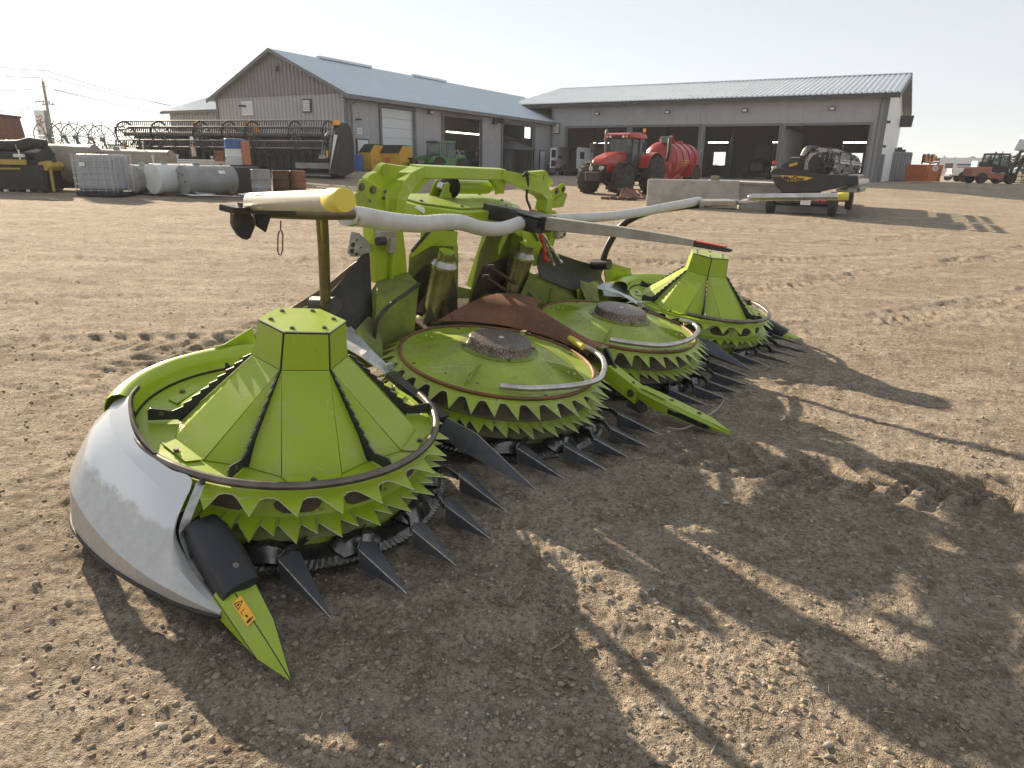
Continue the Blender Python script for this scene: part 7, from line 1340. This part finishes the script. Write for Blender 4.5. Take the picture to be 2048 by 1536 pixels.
# ---- drums: stack and uprights by the draper header
def barrel(name, X, mname, label, h=0.9, r=0.29, dz=0.0, group=None, topmat=None):
    t = thing(name, X, 0, label, 'drum', group, dz); P_(t, 'drum_shell', mname, lambda m: m.lathe([(r * 0.95, 0.0), (r, 0.02), (r, h * 0.31), (r * 1.04, h * 0.335), (r, h * 0.36), (r, h * 0.64), (r * 1.04, h * 0.665), (r, h * 0.69), (r, h * 0.98), (r * 0.95, h)], 24), smooth=40); 
    if topmat: P_(t, 'drum_band', topmat, lambda m: m.lathe([(r * 1.006, h * 0.62), (r * 1.045, h * 0.665), (r * 1.008, h * 0.70), (r * 1.008, h * 0.985)], 24), smooth=40)
    return t
X0 = at_depth((497, 390), 25.0)
t = thing('steel_bin', X0 + np.array([-0.15, 0.2, 0]), 0.1, 'dark open steel box under the blue-topped white drum', 'bin'); box_(t, 'bin_shell', 'machine_black', (0, 0, 0.44), (0.95, 0.8, 0.86), 0.02); box_(t, 'bin_lid', 'machine_grey', (-0.2, 0, 0.90), (1.2, 0.7, 0.05))
Xw = at_depth((472, 330), 25.2); t = barrel('plastic_drum', Xw, 'tank_white', 'white drum with a blue top band standing on the dark box', 0.90, 0.33, float(Xw[2] - gz0(Xw[0], Xw[1])), None, 'blue_paint')
P_(t, 'paper_bag', 'salmon_paint', lambda m: m.box((0.34, 0.1, 0.42), (0.20, 0.5, 0.84)), bevel=0.03)
barrel('steel_drum', G((525, 394)), 'tank_grey', 'plain grey steel drum standing between the dark drums', 0.90, 0.31)
barrel('steel_drum', G((565, 391)), 'rust_dark', 'dark brown drum just right of the grey drum', 0.85, 0.30); barrel('steel_drum', G((597, 391)), 'rust_brown', 'reddish brown drum at the right end of the drum row', 0.85, 0.29)
t = thing('rag_heap', G((445, 398)) , 0.1, 'low heap of dark rags and torn plastic below the grey tank', 'rubbish')
for k in range(16): P_(t, 'rag', 'rust_dark' if k % 3 else 'film_white', lambda m: m.add([(random.uniform(-.9, .9) + a * 0.18 * math.cos(k + a * 2.1), random.uniform(-.15, .15), 0.03 + 0.1 * (a % 2) + random.uniform(0, .08)) for a in range(5)], [(0, 1, 2), (0, 2, 3), (0, 3, 4), (0, 4, 1)]))
# ---- big black draper header facing us, left of the barn
RP, LP = at_depth((683, 360), 33.2) * np.array([1, 1, 0]), at_depth((266, 330), 36.6) * np.array([1, 1, 0]); dv = RP - LP; HL = float(np.linalg.norm(dv)); hh_ = math.atan2(dv[1], dv[0])
t = thing('wide_header', LP, hh_, 'wide black draper header with long tined reel standing before the barn', 'header')
P_(t, 'back_panel', 'machine_black', lambda m: m.box((HL / 2, 0.5, 1.15), (HL, 0.12, 1.7))); P_(t, 'upper_beam', 'machine_grey', lambda m: m.box((HL / 2, 0.35, 1.42), (HL, 0.14, 0.10)))
nsl = int(HL / 0.42)
for k in range(nsl): P_(t, 'deck_slat', 'machine_black', lambda m: m.box((0.2 + k * 0.42, 0.36, 0.75), (0.05, 0.08, 1.1)))
P_(t, 'deck', 'machine_black', lambda m: m.plate([(0, -0.8, 0.18), (HL, -0.8, 0.18), (HL, 0.45, 0.45), (0, 0.45, 0.45)], (0, 0, 0.05))); P_(t, 'cutter_bar', 'machine_grey', lambda m: m.bar((0, -0.86, 0.20), (HL, -0.86, 0.20), 0.10, 0.08)); box_(t, 'side_rail', 'tank_grey', (HL - 1.3, -0.2, 0.62), (2.0, 0.2, 0.26))
P_(t, 'reel_shaft', 'machine_grey', lambda m: m.cyl((0.1, -0.35, 2.02), (HL - 0.3, -0.35, 2.02), 0.10, 12))
rr = 0.62
for j in range(6):
    a = 2 * PI * j / 6 + 0.52; y, z = -0.35 + rr * math.cos(a), 2.02 + rr * math.sin(a); P_(t, 'reel_bat', 'machine_grey', lambda m: m.cyl((0.0, y, z), (HL - 0.25, y, z), 0.035, 8))
    def tines(m):
        n = int(HL / 0.13)
        for k in range(n): x = 0.08 + k * 0.13; m.bar((x, y, z), (x - 0.02, y - 0.07, z - 0.30), 0.034, 0.030)
    f = P_(t, 'reel_tines', 'tine_dark', tines); f['kind'] = 'stuff'
for k, x in enumerate((0.15, HL * 0.19, HL * 0.395, HL * 0.53, HL * 0.64, HL * 0.83, HL - 0.3)):
    f = P_(t, 'reel_disc', 'machine_black', lambda m: m.lathe([(rr - 0.07, x - 0.015), (rr + 0.02, x - 0.015), (rr + 0.02, x + 0.015), (rr - 0.07, x + 0.015), (rr - 0.07, x - 0.015)], 28, (0, -0.35, 2.02), axis='x'))
    for j in range(6): a = 2 * PI * j / 6 + 0.52; P_(f, 'disc_spoke', 'machine_grey', lambda m: m.bar((x, -0.35, 2.02), (x, -0.35 + 0.5 * math.cos(a), 2.02 + 0.5 * math.sin(a)), 0.05, 0.03, (1, 0, 0)))
    P_(f, 'lower_ring', 'machine_grey', lambda m: m.lathe([(0.32, x + 0.30), (0.36, x + 0.30), (0.36, x + 0.34), (0.32, x + 0.34), (0.32, x + 0.30)], 24, (0, 0.28, 1.42), axis='x'))
for x in (HL * 0.36, HL * 0.60, HL - 0.05): P_(t, 'reel_arm', 'machine_black', lambda m: (m.bar((x, -0.4, 2.1), (x, 0.5, 1.3), 0.14, 0.24), m.bar((x, -0.35, 2.05), (x, -0.1, 2.62), 0.14, 0.2)), bevel=0.02); P_(t, 'arm_cap', 'orange_lamp', lambda m: m.box((x + 0.05, -0.15, 2.55), (0.36, 0.3, 0.22), taper=(0.5, 0.6)))
P_(t, 'wheel_motor', 'orange_lamp', lambda m: m.lathe([(0.10, -0.02), (0.19, -0.02), (0.19, 0.02), (0.10, 0.02)], 20, (HL * 0.66, -0.45, 2.28), axis='x'))
P_(t, 'end_shield', 'machine_black', lambda m: m.plate([(HL, 0.45, 2.45), (HL, 0.0, 2.60), (HL, -0.5, 2.15), (HL, -1.0, 1.1), (HL, -1.15, 0.25), (HL, -0.4, 0.12), (HL, 0.55, 0.35), (HL, 0.65, 1.7)], (0.42, 0, 0)), bevel=0.08, bseg=2)
es = P_(t, 'shield_stripe', 'film_white', lambda m: m.plate([(HL + 0.12, -0.62, 2.02), (HL + 0.30, -0.62, 1.98), (HL + 0.26, -1.10, 1.0), (HL + 0.14, -1.19, 0.45)], (0, -0.03, 0)))
P_(t, 'drive_cover', 'machine_grey', lambda m: (m.cyl((HL - 0.06, -0.62, 1.9), (HL - 0.02, -0.72, 1.2), 0.10, 10), m.cyl((HL - 0.2, -0.5, 2.1), (HL - 0.2, -0.8, 1.9), 0.09, 10))); P_(t, 'yellow_decal', 'skip_yellow', lambda m: m.box((HL - 0.12, -0.9, 1.15), (0.1, 0.1, 0.3)))
P_(t, 'manual_tube', 'film_white', lambda m: (m.box((HL - 1.05, 0.28, 1.55), (0.22, 0.08, 0.5)), m.plate([(HL - 1.35, 0.25, 0.95), (HL - 0.95, 0.25, 0.95), (HL - 1.0, 0.25, 1.35), (HL - 1.2, 0.25, 1.35)], (0, 0.05, 0)), m.plate([(HL - 0.75, 0.25, 0.90), (HL - 0.35, 0.25, 0.90), (HL - 0.4, 0.25, 1.35), (HL - 0.6, 0.25, 1.35)], (0, 0.05, 0))))
P_(t, 'centre_gearbox', 'chrome', lambda m: (m.cyl((HL * 0.36, -0.55, 1.55), (HL * 0.36, -0.5, 0.95), 0.17, 12), m.box((HL * 0.36, -0.4, 1.75), (0.3, 0.3, 0.3))), bevel=0.02)
P_(t, 'stand', 'machine_black', lambda m: [m.box((x, 0.45, 0.25), (0.12, 0.4, 0.5)) for x in (0.6, HL * 0.5, HL - 0.6)])
for s_, mn in ((0.2, 'sticker_white'), (0.36, 'skip_yellow')): P_(t, 'end_chevron', mn, lambda m: m.bar((-0.1 + s_, -0.9, 1.0), (0.1 + s_, -0.6, 1.75), 0.10, 0.05))
P_(t, 'rear_arm', 'machine_grey', lambda m: [m.tube([(-1.3, 0.6, 1.95 + 0.3 * k), (0.4, 0.6, 2.15 + 0.3 * k)], 0.05, 8) for k in range(2)])
# parts heap in front of the header
t = thing('sickle_parts', at_depth((390, 333), 27.0), 0.1, 'pale rack of long cutter parts behind the grey tank', 'parts', dz=0.0); 
P_(t, 'rack_rail', 'film_white', lambda m: [m.bar((-1.9, 0.2 * k, 0.9 + 0.07 * k), (1.2, 0.2 * k, 0.9 + 0.07 * k), 0.05, 0.05) for k in range(3)]); P_(t, 'rack_leg', 'rust_dark', lambda m: [m.box((x, 0.2, 0.45), (0.1, 0.5, 0.9)) for x in (-1.6, 0, 1.0)]); P_(t, 'rusty_pump', 'rust_brown', lambda m: (m.box((1.0, -0.1, 1.15), (0.3, 0.3, 0.3)), m.cyl((1.0, -0.1, 1.3), (1.0, -0.1, 1.4), 0.2, 10)))
# ---- yellow and black machine cut by the left edge
X = at_depth((40, 385), 22.3); t = thing('black_harvester_head', X, 0.10, 'yellow and black harvester head at the left edge with rolled black hose on top', 'harvester head')
P_(t, 'body', 'machine_black', lambda m: (m.box((-0.6, 0.5, 0.45), (2.9, 1.1, 0.8)), m.box((-0.5, 0.55, 0.85), (2.9, 0.9, 0.25))), bevel=0.03); P_(t, 'yellow_beam', 'yellow_dull', lambda m: (m.box((-0.8, -0.08, 0.92), (2.4, 0.1, 0.16)), m.box((-0.9, -0.1, 0.72), (2.2, 0.06, 0.05))))
P_(t, 'yellow_end', 'yellow_dull', lambda m: m.plate([(0.55, 0, 0.60), (0.95, 0, 0.66), (1.08, 0, 0.80), (1.0, 0, 0.98), (0.7, 0, 0.92)], (0, 0.9, 0)), bevel=0.03); P_(t, 'support_leg', 'yellow_dull', lambda m: m.bar((1.0, 0.1, 0.75), (1.0, 0.1, 0.02), 0.06, 0.08)); P_(t, 'skirt', 'machine_black', lambda m: m.box((0.3, 0.05, 0.35), (1.2, 0.1, 0.7)), bevel=0.02)
P_(t, 'rolled_hose', 'rubber', lambda m: m.tube(smoothpath([(-2.0, 0.4, 1.40), (-0.6, 0.35, 1.38), (0.0, 0.35, 1.40), (0.45, 0.35, 1.50), (0.85, 0.40, 1.46)], 5), [0.20] * 10 + [0.19] * 6 + [0.16] * 5, 16), smooth=50)
for x in (-0.75, -0.3, 0.05): P_(t, 'hose_strap', 'cage_steel', lambda m: m.lathe([(0.205, x - 0.01), (0.207, x + 0.01)], 20, (0, 0.36, 1.385), axis='x'))
P_(t, 'top_frame', 'machine_black', lambda m: (m.box((-0.9, 0.45, 1.10), (2.4, 0.7, 0.26)), m.bar((0.5, 0.3, 1.0), (1.0, 0.4, 1.3), 0.12, 0.3), m.bar((0.6, 0.3, 0.95), (1.05, 0.4, 1.05), 0.2, 0.2)), bevel=0.02); P_(t, 'valve_fitting', 'white_paint', lambda m: (m.box((0.18, 0.0, 1.12), (0.30, 0.1, 0.10)), m.cyl((0.22, -0.05, 1.0), (0.22, -0.05, 1.30), 0.025, 8)))
for k in range(7): P_(t, 'loose_stone', 'film_white' if k % 2 else 'rust_dark', lambda m: m.box((-1.2 + 0.33 * k, -0.35, 0.06), (0.10, 0.08, 0.07), k))

# ================================================================== far background
# rust red hopper and box sign at the left edge
X = at_depth((2, 300), 34.0); t = thing('rust_red_hopper', X, 0.1, 'rust red steel hopper wall cut by the left edge', 'hopper'); P_(t, 'hopper_wall', 'rust_brown', lambda m: m.hexa([(-1.6, 0, 0), (0.62, 0, 0), (0.62, 1.6, 0), (-1.6, 1.6, 0), (-1.6, 0, 2.72), (0.30, 0, 2.72), (0.30, 1.6, 2.72), (-1.6, 1.6, 2.72)]), bevel=0.04); P_(t, 'hopper_rib', 'rust_brown', lambda m: m.bar((0.0, -0.04, 0), (-0.1, -0.04, 2.6), 0.10, 0.08)); P_(t, 'hopper_rim', 'rust_dark', lambda m: m.box((-0.65, 0.8, 2.70), (2.0, 1.7, 0.10)))
X = at_depth((24, 300), 60.0); t = thing('box_sign', X, 0.2, 'dark square sign box on a short post at far left', 'sign'); box_(t, 'sign_box', 'container_grey', (0, 0, 2.35), (0.85, 0.5, 0.72), 0.02); box_(t, 'sign_post', 'trim_dark', (-0.1, 0, 1.0), (0.12, 0.12, 2.0))
X = at_depth((35, 300), 75.0); t = thing('flat_container', X, 0.05, 'yellow steel container standing far left behind the dark car', 'container'); box_(t, 'container_body', 'yellow_dull', (0, 1.2, 1.15), (3.2, 2.4, 1.7), 0.03)
for k in range(8): P_(t, 'container_rib', 'yellow_dull', lambda m: m.box((-1.4 + 0.4 * k, -0.03, 1.15), (0.12, 0.06, 1.5)))
X = at_depth((64, 300), 78.0); t = thing('flat_container', X, 0.05, 'pale grey container next to the tall sign pylon', 'container'); box_(t, 'container_body', 'tank_grey', (0, 1.2, 1.1), (2.2, 2.4, 1.7), 0.03)
for k in range(6): P_(t, 'container_rib', 'tank_grey', lambda m: m.box((-0.9 + 0.36 * k, -0.03, 1.1), (0.10, 0.06, 1.5)))
X = at_depth((62, 308), 42.0); t = thing('dark_car', X, 0.0, 'black car roof showing behind the rolled hose', 'car')
hull_(t, 'body', 'machine_black', [(-1.6, 0.8, 0.75, 0.3, 0.85), (0.6, 0.85, 0.8, 0.3, 0.85), (1.9, 0.8, 0.7, 0.3, 0.62)], 0.08, 40); hull_(t, 'cab', 'machine_black', [(-1.5, 0.75, 0.6, 0.85, 1.15), (-0.9, 0.75, 0.62, 0.85, 1.32), (0.2, 0.75, 0.60, 0.85, 1.28), (1.1, 0.75, 0.7, 0.83, 0.90)], 0.06, 40)
for s in (-1, 1):
    for x in (-1.0, 1.2): wheel(t, (x, s * 0.75, 0.3), 0.3, 0.2, 'rim_pale', 0, 0.6, s)
    P_(t, 'side_window', 'pane_dark', lambda m: m.plate([(-1.2, s * 0.77, 0.90), (0.7, s * 0.77, 0.90), (0.1, s * 0.64, 1.22), (-0.9, s * 0.65, 1.25)], (0, s * 0.02, 0)))
# sign pylon with vertical red lettering
X = at_depth((100, 292), 90.0); t = thing('sign_pylon', X, 0.35, 'tall white sign pylon with red vertical lettering and grey edge', 'sign')
mat('pylon_white', (0.66, 0.74, 0.76), 0.35, var=0.03); mat('pylon_red', (0.42, 0.05, 0.05), 0.4)
hpy = 5.6; P_(t, 'pylon_face', 'pylon_white', lambda m: m.box((-0.55, 0, hpy / 2), (1.10, 0.35, hpy))); P_(t, 'pylon_edge', 'trim_mid', lambda m: m.box((0.22, 0.05, hpy / 2), (0.44, 0.5, hpy + 0.04)))
text_obj('lettering', 'CLAAS', 0.86, frame_M((-0.55, -0.19, 3.75), (0, 0, 1), (-1, 0, 0)), 'pylon_red', t, 0.006, bold=0.012); P_(t, 'pylon_base', 'plough_green', lambda m: m.box((-0.55, -0.18, 0.6), (1.05, 0.02, 1.0)))
# utility pole and lines
PX = at_depth((108, 293), 112.0); t = thing('utility_pole', PX, -0.2, 'wooden utility pole with two crossarms beside the sign pylon', 'utility pole')
ph = 12.3; P_(t, 'pole', 'wood_old', lambda m: m.tube([(0, 0, 0), (0, 0, ph)], [0.26, 0.19], 12)); P_(t, 'pole_top', 'trim_dark', lambda m: m.cyl((0.0, 0, ph), (0.02, 0, ph + 0.45), 0.05, 8))
for z, x0, x1 in ((ph - 3.0, -2.2, 0.6), (ph - 3.35, -0.9, 1.4)):
    P_(t, 'crossarm', 'wood_old', lambda m: m.box(((x0 + x1) / 2, 0.1, z), (x1 - x0, 0.14, 0.14)))
    for k in range(4): P_(t, 'insulator', 'machine_grey', lambda m: m.cyl((x0 + (x1 - x0) * (k + 0.3) / 4, 0.1, z + 0.07), (x0 + (x1 - x0) * (k + 0.3) / 4, 0.1, z + 0.28), 0.06, 8))
for s in (-1, 1): P_(t, 'insulator_arm', 'machine_grey', lambda m: m.bar((0, 0, ph - 0.9), (s * 0.75, 0, ph - 0.75), 0.08, 0.08))
mat('wire', (0.10, 0.10, 0.10), 0.6)
def wire(a, b, sag, label, da=112.0, db=150.0):
    A, B = at_depth(a, da), at_depth(b, db); P = [tuple(A + (B - A) * i / 16 + np.array([0, 0, -sag * 4 * (i / 16) * (1 - i / 16)])) for i in range(17)]; m = MB(); m.tube(P, 0.045, 5); o = m.build('power_line', 'wire'); tag(o, label, 'power line', 'wires on the utility pole')
L_ = 'thin overhead wire running from the utility pole to '
wire((91, 141), (470, 238), 0.6, L_ + 'the right, topmost'); wire((98, 155), (470, 232), 0.6, L_ + 'the right, second from top'); wire((106, 178), (470, 245), 0.5, L_ + 'the right, third from top'); wire((108, 180), (470, 250), 0.6, L_ + 'the right, fourth from top'); wire((101, 208), (290, 256), 0.8, L_ + 'the black header')
wire((91, 141), (-120, 112), 0.4, L_ + 'the left edge, topmost', 112, 100); wire((84, 155), (-120, 133), 0.4, L_ + 'the left edge, second from top', 112, 100); wire((70, 178), (-120, 176), 0.3, L_ + 'the left edge, third from top', 112, 100); wire((98, 207), (-60, 222), 0.5, L_ + 'the left edge, lowest', 112, 100)
# wheel rake
mat('rake_paint', (0.17, 0.18, 0.11), 0.5)
X = at_depth((152, 305), 36.0); t = thing('wheel_rake', X, 0.1, 'folded wheel rake with tall spoked finger wheels behind the tanks', 'hay rake')
for k in range(5):
    cx, cz = -1.25 + 0.66 * k, 1.85 - 0.03 * k; y = 0.3 * (k % 2)
    f = P_(t, 'finger_wheel', 'rake_paint', lambda m: m.lathe([(0.65, -0.02), (0.69, -0.02), (0.69, 0.02), (0.65, 0.02), (0.65, -0.02)], 32, (cx, y, cz), axis='y'))
    P_(f, 'wheel_spokes', 'trim_mid', lambda m: [m.cyl((cx, y, cz), (cx + 0.84 * math.cos(a), y, cz + 0.84 * math.sin(a)), 0.018, 5) for a in [2 * PI * j / 12 + 0.1 * k for j in range(12)]]); P_(f, 'wheel_hub', 'machine_grey', lambda m: m.cyl((cx, y - 0.05, cz), (cx, y + 0.05, cz), 0.10, 10))
    P_(t, 'wheel_arm', 'plough_green', lambda m: m.bar((cx, y + 0.1, cz), (cx + 0.3, y + 0.2, 0.6), 0.10, 0.10)); 
P_(t, 'rake_frame', 'plough_green', lambda m: (m.bar((-1.6, 0.3, 0.6), (1.9, 0.3, 0.6), 0.16, 0.16), m.bar((-0.4, 0.3, 0.6), (-0.6, 0.3, 1.2), 0.3, 0.3), m.bar((0.8, 0.3, 0.6), (0.7, 0.3, 1.2), 0.3, 0.3))); 
for x in (-1.2, 1.3): wheel(t, (x, 0.3, 0.32), 0.32, 0.2, 'machine_grey')
# far dark tractor and machinery between rake and header
X = at_depth((222, 302), 62.0); t = thing('far_tractor', X, PI + 0.4, 'distant dark tractor with glazed cab between the rake and the black header', 'tractor')
hull_(t, 'body', 'machine_black', [(-1.6, 0.6, 0.5, 0.5, 1.1), (0.4, 0.5, 0.45, 0.6, 1.1), (1.6, 0.45, 0.35, 0.6, 1.0)], 0.05); hull_(t, 'cab_glass', 'cab_glass', [(-1.2, 0.6, 0.55, 1.1, 1.85), (0.1, 0.6, 0.5, 1.1, 1.85)]); hull_(t, 'cab_roof', 'plough_green', [(-1.3, 0.65, 0.6, 1.86, 2.0), (0.2, 0.65, 0.55, 1.86, 1.98)], 0.03)
for s in (-1, 1):
    wheel(t, (-1.0, s * 0.75, 0.6), 0.6, 0.4, 'machine_grey', 0, 0.5, s); wheel(t, (1.1, s * 0.7, 0.42), 0.42, 0.35, 'machine_grey', 0, 0.5, s)
    for x in (-1.2, 0.05): P_(t, 'cab_pillar', 'machine_black', lambda m: m.bar((x, s * 0.6, 1.1), (x, s * 0.55, 1.9), 0.07, 0.07))
X = at_depth((180, 306), 45.0); t = thing('tillage_tool', X, 0.1, 'low rusty tillage tool with red frame behind the caged tank', 'implement')
P_(t, 'tool_frame', 'red_paint', lambda m: (m.bar((-1.4, 0, 0.75), (1.2, 0, 0.75), 0.1, 0.1), m.bar((-1.4, 0.8, 0.75), (1.2, 0.8, 0.75), 0.1, 0.1), m.bar((-0.3, 0, 0.75), (-0.3, 0.8, 0.75), 0.1, 0.1), m.bar((-0.9, 0.4, 0.75), (-0.8, 0.4, 1.15), 0.14, 0.14)))
for k in range(9): P_(t, 'shank', 'rust_dark', lambda m: m.tube(smoothpath([(-1.3 + 0.3 * k, 0.8 * (k % 2), 0.75), (-1.35 + 0.3 * k, 0.8 * (k % 2) + 0.1, 1.0), (-1.25 + 0.3 * k, 0.8 * (k % 2), 0.5), (-1.3 + 0.3 * k, 0.8 * (k % 2) - 0.1, 0.1)], 3), 0.03, 6))
# crop field and hedge: leafy masses
def leafmass(name, X0, X1, depth, h, n, mname, label, cat, seed, size):
    R = np.random.RandomState(seed); u = R.rand(n); v = R.rand(n) * depth; A, B = np.array(X0), np.array(X1); d = B - A; nrm = np.array([-d[1], d[0]]) / np.linalg.norm(d)
    if nrm[1] < 0: nrm = -nrm
    x = A[0] + d[0] * u + nrm[0] * v; y = A[1] + d[1] * u + nrm[1] * v; top = h * (0.75 + 0.5 * vnoise(x, y, h * 2.2, seed)); z = gz0(x, y) + top * R.rand(n) ** 0.5
    q = R.normal(size=(n, 2, 3)); q /= np.linalg.norm(q, axis=2, keepdims=True); q *= size * R.uniform(0.5, 1.3, (n, 1, 1)); C_ = np.stack([x, y, z], 1)[:, None, :]
    V = np.concatenate([C_ - q[:, :1], C_ + q[:, 1:] * 0.5, C_ + q[:, :1], C_ - q[:, 1:] * 0.5], 1).reshape(-1, 3); m = MB(); me = bpy.data.meshes.new(name); me.from_pydata(V.tolist(), [], np.arange(n * 4).reshape(n, 4).tolist()); me.materials.append(MATS[mname]); o = link(name, me); tag(o, label, cat, kind='stuff')
leafmass('crop_field', (-120, 125), (-20, 150), 12, 2.3, 9000, 'leaf_green', 'green crop standing along the far left edge of the yard', 'crop', 5, 0.35)
leafmass('hedge', (66, 110), (150, 118), 6, 3.2, 9000, 'hedge_green', 'dark hedge far behind the pickup on the right', 'hedge', 6, 0.4)
leafmass('far_trees', (-400, 480), (500, 520), 20, 5.0, 5000, 'hedge_green', 'faint far tree line along the horizon', 'trees', 8, 1.2)

# ================================================================== haze
m = MB(); m.box((0, 0, 7.0), (2960, 2960, 18.0)); hz = m.build('haze', 'dirt')
hm = bpy.data.materials.new('haze_air'); hm.use_nodes = True; nt = hm.node_tree; nt.nodes.clear(); out = nt.nodes.new('ShaderNodeOutputMaterial'); pv = nt.nodes.new('ShaderNodeVolumePrincipled')
pv.inputs['Color'].default_value = (0.92, 0.95, 1.0, 1); pv.inputs['Density'].default_value = 0.0005; pv.inputs['Anisotropy'].default_value = 0.2; nt.links.new(pv.outputs[0], out.inputs['Volume'])
hz.data.materials.clear(); hz.data.materials.append(hm); tag(hz, 'thin pale haze hanging over the whole yard', 'haze', kind='stuff')
